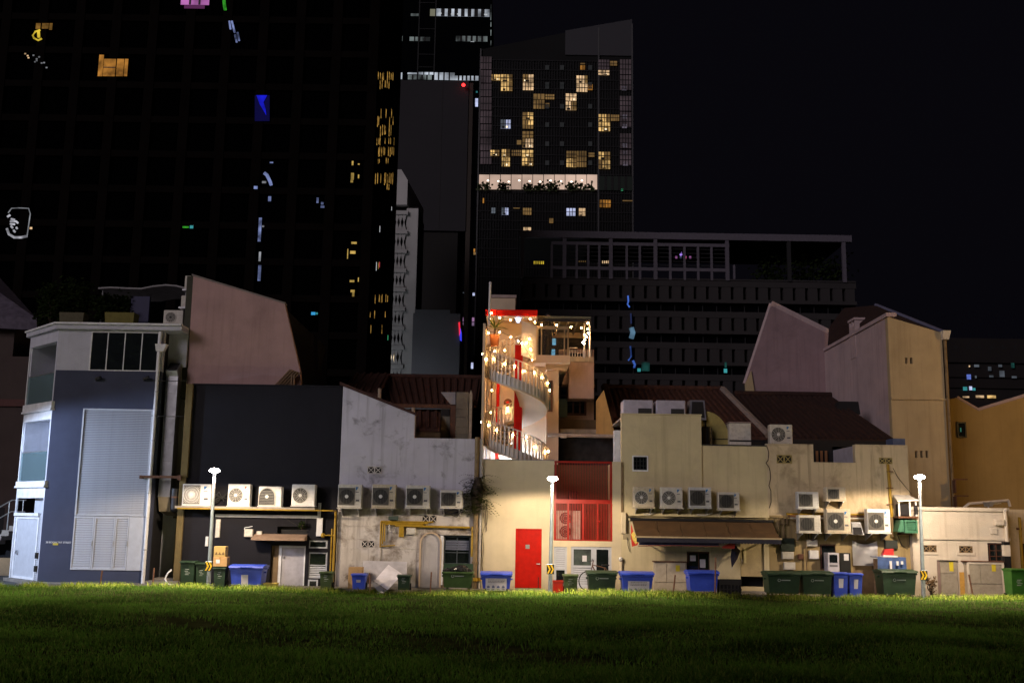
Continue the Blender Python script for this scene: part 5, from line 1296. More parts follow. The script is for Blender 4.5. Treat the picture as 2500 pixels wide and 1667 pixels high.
pix_string('string lights on the curved upper balustrade', [(1293, 826), (1296, 851), (1285, 835), (1274, 836), (1299, 877)], 37.08)
pix_string('string lights deep inside the terrace lounge', [(1330, 800), (1352, 806), (1375, 800), (1405, 790)], 41.6)
pix_string('single run of lights on the stair back wall', [(1201, 951), (1208, 926), (1183, 986), (1240, 1001)], 39.4)
# upper curved screen of the stair head (seen from outside)
uh = thing('stair_head_screen', 'curved slatted white screen at the head of the spiral stair', 'screen', (CX, CY, hz(1.5)-1))
for k in range(13):
    a = math.radians(-80 + k*2.3)
    p_ = Vector((CX + (RS-.05)*math.cos(a), CY + (RS-.05)*math.sin(a), 0))
    part('slat', MB().box(p_.x-.018, p_.x+.018, p_.y-.008, p_.y+.008, Z(1275+k*2.3, 868+k*.8, 37.3), Z(1275+k*2.3, 784+k*.8, 37.3)), m_bal, uh)
part('backing', MB().tube([(CX + (RS-.09)*math.cos(math.radians(-80+k*5.5)), CY + (RS-.09)*math.sin(math.radians(-80+k*5.5)), Z(1275+k*5.5, 862+k*2, 37.3)) for k in range(6)], .05), m_strg, uh)
# ------------------------------------------------------------------ person behind the terrace glass
def person(name, label, base, h, clothes, skin, hair, face=0.):
    k = h/1.70
    J = {'pel': (0, 0, .93), 'waist': (0, 0, 1.08), 'chest': (0, .0, 1.28), 'neck': (0, 0, 1.44), 'head': (0, -.01, 1.54), 'top': (0, 0, 1.66),
         'shl': (-.17, 0, 1.39), 'ell': (-.24, .03, 1.13), 'wrl': (-.20, -.12, .93), 'hal': (-.18, -.17, .86),
         'shr': (.17, 0, 1.39), 'elr': (.25, .0, 1.14), 'wrr': (.18, -.20, 1.08), 'har': (.14, -.27, 1.09),
         'hil': (-.09, 0, .88), 'knl': (-.11, -.03, .48), 'anl': (-.11, .02, .08), 'tol': (-.12, -.14, .03),
         'hir': (.09, 0, .88), 'knr': (.12, -.01, .48), 'anr': (.14, .03, .08), 'tor': (.16, -.13, .03)}
    rad = {'pel': .13, 'waist': .115, 'chest': .14, 'neck': .055, 'head': .09, 'top': .065, 'shl': .07, 'ell': .045, 'wrl': .032, 'hal': .035, 'shr': .07, 'elr': .045, 'wrr': .032, 'har': .035,
           'hil': .095, 'knl': .065, 'anl': .045, 'tol': .035, 'hir': .095, 'knr': .065, 'anr': .045, 'tor': .035}
    Eg = [('pel', 'waist'), ('waist', 'chest'), ('chest', 'neck'), ('neck', 'head'), ('head', 'top'), ('chest', 'shl'), ('shl', 'ell'), ('ell', 'wrl'), ('wrl', 'hal'), ('chest', 'shr'), ('shr', 'elr'), ('elr', 'wrr'), ('wrr', 'har'),
          ('pel', 'hil'), ('hil', 'knl'), ('knl', 'anl'), ('anl', 'tol'), ('pel', 'hir'), ('hir', 'knr'), ('knr', 'anr'), ('anr', 'tor')]
    ks = list(J); me = bpy.data.meshes.new('body')
    ca, sa = math.cos(face), math.sin(face)
    me.from_pydata([((J[q][0]*ca - J[q][1]*sa)*k, (J[q][0]*sa + J[q][1]*ca)*k, J[q][2]*k) for q in ks], [(ks.index(a), ks.index(b)) for a, b in Eg], [])
    t = thing(name, label, 'person', base)
    o = bpy.data.objects.new('body', me); COL.objects.link(o); o.parent = t
    sk = o.modifiers.new('skin', 'SKIN')
    if not me.skin_vertices: me.attributes
    for i, q in enumerate(ks):
        d = me.skin_vertices[0].data[i] if me.skin_vertices else None
        if d: d.radius = (rad[q]*k, rad[q]*k*(.75 if q in ('pel', 'waist', 'chest') else 1)); d.use_root = (q == 'pel')
    sb = o.modifiers.new('smooth', 'SUBSURF'); sb.levels = 2; sb.render_levels = 2
    me.materials.append(clothes)
    ROOTLOC[t.name] = Vector(base)
    b = Vector(base)
    hd = b + Vector((0, 0, 1.57*k))
    part('hair', MB().sphere((hd.x, hd.y+.015*k, hd.z+.02*k), .118*k, 12, 8, 1.08).tube([(hd.x, hd.y+.06*k, hd.z), (hd.x, hd.y+.09*k, hd.z-.16*k), (hd.x, hd.y+.08*k, hd.z-.32*k)], [.1*k, .1*k, .05*k], 8), hair, t, True)
    part('face', MB().sphere((hd.x-.0, hd.y-.045*k, hd.z-.02*k), .085*k, 12, 8, 1.2), skin, t, True)
    return t
m_cloth = mat('black_clothing', (.012, .012, .015), .9)
pb = P(1337, 866, 39.8)
person('person', 'person in dark clothing standing behind the terrace glass', (pb.x, 39.8, zdk+.0), 1.72, m_cloth, mat('skin', (.30, .17, .11), .6), mat('black_hair', (.01, .009, .009), .6), math.radians(150))
# blue reflection beside the person, put in as glowing strips
bs = P(1351, 845, 40.0)
single('reflection_strip', MB().cbox(bs.x-.07, bs.x+.07, 40.0, 40.04, zdk+.02, zdk+.36, .01).cbox(bs.x-.06, bs.x+.10, 40.0, 40.04, zdk+.52, zdk+.78, .01), glow('pale_blue_reflection', (.25, .62, .95), .75, .3, 6), 'pale blue reflection behind the terrace glass, put in as a glowing strip beside the person', 'reflection', (bs.x, 40.0, zdk))
# ------------------------------------------------------------------ F: cream building with the brown awning
XF0, XFm, XF1 = XD3+.002, X(1713, 1150), X(1874, 1200)
zF0, zF1 = Z(1610, 1013), Z(1790, 1088); zFl = Z(1700, 1258)
F = thing('awning_building', 'plain cream two-storey rear wall above the brown awning', 'building', ((XF0+XF1)/2, Y0, 0))
hw_ = R(1546, 1115, 1579, 1147, Y0); hdo = R(1677, 1346, 1733, 1392, Y0); hdc = R(1808, 1322, 1866, 1432, Y0)
part('tall_wall', MB().wall(XF0, XFm, zFl, zF0, Y0-.06, Y0+.25, [hw_]), m_cream, F)
part('low_wall', MB().wall(XFm, XF1, zFl, zF1, Y0, Y0+.25), m_cream, F)
part('ground_wall', MB().wall(XF0, XF1, 0, zFl, Y0+.002, Y0+.25, [hdo, hdc]), m_cream, F)
part('tall_cap', MB().box(XF0, XFm+.02, Y0-.09, Y0+.28, zF0+.002, zF0+.04), m_cream, F)
part('low_cap', MB().box(XFm, XF1, Y0-.03, Y0+.28, zF1+.002, zF1+.04), mat('black_flashing', (.03, .03, .03), .6), F)
part('side_wall', MB().box(XFm-.25, XFm-.002, Y0+.26, Y0+3.5, 0, zF0-.003), m_cream, F)
part('body', MB().box(XF0+.02, XF1-.02, Y0+.6, Y0+3.4, 0, zF1-.12), m_dark, F)
part('flat_roof', MB().box(XFm, XF1, Y0+.26, Y0+3.45, zF1-.1, zF1-.04), m_concrete, F)
part('tall_roof', MB().box(XF0, XFm-.26, Y0+.26, Y0+3.45, zF0-.15, zF0-.08), m_concrete, F)
part('ledge', MB().box(X(1533, 1258), XF1, Y0-.14, Y0-.062, zFl-.04, zFl+.06), m_cream, F)
part('ledge', MB().box(X(1533, 1268), XF1, Y0-.09, Y0-.0005, Z(1700, 1272), Z(1700, 1267)), m_cream, F)
framed(F, 1546, 1115, 1579, 1147, Y0+.0, m_black, m_glass, (.25, .5, .75), (.33, .66), fw=.035)
part('window_trim', MB().wall(hw_[0]-.04, hw_[1]+.04, hw_[2]-.05, hw_[3]+.04, Y0-.085, Y0-.061, [hw_]), m_white, F)
# kitchen door with papers, cream door, stall front
kd = framed(F, 1677, 1346, 1733, 1392, Y0+.12, m_brownwood, m_glass, (.5,), fw=.05, name='kitchen_window')
for (a, b, c, d) in ((.58, .82, .15, .6), (.15, .4, .5, .8)): part('notice', MB().box(hdo[0]+(hdo[1]-hdo[0])*a, hdo[0]+(hdo[1]-hdo[0])*b, Y0+.05, Y0+.056, hdo[2]+(hdo[3]-hdo[2])*c, hdo[2]+(hdo[3]-hdo[2])*d), m_paper, kd)
cd = part('cream_door', MB().box(hdc[0]+.02, hdc[1]-.02, Y0+.06, Y0+.11, Z(1840, 1407), hdc[3]-.02), mat('yellowed_door', (.46, .36, .18), .55, dirt=.3), F)
part('push_bar', MB().box(X(1816, 1355), X(1822, 1355), Y0+.02, Y0+.055, Z(1819, 1374), Z(1819, 1338)), mat('pale_yellow_bar', (.70, .60, .30), .5), cd)
part('handle', MB().tube([(X(1812, 1362), Y0+.05, Z(1812, 1363)), (X(1811, 1368), Y0+.0, Z(1812, 1370)), (X(1812, 1378), Y0+.05, Z(1812, 1379))], .014), m_steel, cd)
part('door_step', MB().box(hdc[0]-.05, hdc[1]+.05, Y0-.3, Y0+.0, .0, .16), m_concrete, F)
m_roller = mat('beige_metal_shutter', (.44, .38, .28), .5, dirt=.3)
ss = R(1597, 1372, 1676, 1445, Y0-.25)
st = thing('storage_cupboard', 'beige double-door storage cupboard with a yellow notice under the awning', 'cupboard', ((ss[0]+ss[1])/2, Y0-.2, .1))
part('case', MB().box(ss[0], ss[1], Y0-.25, Y0-.002, .101, ss[3]), m_roller, st)
xm_ = (ss[0]+ss[1])/2 - .12
part('door', MB().cbox(ss[0]+.03, xm_-.01, Y0-.275, Y0-.252, .42, ss[3]-.03, .006), m_roller, st)
part('door', MB().cbox(xm_+.01, ss[1]-.03, Y0-.275, Y0-.252, .42, ss[3]-.03, .006), m_roller, st)
part('drawer', MB().cbox(ss[0]+.03, ss[1]-.03, Y0-.272, Y0-.252, .14, .40, .006), m_roller, st)
part('top_edge', MB().box(ss[0]-.03, ss[1]+.02, Y0-.29, Y0-.002, ss[3]+.002, ss[3]+.035), m_rust, st)
part('yellow_notice', MB().box(X(1650, 1386, Y0-.3), X(1660, 1386, Y0-.3), Y0-.281, Y0-.276, Z(1655, 1394, Y0-.3), Z(1655, 1379, Y0-.3)), mat('notice_yellow', (.62, .50, .03), .6), st)
# awning
aw = thing('awning', 'long brown canvas awning over the back doors', 'awning', (X(1720, 1290), Y0-.6, Z(1720, 1290)))
at0, at1, az = X(1543, 1270), X(1884, 1270), Z(1710, 1272)
ab0, ab1, bz = X(1554, 1312, Y0-1.2), X(1907, 1312, Y0-1.2), Z(1730, 1312, Y0-1.2)
m_canvas = mat('brown_canvas', (.085, .045, .016), .8, var=.25, scale=2, dirt=.4)
N = 6
for k in range(N):
    u0, u1 = k/N, (k+1)/N
    a0, a1 = at0+(at1-at0)*u0, at0+(at1-at0)*u1-.012; b0, b1 = ab0+(ab1-ab0)*u0, ab0+(ab1-ab0)*u1-.012
    sag = .02*(k % 2); mx0, mx1 = (a0+b0)/2, (a1+b1)/2; zm = (az+bz)/2 - .04 - sag
    part('canvas_panel', MB().add([(a0, Y0-.10, az), (a1, Y0-.10, az), (mx1, Y0-.65, zm), (mx0, Y0-.65, zm), (b0, Y0-1.2, bz), (b1, Y0-1.2, bz),
                                   (a0, Y0-.10, az-.012), (a1, Y0-.10, az-.012), (mx1, Y0-.65, zm-.012), (mx0, Y0-.65, zm-.012), (b0, Y0-1.2, bz-.012), (b1, Y0-1.2, bz-.012)],
                                  [(0, 3, 2, 1), (3, 4, 5, 2), (6, 7, 8, 9), (9, 8, 11, 10), (4, 10, 11, 5), (0, 6, 9, 3), (3, 9, 10, 4), (1, 2, 8, 7), (2, 5, 11, 8)]), m_canvas, aw)
part('roller_tube', MB().cyl((at0-.08, Y0-.1, az+.03), (at1+.03, Y0-.1, az+.03), .055), m_black, aw)
part('front_bar', MB().box(ab0-.05, ab1+.02, Y0-1.24, Y0-1.2, bz-.03, bz+.02), mat('awning_bar', (.38, .30, .18), .5), aw)
vz = bz - .03; nsc = 46; V = []
pl_ = [(ab0, vz), (ab1, vz)]
for i in range(nsc*4+1):
    u = 1 - i/(nsc*4); x_ = ab0+(ab1-ab0)*u; pl_.append((x_, vz-.13-.025*abs(math.sin(i*math.pi/4))))
part('valance', MB().prism(pl_, Y0-1.232, Y0-1.222), mat('navy_valance', (.010, .010, .022), .8), aw)
part('lower_valance', MB().box(X(1560, 1325, Y0-1.1), X(1755, 1325, Y0-1.1), Y0-1.12, Y0-1.11, Z(1650, 1331, Y0-1.1), vz-.02), mat('navy_print', (.012, .011, .035), .7, var=.5, scale=9), aw)
part('lower_bar', MB().tube([(X(1558, 1331, Y0-1.1), Y0-1.12, Z(1558, 1332, Y0-1.1)), (X(1650, 1331, Y0-1.1), Y0-1.12, Z(1650, 1331, Y0-1.1)), (X(1757, 1332, Y0-1.1), Y0-1.12, Z(1757, 1333, Y0-1.1))], .018), mat('red_brown_bar', (.20, .06, .04), .6), aw)
for x_ in (at0+.1, (at0+at1)/2, at1-.1):
    part('arm', MB().cyl((x_, Y0-.12, az-.55), (x_+.03, Y0-1.18, bz-.02), .02), m_steel, aw)
bn = thing('hanging_banner', 'red and yellow cloth banner hanging at the left end of the awning', 'banner', (X(1548, 1335, Y0-.9), Y0-.9, Z(1548, 1335, Y0-.9)))
bq = [(1541, 1278), (1547, 1300), (1561, 1318), (1556, 1330), (1543, 1334), (1540, 1310)]
part('cloth', MB().prism([(X(x, y, Y0-.95), Z(x, y, Y0-.95)) for x, y in bq], Y0-.955, Y0-.945), mat('banner_red', (.55, .04, .02), .8), bn)
part('flower_print', MB().prism([(X(x, y, Y0-.97), Z(x, y, Y0-.97)) for x, y in ((1541, 1303), (1547, 1297), (1556, 1312), (1558, 1322), (1552, 1328), (1545, 1318))], Y0-.962, Y0-.956), mat('banner_yellow', (.75, .55, .12), .8, var=.4, scale=14), bn)
um = thing('folded_umbrella', 'dark folded umbrella hanging beside the yellowed door', 'umbrella', (X(1793, 1382, Y0-.3), Y0-.3, Z(1793, 1382, Y0-.3)))
q0, q1 = P(1790, 1328, Y0-.35), P(1787, 1384, Y0-.35)
part('canopy', MB().tube([tuple(q0), tuple(q0.lerp(q1, .3)+Vector((.10, 0, 0))), tuple(q0.lerp(q1, .6)+Vector((.05, 0, 0))), tuple(q1)], [.05, .15, .12, .01], 8), mat('umbrella_cloth', (.02, .016, .03), .8, var=.5, scale=12), um)
part('shaft', MB().cyl(tuple(q0+Vector((0, 0, .15))), tuple(q1+Vector((0, 0, -.05))), .012), m_steel, um)
single('red_cloth', MB().prism([(X(x, y, Y0-1.), Z(x, y, Y0-1.)) for x, y in ((1762, 1334), (1790, 1322), (1796, 1326), (1793, 1339), (1765, 1338))], Y0-1.0, Y0-.985), mat('red_cloth', (.35, .03, .015), .8), 'small red cloth tied under the awning by the folded umbrella', 'cloth', (X(1780, 1338, Y0-1), Y0-1, Z(1780, 1338, Y0-1)))
GF = 'outdoor units above the awning'
ac(1547, 1188, 1598, 1240, 'round', 'leftmost outdoor unit above the awning, with a round fan', group=GF, Y=36.05)
ac(1613, 1189, 1667, 1241, 'round', 'second outdoor unit above the awning, with a round fan', group=GF, Y=36.05)
ac(1683, 1189, 1737, 1241, 'square', 'third outdoor unit above the awning, with a square grille', group=GF, Y=36.05, hub=False)
ac(1754, 1201, 1806, 1246, 'square', 'rightmost and smallest outdoor unit above the awning', group=GF, hub=False)
rfp = thing('refrigerant_pipes', 'insulated pipes looping under the outdoor units above the awning', 'pipes', (X(1650, 1255), Y0-.18, Z(1650, 1256)))
for a, b, c in ((1600, 1250, 1570), (1671, 1242, 1640), (1738, 1252, 1700)):
    part('pipe', MB().tube([(X(a, b), Y0-.14, Z(a, b-20)), (X(a-2, b), Y0-.2, Z(a, b)), (X((a+c)/2, b), Y0-.18, Z(a, b+6)), (X(c, b), Y0-.16, Z(c, b+4))], .028, 6), m_acgrey, rfp)
# roof clutter of the awning building
GR = 'outdoor units on the awning building roof'
for (a, b, c, d, lab) in ((1521, 976, 1595, 1020, 'pale boxy outdoor unit on the roof edge, left of the two'), (1602, 977, 1674, 1020, 'pale boxy outdoor unit on the roof edge, right of the two')):
    x0, x1, z0, z1 = R(a, b, c, d, Y0+.5); z0 = zF0-.08
    t = thing('air_conditioner', lab, 'air conditioner', ((x0+x1)/2, Y0+.9, z0), GR)
    part('casing', MB().cbox(x0, x1, Y0+.5, Y0+1.3, z0+.05, z1, .03), mat('lilac_casing', (.46, .44, .50), .5, dirt=.2), t)
    part('louvre', MB().box(x0+(x1-x0)*.5, x1-.06, Y0+.49, Y0+.499, z0+.1, z0+.36), m_fan, t)
    for x_ in (x0+.1, x1-.1): part('foot', MB().box(x_-.04, x_+.04, Y0+.55, Y0+1.25, z0, z0+.05), m_steel, t)
dk = thing('exhaust_cowl', 'dark sloping exhaust cowl beside the roof units', 'cowl', (X(1700, 1010, Y0+.7), Y0+.9, zF0-.08))
c_ = R(1680, 975, 1724, 1004, Y0+.7)
part('hood', MB().frustum((c_[0], c_[1], Y0+.7, Y0+1.4, zF0-.08), (c_[0]+.1, c_[1]-.02, Y0+.9, Y0+1.4, c_[3])), mat('grey_blue_metal', (.16, .16, .19), .5), dk)
part('mouth', MB().add([(c_[0]+.10, Y0+.70, zF0+.0), (c_[1]-.06, Y0+.70, zF0+.0), (c_[1]-.08, Y0+.87, c_[3]-.06), (c_[0]+.17, Y0+.87, c_[3]-.06)], [(0, 1, 2, 3)]), m_dark, dk)
br_ = thing('barrel_vault', 'yellow half-round ducting housing on the low roof', 'ducting', (X(1740, 1083, Y0+.9), Y0+.9, zF1-.04))
c_ = R(1694, 1004, 1779, 1084, Y0+.9); rad_ = c_[1]-X(1722, 1044, Y0+.9)
xc = X(1722, 1044, Y0+.9); zb_ = zF1-.04; hh = c_[3]-zb_
poly = [(c_[0], zb_), (c_[1], zb_)] + [(xc+(c_[1]-xc)*math.cos(t), zb_+.35+(hh-.35)*math.sin(t)) for t in [math.pi/2*k/12 for k in range(13)]] + [(c_[0], c_[3])]
part('vault', MB().prism(poly, Y0+.9, Y0+2.4), mat('ochre_sheet', (.36, .30, .10), .6, dirt=.3), br_)
part('rib', MB().prism([(xc-.02, zb_), (xc+.04, zb_), (xc+.04, c_[3]), (xc-.02, c_[3])], Y0+.885, Y0+.899), m_black, br_)
part('rib', MB().box(xc, c_[1]-.02, Y0+.886, Y0+.9-.001, zb_+.32, zb_+.35), m_black, br_)
dm = thing('water_drum', 'black water drum in front of the yellow half-round housing', 'drum', (X(1727, 1083, Y0+.6), Y0+.6, zF1-.04))
c_ = R(1714, 1044, 1741, 1084, Y0+.5)
part('shell', MB().cyl(((c_[0]+c_[1])/2, Y0+.65, zF1-.04), ((c_[0]+c_[1])/2, Y0+.65, c_[3]), (c_[1]-c_[0])/2, n=18), m_black, dm, True)
part('lid', MB().cyl(((c_[0]+c_[1])/2, Y0+.65, c_[3]), ((c_[0]+c_[1])/2, Y0+.65, c_[3]+.04), (c_[1]-c_[0])/2*.8, n=18), m_black, dm)
for z_ in (.2, .38): part('hoop', MB().cyl(((c_[0]+c_[1])/2, Y0+.65, zF1+z_), ((c_[0]+c_[1])/2, Y0+.65, zF1+z_+.03), (c_[1]-c_[0])/2+.012, n=18), m_black, dm)
bx_ = thing('tank_housing', 'cream box housing right of the half-round ducting', 'housing', (X(1806, 1083, Y0+.6), Y0+.8, zF1-.04))
c_ = R(1781, 1032, 1834, 1084, Y0+.6)
part('box', MB().cbox(c_[0], c_[1], Y0+.6, Y0+1.3, zF1-.04, c_[3], .02), m_acgrey, bx_)
part('band', MB().box(c_[0]-.01, c_[1]+.01, Y0+.585, Y0+.599, zF1+.2, zF1+.25), m_black, bx_)
part('lid', MB().box(c_[0]-.02, c_[1]+.02, Y0+.57, Y0+1.33, c_[3]+.002, c_[3]+.03), m_mauve, bx_)
# tiled roof behind
YG = Y0+3.5
gp_ = [P(1509, 1060, YG), P(1875, 1066, YG), P(1763, 951, YG+4.5), P(1476, 951, YG+4.5)]
Gr = thing('tiled_roof_house', 'red clay tiled roof behind the cream wall with the awning', 'building', (X(1690, 1060, YG), YG, 0))
el, er = gp_[0], gp_[1]; el.z = er.z = (el.z+er.z)/2; rl_, rr2 = gp_[3], gp_[2]; rl_.z = rr2.z = (rl_.z+rr2.z)/2
roof_slab(Gr, el, er, rl_, rr2, m_tile); tiles(Gr, el, er, rl_, rr2, m_tile, .25, .085)
part('ridge', MB().tube([tuple(rl_+Vector((0, 0, .06))), tuple(rr2+Vector((0, 0, .06)))], .13, 8), m_tile, Gr)
part('rake', MB().tube([tuple(er+Vector((.0, -.05, .06))), tuple(rr2+Vector((0, -.05, .06)))], .14, 6), mat('rake_mortar', (.24, .20, .18), .8, dirt=.5), Gr)
part('rake', MB().tube([tuple(el+Vector((.0, -.05, .08))), tuple(rl_+Vector((0, -.05, .08)))], .17, 6), m_tile, Gr)
part('gable', MB().prism([(P(x, y, YG-.2).x, P(x, y, YG-.2).z) for x, y in ((1456, 978), (1474, 952), (1502, 1062), (1456, 1062))], YG-.2, YG+.0), plaster('ochre_gable', (.55, .36, .14), .4, streak=.4), Gr)
part('body', MB().box(el.x+.2, er.x-.2, YG+.1, YG+4.4, 0, el.z-.2), m_dark, Gr)
a = R(1500, 1050, 1514, 1124, Y0+.35); part('corner_pier', MB().box(a[0], a[1]+.1, Y0+.35, Y0+.8, 0, a[3]), m_white, Gr)

# ------------------------------------------------------------------ H: cream building with stepped parapet
m_cream3 = plaster('stained_cream_render', (.60, .49, .32), .7, streak=.85, stain=(.12, .08, .04), lo=.51, hi=.72, scale=.9)
XH0, XH1 = XF1+.002, X(2223, 1250)
xh1, xh2 = X(1986, 1110), X(2088, 1110); zH0, zH1, zH2 = Z(1930, 1086), Z(2040, 1131), Z(2150, 1088); zHl = Z(2050, 1260)
Hh = thing('stepped_parapet_building', 'streaked cream rear wall with a stepped parapet and many outdoor units', 'building', ((XH0+XH1)/2, Y0, 0))
v1, v2 = (1896, 1110, 1933, 1131), (2146, 1117, 2178, 1132)
hwd = R(2002, 1328, 2041, 1390, Y0); hpd = R(2083, 1318, 2140, 1445, Y0); hpd = (hpd[0], hpd[1], -.01, hpd[3])
part('left_wall', MB().wall(XH0, xh1, zHl, zH0, Y0+.001, Y0+.25, [R(*v1, Y0)]), m_cream3, Hh)
part('mid_wall', MB().wall(xh1, xh2, zHl, zH1, Y0+.001, Y0+.25), m_cream3, Hh)
part('right_wall', MB().wall(xh2, XH1, zHl, zH2, Y0+.001, Y0+.25, [R(*v2, Y0)]), m_cream3, Hh)
part('ground_wall', MB().wall(XH0, X(2228, 1330), 0, zHl, Y0+.003, Y0+.25, [hwd, hpd]), plaster('shaded_ochre_ground_wall', (.36, .27, .13), .7, streak=.65, stain=(.07, .045, .02)), Hh)  # ochre darkened: shade of the outdoor units put into the colour
for (a, b, z_) in ((XH0, xh1, zH0), (xh1, xh2, zH1), (xh2, XH1, zH2)): part('parapet_cap', MB().box(a+.004, b-.004, Y0-.02, Y0+.28, z_+.002, z_+.035), m_cream3, Hh)
part('body', MB().box(XH0+.05, XH1-.05, Y0+.75, Y0+3.3, 0, zH1-.3), m_dark, Hh)
part('left_return', MB().box(xh1-.2, xh1-.002, Y0+.26, Y0+2.5, zH1-.5, zH0-.01), m_cream3, Hh)
part('right_return', MB().box(xh2+.002, xh2+.2, Y0+.26, Y0+2.5, zH1-.5, zH2-.01), mat('blue_grey_return', (.38, .38, .46), .7), Hh)
for v in (v1, v2): breeze(Hh, *v, mat('ochre_vent', (.34, .27, .10), .8, dirt=.4), Y0)
part('terrace_screen', MB().box(xh1, xh2, Y0+2.6, Y0+2.7, zH1-.4, zH1+.9), m_dark, Hh)
for k, px in enumerate((1992, 2003, 2014, 2028, 2040, 2052, 2066)): part('curtain_strip', MB().box(X(px, 1115, Y0+2.5), X(px+6, 1115, Y0+2.5), Y0+2.5, Y0+2.52, zH1-.3, Z(px, 1100, Y0+2.5)), mat('curtain_brown', (.25, .12, .05), .8) if k < 3 else m_dark, Hh)
framed(Hh, 2002, 1328, 2041, 1390, Y0+.1, m_brownwood, m_glass, fw=.05, name='kitchen_window')
pd = part('sheeted_door', MB().wall(hpd[0], hpd[1], .1, hpd[3], Y0+.04, Y0+.10, [(hpd[0]+.07, hpd[1]-.07, .9, hpd[3]-.07)]), mat('brown_panel', (.22, .15, .08), .7), Hh)
part('door_back', MB().box(hpd[0]+.02, hpd[1]-.02, Y0+.2, Y0+.22, .1, hpd[3]), mat('dim_kitchen', (.16, .11, .05), .8), pd)
rr = random.Random(12); V = []; nx, nz = 9, 9
px0, px1, pz0, pz1 = hpd[0]-.03, hpd[1]+.02, hpd[3]-.85, hpd[3]-.02
for j in range(nz):
    for i in range(nx):
        u, v = i/(nx-1), j/(nz-1); V.append((px0+(px1-px0)*u + .02*rr.random(), Y0-.02-.05*rr.random()-.04*math.sin(u*7+v*3), pz1-(pz1-pz0)*v - .12*math.sin(math.pi*u)*(1-v)))
part('plastic_sheet', MB().add(V, [(j*nx+i, (j+1)*nx+i, (j+1)*nx+i+1, j*nx+i+1) for j in range(nz-1) for i in range(nx-1)]), glassm('cloudy_plastic', (.95, .95, 1.), .75, .3), pd, True)
GH = 'outdoor units on the stepped parapet wall'
ac(1880, 1036, 1935, 1085, 'round', 'outdoor unit standing on the left parapet of the streaked cream wall', Y=Y0+.4, group=GH, bracket=False)
ac(1948, 1200, 1999, 1242, 'square', 'upper left outdoor unit of the cluster on the streaked wall', group=GH, hub=False, logo=False)
ac(2017, 1189, 2065, 1223, 'square', 'highest outdoor unit of the cluster, on its own bracket shelf', group=GH, hub=False, logo=False)
ac(1950, 1257, 2004, 1301, 'square', 'lower left outdoor unit of the cluster on the streaked wall', group=GH, hub=False, logo=False, Y=35.95)
ac(2018, 1242, 2077, 1302, 'square', 'large beige outdoor unit left of the black exhaust hood', group=GH, Y=35.95)
ac(2118, 1242, 2174, 1302, 'square', 'large pale outdoor unit right of the black exhaust hood', group=GH, Y=35.95, m=m_whitemetal)
# services
ex = thing('exhaust_hood', 'black square exhaust hood between two large outdoor units', 'exhaust hood', (X(2093, 1305), Y0-.3, Z(2093, 1305)))
c_ = R(2081, 1273, 2108, 1305, Y0-.5)
part('duct', MB().box(c_[0]+.03, c_[1]-.03, Y0-.3, Y0-.002, c_[2]+.12, c_[3]-.02), m_steel, ex)
part('hood', MB().frustum((c_[0]-.02, c_[1]+.0, Y0-.55, Y0-.2, c_[2]), (c_[0]+.03, c_[1]-.02, Y0-.32, Y0-.2, c_[3]-.06)), m_steel, ex)
part('mouth', MB().add([(c_[0]+.01, Y0-.558, c_[2]+.01), (c_[1]-.03, Y0-.558, c_[2]+.01), (c_[1]-.05, Y0-.43, c_[2]+.25), (c_[0]+.04, Y0-.43, c_[2]+.25)], [(0, 1, 2, 3)]), m_dark, ex)
pp = thing('pipe_rack', 'horizontal run of grimy pipes behind the cluster of outdoor units', 'pipes', (X(2050, 1262), Y0-.1, Z(2050, 1264)))
for k, (y, m_, r_) in enumerate(((1254, m_yellow, .035), (1259, m_rust, .03), (1264, m_acgrey, .025), (1268, m_rot, .03))):
    part('pipe', MB().cyl((X(1918+k*4, y), Y0-.08-.03*k, Z(1918, y)), (X(2140-k*8, y), Y0-.08-.03*k, Z(2050, y)), r_), m_, pp)
for px in (1900, 1912, 1965): part('drop', MB().pipe([(X(px, 1270), Y0-.1, Z(px, 1262)), (X(px, 1300), Y0-.1, Z(px, 1330 if px != 1965 else 1390))], .022), m_rot, pp)
part('elbow', MB().pipe([(X(1898, 1280), Y0-.1, Z(1898, 1278)), (X(1920, 1280), Y0-.1, Z(1920, 1278)), (X(1920, 1265), Y0-.1, Z(1920, 1262))], .025), m_rot, pp)
yp = thing('stained_downpipe', 'yellow-stained pipe running down from the right vent block', 'pipe', (X(2172, 1250), Y0-.06, Z(2172, 1300)))
part('pipe', MB().cyl((X(2166, 1140), Y0-.06, Z(2166, 1133)), (X(2176, 1260), Y0-.06, Z(2176, 1262)), .05), m_yellow, yp, True)
part('lower', MB().cyl((X(2176, 1262), Y0-.06, Z(2176, 1262)), (X(2177, 1310), Y0-.06, Z(2177, 1310)), .05), m_rot, yp, True)
for y in (1150, 1190, 1230): part('clip', MB().box(X(2164, y), X(2178, y), Y0-.12, Y0-.002, Z(2170, y+2), Z(2170, y)), m_rust, yp)
ho = thing('service_shelter', 'little pitched metal shelter over a pump by the right lamp post', 'shelter', (X(2208, 1255), Y0-.3, Z(2208, 1262)))
a = R(2186, 1207, 2234, 1262, Y0-.4); zr_ = a[3]
part('roof', MB().add([(a[0]-.05, Y0-.75, zr_-.22), (a[1]+.0, Y0-.75, zr_-.18), (a[1]-.06, Y0-.05, zr_), (a[0]+.06, Y0-.05, zr_), (a[0]-.05, Y0-.75, zr_-.25), (a[1]+.0, Y0-.75, zr_-.21), (a[1]-.06, Y0-.05, zr_-.03), (a[0]+.06, Y0-.05, zr_-.03)], [(0, 1, 2, 3), (7, 6, 5, 4), (0, 4, 5, 1), (1, 5, 6, 2), (2, 6, 7, 3), (3, 7, 4, 0)]), m_whitemetal, ho)
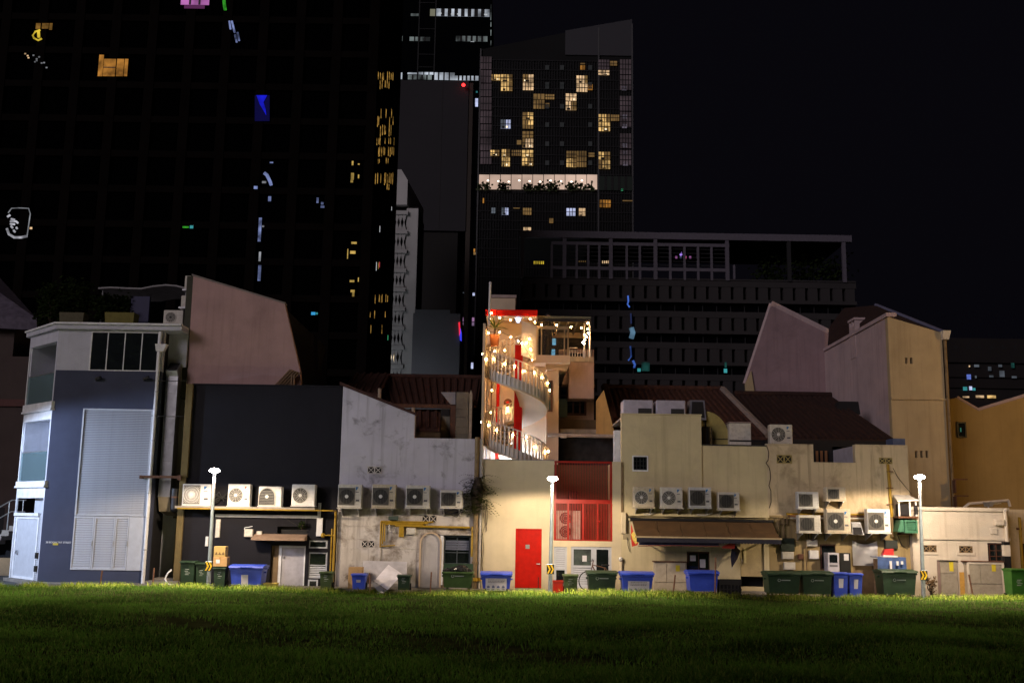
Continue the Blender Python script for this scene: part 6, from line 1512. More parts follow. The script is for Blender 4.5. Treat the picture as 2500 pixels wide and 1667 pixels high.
for x_ in (a[0]+.05, (a[0]+a[1])/2+.08, a[1]-.05): part('post', MB().box(x_-.025, x_+.025, Y0-.62, Y0-.57, a[2], zr_-.2), m_whitemetal, ho)
part('pump', MB().cbox(a[0]+.1, a[0]+.45, Y0-.5, Y0-.1, a[2]+.04, a[2]+.45, .03).cyl((a[0]+.62, Y0-.6, a[2]+.1), (a[0]+.62, Y0-.6, a[2]+.4), .06), m_dark, ho)
part('shelf', MB().box(a[0], a[1], Y0-.65, Y0-.003, a[2]-.03, a[2]+.03), m_rust, ho)
gf = thing('exhaust_fan', 'green box exhaust fan with a square louvre beside the right lamp post', 'exhaust fan', (X(2218, 1301), Y0-.5, Z(2218, 1301)))
a = R(2209, 1269, 2240, 1301, Y0-.7); m_gf = mat('sea_green_paint', (.05, .17, .10), .5, dirt=.3)
part('body', MB().frustum((a[0]-.2, a[0]+.12, Y0-.6, Y0-.02, a[2]+.04), (a[0]-.1, a[0]+.12, Y0-.6, Y0-.02, a[3])), m_gf, gf)
part('louvre_frame', MB().wall(a[0], a[1], a[2], a[3], Y0-.72, Y0-.2, [(a[0]+.05, a[1]-.05, a[2]+.05, a[3]-.05)]), m_gf, gf)
slats(gf, a[0]+.05, a[1]-.05, a[2]+.05, a[3]-.05, Y0-.69, m_gf, .07, .05)
part('back', MB().box(a[0]+.04, a[1]-.04, Y0-.5, Y0-.48, a[2]+.04, a[3]-.04), m_dark, gf)
part('arm', MB().box(a[0], a[1], Y0-.25, Y0-.002, a[2]-.06, a[2]-.003), m_rust, gf)
for (a, b, c, d, mm, lab, cat, nm) in (
    (1906, 1313, 1940, 1345, mat('dark_green_case', (.025, .035, .025), .5), 'dark green pipe box under the lower left outdoor unit', 'electric box', 'pipe_box'),
    (1909, 1346, 1938, 1364, m_acgrey, 'cream fuse box below the dark green pipe box', 'electric box', 'fuse_box'),
    (1914, 1372, 1942, 1390, m_acgrey, 'pale grey gas meter low beside the green bins', 'gas meter', 'gas_meter'),
    (1969, 1317, 1996, 1333, m_acgrey, 'small cream junction box under the looped hose', 'electric box', 'junction_box'),
    (1976, 1343, 1999, 1364, m_whitemetal, 'square white panel box left of the dark kitchen window', 'electric box', 'panel_box'),
    (1949, 1352, 1962, 1365, mat('red_brown_box', (.12, .05, .03), .6), 'small rust-red box right of the cream fuse box', 'electric box', 'alarm_box'),
    (2161, 1318, 2192, 1339, mat('dark_board', (.03, .035, .03), .6), 'dark board on the wall above the blue tarpaulin', 'board', 'dark_board')):
    wbox(nm, lab, cat, a, b, c, d, mm, .12)
single('hose_loop', MB().tube([(X(1970, 1302), Y0-.15, Z(1970, 1302)), (X(1971, 1312), Y0-.16, Z(1971, 1313)), (X(1980, 1318), Y0-.16, Z(1980, 1319)), (X(1990, 1314), Y0-.16, Z(1990, 1314)), (X(1994, 1302), Y0-.15, Z(1994, 1302))], .016), m_cable, 'dark hose looping under the lower left outdoor unit', 'hose', (X(1982, 1319), Y0-.16, Z(1982, 1320)))
single('wall_cable', MB().tube([(X(2190, 1305), Y0-.05, Z(2190, 1305)), (X(2200, 1330), Y0-.05, Z(2200, 1330)), (X(2214, 1338), Y0-.05, Z(2214, 1339)), (X(2220, 1326), Y0-.05, Z(2220, 1326)), (X(2219, 1304), Y0-.05, Z(2219, 1304))], .012), m_cable, 'black cable drooping below the green exhaust fan', 'cable', (X(2205, 1338), Y0-.05, Z(2205, 1340)))
ck = MB()
pts = [(1872, 1090), (1876, 1115), (1870, 1130), (1880, 1150), (1877, 1185), (1882, 1210), (1878, 1240)]
for q0, q1 in zip(pts, pts[1:]): ck.tube([(X(*q0), Y0-.008, Z(*q0)), (X((q0[0]+q1[0])/2+2, q0[1]), Y0-.01, Z((q0[0]+q1[0])/2, (q0[1]+q1[1])/2)), (X(*q1), Y0-.008, Z(*q1))], .014, 5)
single('dead_creeper', ck, m_bark, 'dead creeper stem climbing the joint right of the awning building', 'creeper', (X(1878, 1240), Y0, Z(1878, 1242)))
ov = thing('oven_cabinet', 'white kitchen oven cabinet outside the dark window', 'oven', (X(2035, 1400), Y0-.4, .1))
a = R(2021, 1349, 2049, 1395, Y0-.5)
part('case', MB().cbox(a[0], a[1], Y0-.5, Y0-.05, .1, a[3], .01), mat('lilac_white', (.46, .45, .50), .5), ov)
part('door_glass', MB().box(a[0]+.06, a[1]-.06, Y0-.506, Y0-.501, a[3]-.32, a[3]-.06), m_glass, ov)
part('control', MB().box(a[0]+.06, a[1]-.06, Y0-.506, Y0-.501, a[3]-.45, a[3]-.40), m_print, ov)
nb_ = thing('notice_board', 'black board with pale notices right of the oven cabinet', 'notice board', (X(2062, 1400), Y0-.3, .1))
a = R(2050, 1349, 2076, 1394, Y0-.3)
part('board', MB().box(a[0], a[1], Y0-.33, Y0-.29, .1, a[3]), m_black, nb_)
part('sheet', MB().box(a[0]+.14, a[0]+.30, Y0-.336, Y0-.331, a[3]-.25, a[3]-.04), m_paper, nb_)
for k in range(6): part('tag', MB().box(a[0]+.04+.11*(k % 3), a[0]+.12+.11*(k % 3), Y0-.336, Y0-.331, .42-.12*(k//3), .50-.12*(k//3)), mat('cream_tag', (.35, .30, .2), .7), nb_)

# tiled roof behind the stepped parapet
YI = Y0+3.6
Hr = thing('tiled_roof_house', 'dark tiled roof behind the stepped parapet', 'building', (X(2000, 1070, YI), YI, 0))
el, er = P(1868, 1068, YI), P(2186, 1074, YI); rl_, rr2 = P(1792, 965, YI+5), P(2030, 968, YI+5)
el.z = er.z = (el.z+er.z)/2; rl_.z = rr2.z = (rl_.z+rr2.z)/2
m_tile2 = mat('dark_clay_tile', (.030, .012, .009), .85, var=.35, scale=5, dirt=.5, bump=.3)
roof_slab(Hr, el, er, rl_, rr2, m_tile2); tiles(Hr, el, er, rl_, rr2, m_tile2, .25, .085)
part('ridge', MB().tube([tuple(rl_+Vector((0, 0, .06))), tuple(rr2+Vector((0, 0, .06)))], .14, 8), m_tile2, Hr)
part('eave_board', MB().box(el.x, er.x, YI-.06, YI-.01, el.z-.3, el.z-.06), m_dark, Hr)
part('body', MB().box(el.x+.3, er.x-.3, YI+.2, YI+5, 0, el.z-.2), m_dark, Hr)
part('roof_hatch', MB().frustum((P(2030, 985, YI+3.6).x, P(2092, 985, YI+3.6).x, YI+3.2, YI+4.4, P(2050, 995, YI+3.6).z-.3), (P(2046, 985, YI+3.6).x, P(2092, 985, YI+3.6).x, YI+3.4, YI+4.4, P(2070, 981, YI+3.6).z)), m_dark, Hr)
a = R(2180, 1070, 2210, 1088, Y0+1.); part('blue_tank', MB().box(a[0], a[1], Y0+1., Y0+1.7, zH2-.3, a[3]), mat('dull_blue_tank', (.10, .13, .22), .6), Hr)

# ------------------------------------------------------------------ I: single-storey white building
m_chalk = plaster('chalky_white_render', (.64, .57, .48), .35, streak=.4, stain=(.22, .15, .08), lo=.56, hi=.85)
YI0 = Y0-.25
XI0, XI1 = X(2229, 1350, YI0), X(2466, 1350, YI0); zI = Z(2350, 1247, YI0); zI2 = Z(2350, 1315, YI0)
I = thing('single_storey_building', 'low chalky white building with grey doors at the right end', 'building', ((XI0+XI1)/2, YI0, 0))
iv = [(2253, 1330, 2286, 1347), (2341, 1332, 2374, 1349)]
hd1 = R(2289, 1367, 2342, 1450, YI0); hd1 = (hd1[0], hd1[1], .0, hd1[3]); hwk = R(2412, 1325, 2449, 1371, YI0)
part('wall', MB().wall(XI0, XI1, 0, zI, YI0, YI0+.25, [R(*v, YI0) for v in iv] + [hd1, hwk]), m_chalk, I)
part('body', MB().box(XI0+.02, XI1-.02, YI0+.4, YI0+6, 0, zI-.1), m_dark, I)
part('roof', MB().box(XI0, XI1, YI0+.26, YI0+6, zI-.09, zI-.02), m_concrete, I)
part('parapet_moulding', MB().box(XI0-.05, XI1+.02, YI0-.10, YI0+.28, zI+.002, zI+.12), m_chalk, I)
part('string_course', MB().box(XI0-.03, XI1+.02, YI0-.06, YI0-.002, zI2-.03, zI2+.05), m_chalk, I)
for v in iv:
    breeze(I, *v, mat('brown_vent', (.22, .15, .08), .8, dirt=.4), YI0)
    r_ = R(*v, YI0); part('vent_surround', MB().wall(r_[0]-.07, r_[1]+.07, r_[2]-.08, r_[3]+.07, YI0-.03, YI0-.002, [r_]), m_chalk, I)
m_gdoor = mat('grey_beige_door', (.34, .30, .24), .5, dirt=.35)
d1 = part('grey_door', MB().box(hd1[0]+.13, hd1[1]-.02, YI0+.08, YI0+.13, .12, hd1[3]-.03), m_gdoor, I)
part('jamb', MB().box(hd1[0], hd1[0]+.12, YI0+.04, YI0+.14, .1, hd1[3]), mat('mauve_jamb', (.24, .17, .15), .7), d1)
part('mid_rail', MB().box(hd1[0]+.14, hd1[1]-.03, YI0+.065, YI0+.079, .86, .92), m_gdoor, d1)
part('kick_panel', MB().box(hd1[0]+.17, hd1[1]-.06, YI0+.07, YI0+.079, .2, .8), m_gdoor, d1)
part('yellow_notice', MB().box(X(2320, 1385, YI0), X(2330, 1385, YI0), YI0+.07, YI0+.079, Z(2325, 1395, YI0), Z(2325, 1371, YI0)), mat('notice_yellow', (.62, .50, .03), .6), d1)
framed(I, 2412, 1325, 2449, 1371, YI0+.12, m_brownwood, m_glass, (.5,), (.3, .6), fw=.05, name='window')
part('orange_patch', MB().box(X(2343, 1420, YI0), X(2360, 1420, YI0), YI0-.008, YI0-.002, .15, Z(2350, 1396, YI0)), mat('orange_wall_patch', (.50, .28, .06), .8, dirt=.4), I)
cp_ = thing('meter_cupboard', 'wide grey double-door meter cupboard with a white frame', 'cupboard', (X(2405, 1445, YI0-.35), YI0-.2, .1))
a = R(2362, 1373, 2452, 1448, YI0-.35)
part('case', MB().box(a[0]+.04, a[1]-.04, YI0-.33, YI0-.003, .101, a[3]), m_gdoor, cp_)
part('frame', MB().wall(a[0], a[1], .1, a[3]+.02, YI0-.38, YI0-.335, [(a[0]+.07, a[1]-.07, .17, a[3]-.05)]), m_chalk, cp_)
xm_ = a[0]+(a[1]-a[0])*.36
for (p_, q_) in ((a[0]+.08, xm_-.01), (xm_+.01, a[1]-.08)): part('door', MB().cbox(p_, q_, YI0-.36, YI0-.336, .55, a[3]-.06, .006), m_gdoor, cp_)
part('lower_panel', MB().cbox(a[0]+.08, a[1]-.08, YI0-.358, YI0-.336, .18, .53, .006), m_gdoor, cp_)
part('rust_top', MB().box(a[0]-.05, a[1]+.02, YI0-.40, YI0-.003, a[3]+.022, a[3]+.05), m_rust, cp_)
part('yellow_notice', MB().box(X(2421, 1386, YI0-.36), X(2431, 1386, YI0-.36), YI0-.367, YI0-.361, Z(2426, 1394, YI0-.36), Z(2426, 1376, YI0-.36)), mat('notice_yellow', (.62, .50, .03), .6), cp_)
dp2 = thing('downpipe', 'pale downpipe at the right end of the low white building', 'pipe', (X(2457, 1330, YI0), YI0-.1, Z(2457, 1330, YI0)))
part('pipe', MB().cyl((X(2457, 1290, YI0-.1), YI0-.1, Z(2457, 1328, YI0-.1)), (X(2456, 1290, YI0-.1), YI0-.1, zI+.05), .06), m_chalk, dp2, True)
part('elbow', MB().sphere((X(2456, 1250, YI0-.1), YI0-.1, zI+.06), .075, 8, 5), m_chalk, dp2, True)
sp = thing('striped_post', 'black and white guard post at the corner of the low white building', 'post', (X(2459, 1442, YI0-.2), YI0-.25, 0))
xs2 = X(2459, 1390, YI0-.2)
for k, (y0_, y1_, m_) in enumerate(((1442, 1401, mat('mauve_white', (.42, .37, .38), .6)), (1401, 1357, m_black), (1357, 1330, m_chalk), (1330, 1322, m_black))): part('band', MB().box(xs2-.11+.003*k, xs2+.11-.003*k, YI0-.3, YI0-.12, max(Z(2459, y0_, YI0-.2), 0.1)+.002, Z(2459, y1_, YI0-.2)), m_, sp)
wbox('wall_lamp_box', 'cream box light high on the right of the low white building', 'light', 2431, 1268, 2453, 1282, m_chalk, .2, YI0)
wbox('vent_grille', 'small square white vent grille left of the downpipe', 'vent', 2418, 1289, 2436, 1304, m_chalk, .04, YI0)
yw = P(2491, 1300, YI0+.5)
gy = thing('gas_pipe', 'yellow gas riser at the far right edge', 'pipe', (yw.x, yw.y, 0))
part('riser', MB().cyl((yw.x, yw.y, .1), (yw.x, yw.y, Z(2491, 1262, YI0+.5)), .05), m_yellow, gy, True)
part('valve', MB().cyl((yw.x-.12, yw.y, Z(2491, 1290, YI0+.5)), (yw.x+.05, yw.y, Z(2491, 1290, YI0+.5)), .04), m_rust, gy)
RW = thing('yard_wall_building', 'ochre yard wall beyond the low white building', 'building', (X(2485, 1400, YI0+.7), YI0+.7, 0))
part('wall', MB().box(XI1+.05, XI1+6, YI0+.7, YI0+1., 0, Z(2480, 1243, YI0+.7)), m_cream3, RW)
part('doorway', MB().box(X(2494, 1360, YI0+.69), XI1+3, YI0+.68, YI0+.698, .1, Z(2494, 1326, YI0+.69)), m_dark, RW)
rp_ = thing('roof_pipes', 'pale pipe frame lying on the roof of the low white building', 'pipes', (X(2400, 1235, YI0+2), YI0+2, zI))
part('pipe', MB().pipe([tuple(P(2352, 1240, YI0+2)), tuple(P(2366, 1229, YI0+2)), tuple(P(2462, 1221, YI0+2)), tuple(P(2466, 1236, YI0+2))], .05), m_chalk, rp_)
part('foot', MB().box(P(2352, 1240, YI0+2).x, P(2466, 1240, YI0+2).x, YI0+1.95, YI0+2.05, zI-.02, zI+.02), m_chalk, rp_)
c_ = P(2413, 1234, YI0+1.2); sk_ = thing('flood_light', 'small floodlight on the roof edge of the low white building', 'light', tuple(c_))
part('head', MB().frustum((c_.x-.1, c_.x+.1, c_.y-.1, c_.y+.1, c_.z-.03), (c_.x-.16, c_.x+.16, c_.y-.16, c_.y+.06, c_.z+.12)), m_steel, sk_)
part('arm', MB().cyl((c_.x, c_.y, c_.z+.05), (c_.x+.5, c_.y+.1, c_.z+.09), .02).cyl((c_.x, c_.y, zI), (c_.x, c_.y, c_.z), .025), m_steel, sk_)
# ------------------------------------------------------------------ tall gabled building at right, behind the row
m_tallfront = plaster('ochre_cream_render', (.46, .365, .215), .4, streak=.45, stain=(.2, .13, .06), lo=.58, hi=.9)
m_tallside = plaster('glow_tinted_cream_render', (.50, .39, .40), .42, streak=.5, stain=(.18, .12, .13), lo=.58, hi=.9)  # pinkish city glow put into the side wall's colour
YJ, YK = 42.0, 50.7
XJ0, XJ1 = 15.25, 17.42
J = thing('gabled_building', 'tall ochre and mauve gabled building rising behind the right end of the row', 'building', (XJ0, YJ, 0))
zf0, zf1 = Z(2165, 773, YJ), Z(2297, 812, YJ)
sl1 = [R(2210, 873, 2216, 888, YJ), R(2222, 873, 2228, 888, YJ), R(2234, 1100, 2240, 1117, YJ), R(2247, 1100, 2253, 1117, YJ), R(2260, 1100, 2266, 1117, YJ)]
zf_low = min(zf0, zf1) - .01
part('front_wall', MB().wall(XJ0, XJ1, 0, zf_low, YJ, YJ+.3, sl1), m_tallfront, J)
part('front_gable', MB().prism([(XJ0, zf_low), (XJ1, zf_low), (XJ1, zf1), (XJ0, zf0)], YJ, YJ+.3), m_tallfront, J)
for r_ in sl1: part('slot_window', MB().box(r_[0]-.01, r_[1]+.01, YJ+.22, YJ+.24, r_[2]-.01, r_[3]+.01), m_dark, J)
part('string_course', MB().box(XJ0, XJ1+.04, YJ-.05, YJ-.002, Z(2240, 976, YJ), Z(2240, 972, YJ)), m_tallfront, J)
zk = Z(2020, 858, YK)
part('side_wall', MB().prismx([(YJ+.31, 0), (YK, 0), (YK, zk), (YJ+.31, zf0-.02)], XJ0+.002, XJ0+.3), m_tallside, J)
part('side_coping', MB().prismx([(YJ-.05, zf0), (YK, zk), (YK, zk+.14), (YJ-.05, zf0+.16)], XJ0-.06, XJ0+.35), m_tallside, J)
part('body', MB().prismx([(YJ+.32, 0), (YK+6, 0), (YK+6, zk), (YK, zk-.3), (YJ+.32, zf0-.6)], XJ0+.31, XJ1-.02), m_dark, J)
gp2 = [(1819, 936), (1886, 743), (2023, 812), (2020, 858), (2026, 968), (1846, 968)]
part('rear_gable', MB().prism([(P(x, y, YK).x, P(x, y, YK).z) for x, y in gp2], YK, YK+.3), plaster('dimmed_mauve_render', (.30, .21, .225), .4, streak=.4, stain=(.09, .06, .07)), J)  # mauve darkened: the dimmer light on this gable put into its colour
qa, qb = P(1886, 743, YK), P(2023, 812, YK)
part('rear_coping', MB().tube([tuple(qa+Vector((-.05, .1, .05))), tuple(qb+Vector((0, .1, .05)))], .16, 6), m_tallside, J)
qc = P(1819, 936, YK)
part('rear_coping', MB().tube([tuple(qc+Vector((0, .1, .0))), tuple(qa+Vector((-.05, .1, .05)))], .10, 6), m_tallside, J)
part('rear_base', MB().box(P(1819, 960, YK).x, XJ0, YK+.02, YK+6, 0, P(1846, 966, YK).z), m_dark, J)
part('corner_light_patch', MB().prism([(P(x, y, YK-.1).x, P(x, y, YK-.1).z) for x, y in ((1819, 938), (1834, 905), (1842, 956), (1820, 956))], YK-.12, YK-.002), m_tallfront, J)  # ochre patch: warm light on the gable corner put into the colour
r0_, r1_ = P(2138, 745, YJ+5), P(2308, 812, YJ+.2)
V = [P(2138, 745, YJ+5), P(2309, 813, YJ+.1), P(2165, 776, YJ+.1)]
part('roof_edge', MB().tube([tuple(V[0]), tuple(V[1])], .09, 6), mat('slate_blue_trim', (.13, .13, .20), .6), J)
part('roof', MB().add([tuple(P(2023, 800, YK-.2)), tuple(P(2060, 752, YK+1)), tuple(V[0]), tuple(V[1]+Vector((0, 0, -.08))), tuple(Vector((XJ0+.2, YJ+.3, zf0-.05))), tuple(P(2024, 852, YK-.2))], [(0, 5, 4, 2, 1), (4, 3, 2)]), m_tile2, J)
ch_ = P(2106, 812, 46.4); cz = Z(2106, 785, 46.4)
cm = part('chimney', MB().box(XJ0-.02, XJ0+.4, 46.0, 46.8, zk-1, cz-.25), m_tallside, J)
for y_ in (46.0, 46.36, 46.7): part('chimney_leg', MB().box(XJ0-.02, XJ0+.4, y_, y_+.1, cz-.25, cz), m_tallside, cm)
part('chimney_cap', MB().box(XJ0-.06, XJ0+.44, 45.95, 46.85, cz, cz+.1), m_tallside, cm)
ev = thing('eaves_pipe', 'dark drain pipe with brackets down the right corner of the ochre gable', 'pipe', (XJ1+.1, YJ-.1, Z(2325, 1235, YJ)))
part('pipe', MB().cyl((XJ1+.08, YJ-.08, 2.9), (XJ1+.08, YJ-.08, zf1-.2), .06), m_rot, ev, True)
part('hopper', MB().frustum((XJ1-.02, XJ1+.2, YJ-.2, YJ+.05, zf1-.3), (XJ1-.05, XJ1+.28, YJ-.25, YJ+.1, zf1+.05)), m_acgrey, ev)
for y in (1172, 1212): z_ = Z(2330, y, YJ); part('bracket_frame', MB().box(XJ1-.0, XJ1+.55, YJ-.4, YJ-.36, z_, z_+.05).box(XJ1+.05, XJ1+.09, YJ-.4, YJ-.002, z_-.5, z_), m_rust, ev)
# ochre wall at the far right
YL = 44.5
Lr = thing('ochre_building', 'sodium-lit ochre wall with a dipping parapet at the right edge', 'building', (P(2420, 1240, YL).x, YL, 0))
pp_ = [(2322, 1250), (2322, 985), (2336, 971), (2390, 1001), (2500, 968), (2760, 890), (2760, 1250)]
pz = [(P(x, y, YL).x, P(x, y, YL).z if y < 1200 else 0) for x, y in pp_]
pz[0] = (XJ1+.12, 0); pz[1] = (XJ1+.12, pz[1][1])
m_ochre = plaster('ochre_render', (.30, .205, .075), .45, streak=.5, stain=(.2, .12, .04), lo=.58, hi=.9)
part('wall', MB().prism(pz, YL, YL+.3), m_ochre, Lr)
part('coping', MB().tube([(pz[2][0], YL+.1, pz[2][1]), (pz[3][0], YL+.1, pz[3][1]), (pz[4][0], YL+.1, pz[4][1]), (pz[5][0], YL+.1, pz[5][1])], .12, 6), m_mauve, Lr)
w_ = framed(Lr, 2336, 1030, 2358, 1068, YL-.01, m_black, m_glass, fw=.05, depth=.07)
a = R(2344, 1044, 2347, 1054, YL-.05); part('green_glint', MB().box(a[0], a[1], YL-.055, YL-.05, a[2], a[3]), glow('green_glint', (.2, .9, .6), .12), w_)
part('body', MB().box(pz[0][0]+.1, pz[-1][0], YL+.31, YL+8, 0, 6.5), m_dark, Lr)
# ------------------------------------------------------------------ far left: house across the side street
m_night = plaster('dark_brown_render', (.075, .055, .05), .4)
YV = 52.0
Vh = thing('side_street_house', 'unlit house with a sloping roof across the side street on the left', 'building', (P(20, 1400, YV).x, YV, 0))
xl, xr = P(-220, 1100, YV).x, P(64, 1000, YV).x
part('wall', MB().box(xl, xr, YV, YV+9, 0, P(40, 870, YV).z), m_night, Vh)
part('upper_wall', MB().box(xl, P(30, 800, YV).x, YV+.3, YV+8.6, P(40, 870, YV).z, P(30, 770, YV).z), m_night, Vh)
e_ = [P(-220, 690, YV+3), P(86, 780, YV-.4), P(86, 815, YV-.4), P(-220, 760, YV-.4)]
part('roof', MB().add([tuple(P(-220, 560, YV+6)), tuple(P(0, 678, YV+6)), tuple(P(90, 778, YV-.4)), tuple(P(-220, 752, YV-.4)), tuple(P(-220, 790, YV-.3)), tuple(P(90, 806, YV-.3))], [(0, 3, 2, 1), (3, 4, 5, 2)]), mat('dusk_slate', (.10, .085, .12), .8, var=.3), Vh)
part('floor_band', MB().box(xl, xr+.05, YV-.12, YV-.002, P(30, 992, YV).z, P(30, 975, YV).z), mat('dull_red_band', (.10, .04, .035), .8), Vh)
part('doorway', MB().box(xl+2, xr-.6, YV-.02, YV-.003, 0, 2.6), m_dark, Vh)
YW = 42.
stp = thing('entrance_stair', 'concrete entrance stair with a steel handrail at the left edge', 'stair', (P(15, 1400, YW).x, YW, 0))
x_r = P(40, 1330, YW).x; zL = P(30, 1283, YW).z
part('landing', MB().box(P(22, 1290, YW).x, x_r+.4, YW, YW+1.6, zL-.2, zL), m_concrete, stp)
for k in range(9):
    x1_ = P(22, 1290, YW).x - .28*k; z1_ = zL - .17*(k+1)
    part('step', MB().box(x1_-.28, x1_, YW, YW+1.6, z1_-.22, z1_), m_concrete, stp)
part('soffit_wall', MB().box(P(-80, 1300, YW).x, x_r+.4, YW+1.0, YW+1.6, 0, zL-.2), m_dark, stp)
part('plinth', MB().box(P(-90, 1380, YW-.6).x, P(27, 1380, YW-.6).x, YW-.6, YW-.1, 0, P(14, 1362, YW-.6).z), plaster('sandy_plinth', (.38, .27, .15), .5), stp)
m_rail = mat('bright_steel_rail', (.55, .55, .52), .3, .8)
for dz in (.55, 1.0):
    a, b, c = P(22, 1290, YW), P(-60, 1290, YW), x_r
    part('handrail', MB().tube([(a.x-2.4, YW+.05, zL-1.45+dz), (a.x, YW+.05, zL+dz), (c+.2, YW+.05, zL+dz)], .025), m_rail, stp)
for k in range(6): xq = x_r + .1 - k*.55; zq = zL if xq > a.x else zL - (a.x-xq)*.6; part('rail_post', MB().cyl((xq, YW+.05, zq-.1), (xq, YW+.05, zq+1.0), .02), m_rail, stp)
# ------------------------------------------------------------------ city behind
def lit(parent, px0, py0, px1, py1, Y, m, bars=0, hbars=0, name='lit_window'):
    x0, x1, z0, z1 = R(px0, py0, px1, py1, Y)
    w = part(name, MB().box(x0, x1, Y-.06, Y-.02, z0, z1), m, parent)
    t = (x1-x0)*.035
    for k in range(bars):
        x_ = x0+(x1-x0)*(k+1)/(bars+1); part('mullion', MB().box(x_-t, x_+t, Y-.12, Y-.065, z0, z1), m_black, w)
    for k in range(hbars):
        z_ = z0+(z1-z0)*(k+1)/(hbars+1); part('transom', MB().box(x0, x1, Y-.115, Y-.062, z_-t, z_+t), m_black, w)
    return w
HOT = glow('bright_spot', (1., .82, .55), 1.6)
WARM = glow('warm_room', (1., .62, .22), .62, .65, .8)
WARM2 = glow('pale_warm_room', (1., .66, .36), .62, .6, .8)
DIMW = glow('dim_warm_room', (1., .58, .20), .14, .5, .5)
ORNG = glow('orange_room', (1., .42, .07), .30, .6, .9)
COOL = glow('cool_room', (.62, .68, 1.), .75, .4, .6)
DIMC = glow('dim_cool_room', (.65, .75, .9), .10, .5, .3)
PINK = glow('dim_pink_blind', (.75, .52, .60), .045, .5, .25)
# --- black tower on the left
m_tow = mat('black_cladding', (0.0018, 0.0015, 0.0015), .9, var=.3, scale=.3, spec=.05)
m_towf = mat('dark_bronze_frame', (0.0038, 0.0026, 0.0021), .9, var=.3, scale=.5, spec=.05)
m_towg = mat('black_glass', (0.0009, 0.0009, 0.0011), .9, spec=.0)
YT1 = 95.
TW = thing('black_tower', 'huge black gridded tower filling the upper left sky', 'building', (-35, YT1, 0))
xr_ = -13.35; px_w = 3.55; pz_h = 3.42; zt0 = P(830, 950, YT1).z
ztop = 68.; xl_ = xr_ - px_w*17
part('body', MB().box(xl_, xr_-.02, YT1+.35, YT1+20, 0, ztop), m_tow, TW)
zs_ = P(760, 553, YT1).z                      # a spandrel line read off the photograph
zlist = [zs_ + pz_h*k for k in range(-7, 12)]
w0 = None
for i in range(17):
    xa_ = xr_ - .55 - px_w*(i+1)
    for j, z_ in enumerate(zlist[:-1]):
        if z_ < 11 or z_ > ztop-3: continue
        if P(0, 0, YT1).x - 3 > xa_ + px_w: continue
        if w0 is None: w0 = part('window', MB().box(xa_+.45, xa_+px_w-.45, YT1+.28, YT1+.34, z_+.35, z_+pz_h-.35), m_towg, TW); wb0 = (xa_, z_)
        else: again(w0, dx=xa_-wb0[0], dz=z_-wb0[1])
for i in range(18): x_ = xr_ - .35 - px_w*i; part('pier', MB().box(x_-.45, x_+.42, YT1, YT1+.34, 0, ztop), m_towf, TW)
for z_ in zlist: part('spandrel', MB().box(xl_, xr_-.01, YT1+.06, YT1+.33, z_-.32, z_+.32), m_towf, TW)
# its right flank: close-set fins, reflections between them put in as glowing strips
first = None
for k in range(26):
    y_ = YT1 + .6 + k*.76
    if first is None: first = part('fin', MB().box(xr_-.02, xr_+.06, y_-.10, y_+.10, 8, ztop), m_towf, TW)
    else: again(first, dy=k*.76)
part('flank_glass', MB().box(xr_-.015, xr_+.02, YT1+.4, YT1+20, 8, ztop-.5), m_towg, TW)
rr = random.Random(31)
GOLD = glow('golden_reflection', (1., .55, .12), .34, .8, 2.); RED_ = glow('red_reflection', (1., .12, .15), .5); WHT = glow('white_light_and_reflection', (.9, .95, 1.), .5); GRN = glow('green_light_and_reflection', (.1, .8, .35), .45)
def flank(px, py0, py1, m):
    f = (px-1250)/F_PX; y_ = None
    # depth on the flank plane x = xr_ for this pixel column
    lo, hi = YT1, YT1+20
    for _ in range(30):
        mid = (lo+hi)/2
        if P(px, (py0+py1)/2, mid).x < xr_+.03: hi = mid
        else: lo = mid
    y_ = (lo+hi)/2
    k = round((y_-YT1-.6)/.76 - .5)
    y_ = YT1 + .6 + (k+.5)*.76
    z0, z1 = P(px, py1, y_).z, P(px, py0, y_).z
    part('flank_reflection', MB().box(xr_+.022, xr_+.055, y_-.2, y_+.2, z0, z1), m, TW)
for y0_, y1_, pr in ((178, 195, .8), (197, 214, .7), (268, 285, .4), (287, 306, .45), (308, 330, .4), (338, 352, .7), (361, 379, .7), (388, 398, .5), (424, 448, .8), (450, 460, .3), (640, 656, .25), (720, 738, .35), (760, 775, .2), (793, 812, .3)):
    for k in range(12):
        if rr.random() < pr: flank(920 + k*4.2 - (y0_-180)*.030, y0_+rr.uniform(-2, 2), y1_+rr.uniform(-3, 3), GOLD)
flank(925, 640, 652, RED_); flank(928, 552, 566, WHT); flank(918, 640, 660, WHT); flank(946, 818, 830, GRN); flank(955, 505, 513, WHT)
YS1 = YT1 - .02
BLU = glow('blue_room', (.01, .015, 1.), .6, .8, .35); PUR = glow('purple_room', (.8, .25, .75), .45, .4, .6); YEL = glow('yellow_room', (1., .72, .06), .5, .6, .8)
LBL = glow('pale_blue_glint', (.40, .50, 1.), .30, .8, .8); WGL = glow('white_glint', (.75, .78, .85), .22, .8, .7); CYN = glow('cyan_glint', (.1, .7, .75), .35, .5, .5); GRE = glow('green_glint_far', (.08, .8, .05), .35, .5)
lit(TW, 241, 135, 252, 187, YS1, ORNG); lit(TW, 253, 145, 282, 187, YS1, ORNG, 0, 1); lit(TW, 285, 145, 302, 187, YS1, ORNG); lit(TW, 304, 145, 312, 187, YS1, ORNG)
lit(TW, 442, -6, 511, 13, YS1, PUR, 2); lit(TW, 450, 14, 500, 22, YS1, glow('purple_sill', (.7, .15, .6), .12))
for r_ in ((88, 58, 99, 72), (103, 58, 119, 71), (121, 58, 128, 74)): lit(TW, *r_, YS1, glow('amber_room', (.9, .45, .08), .18, .6, 1.))
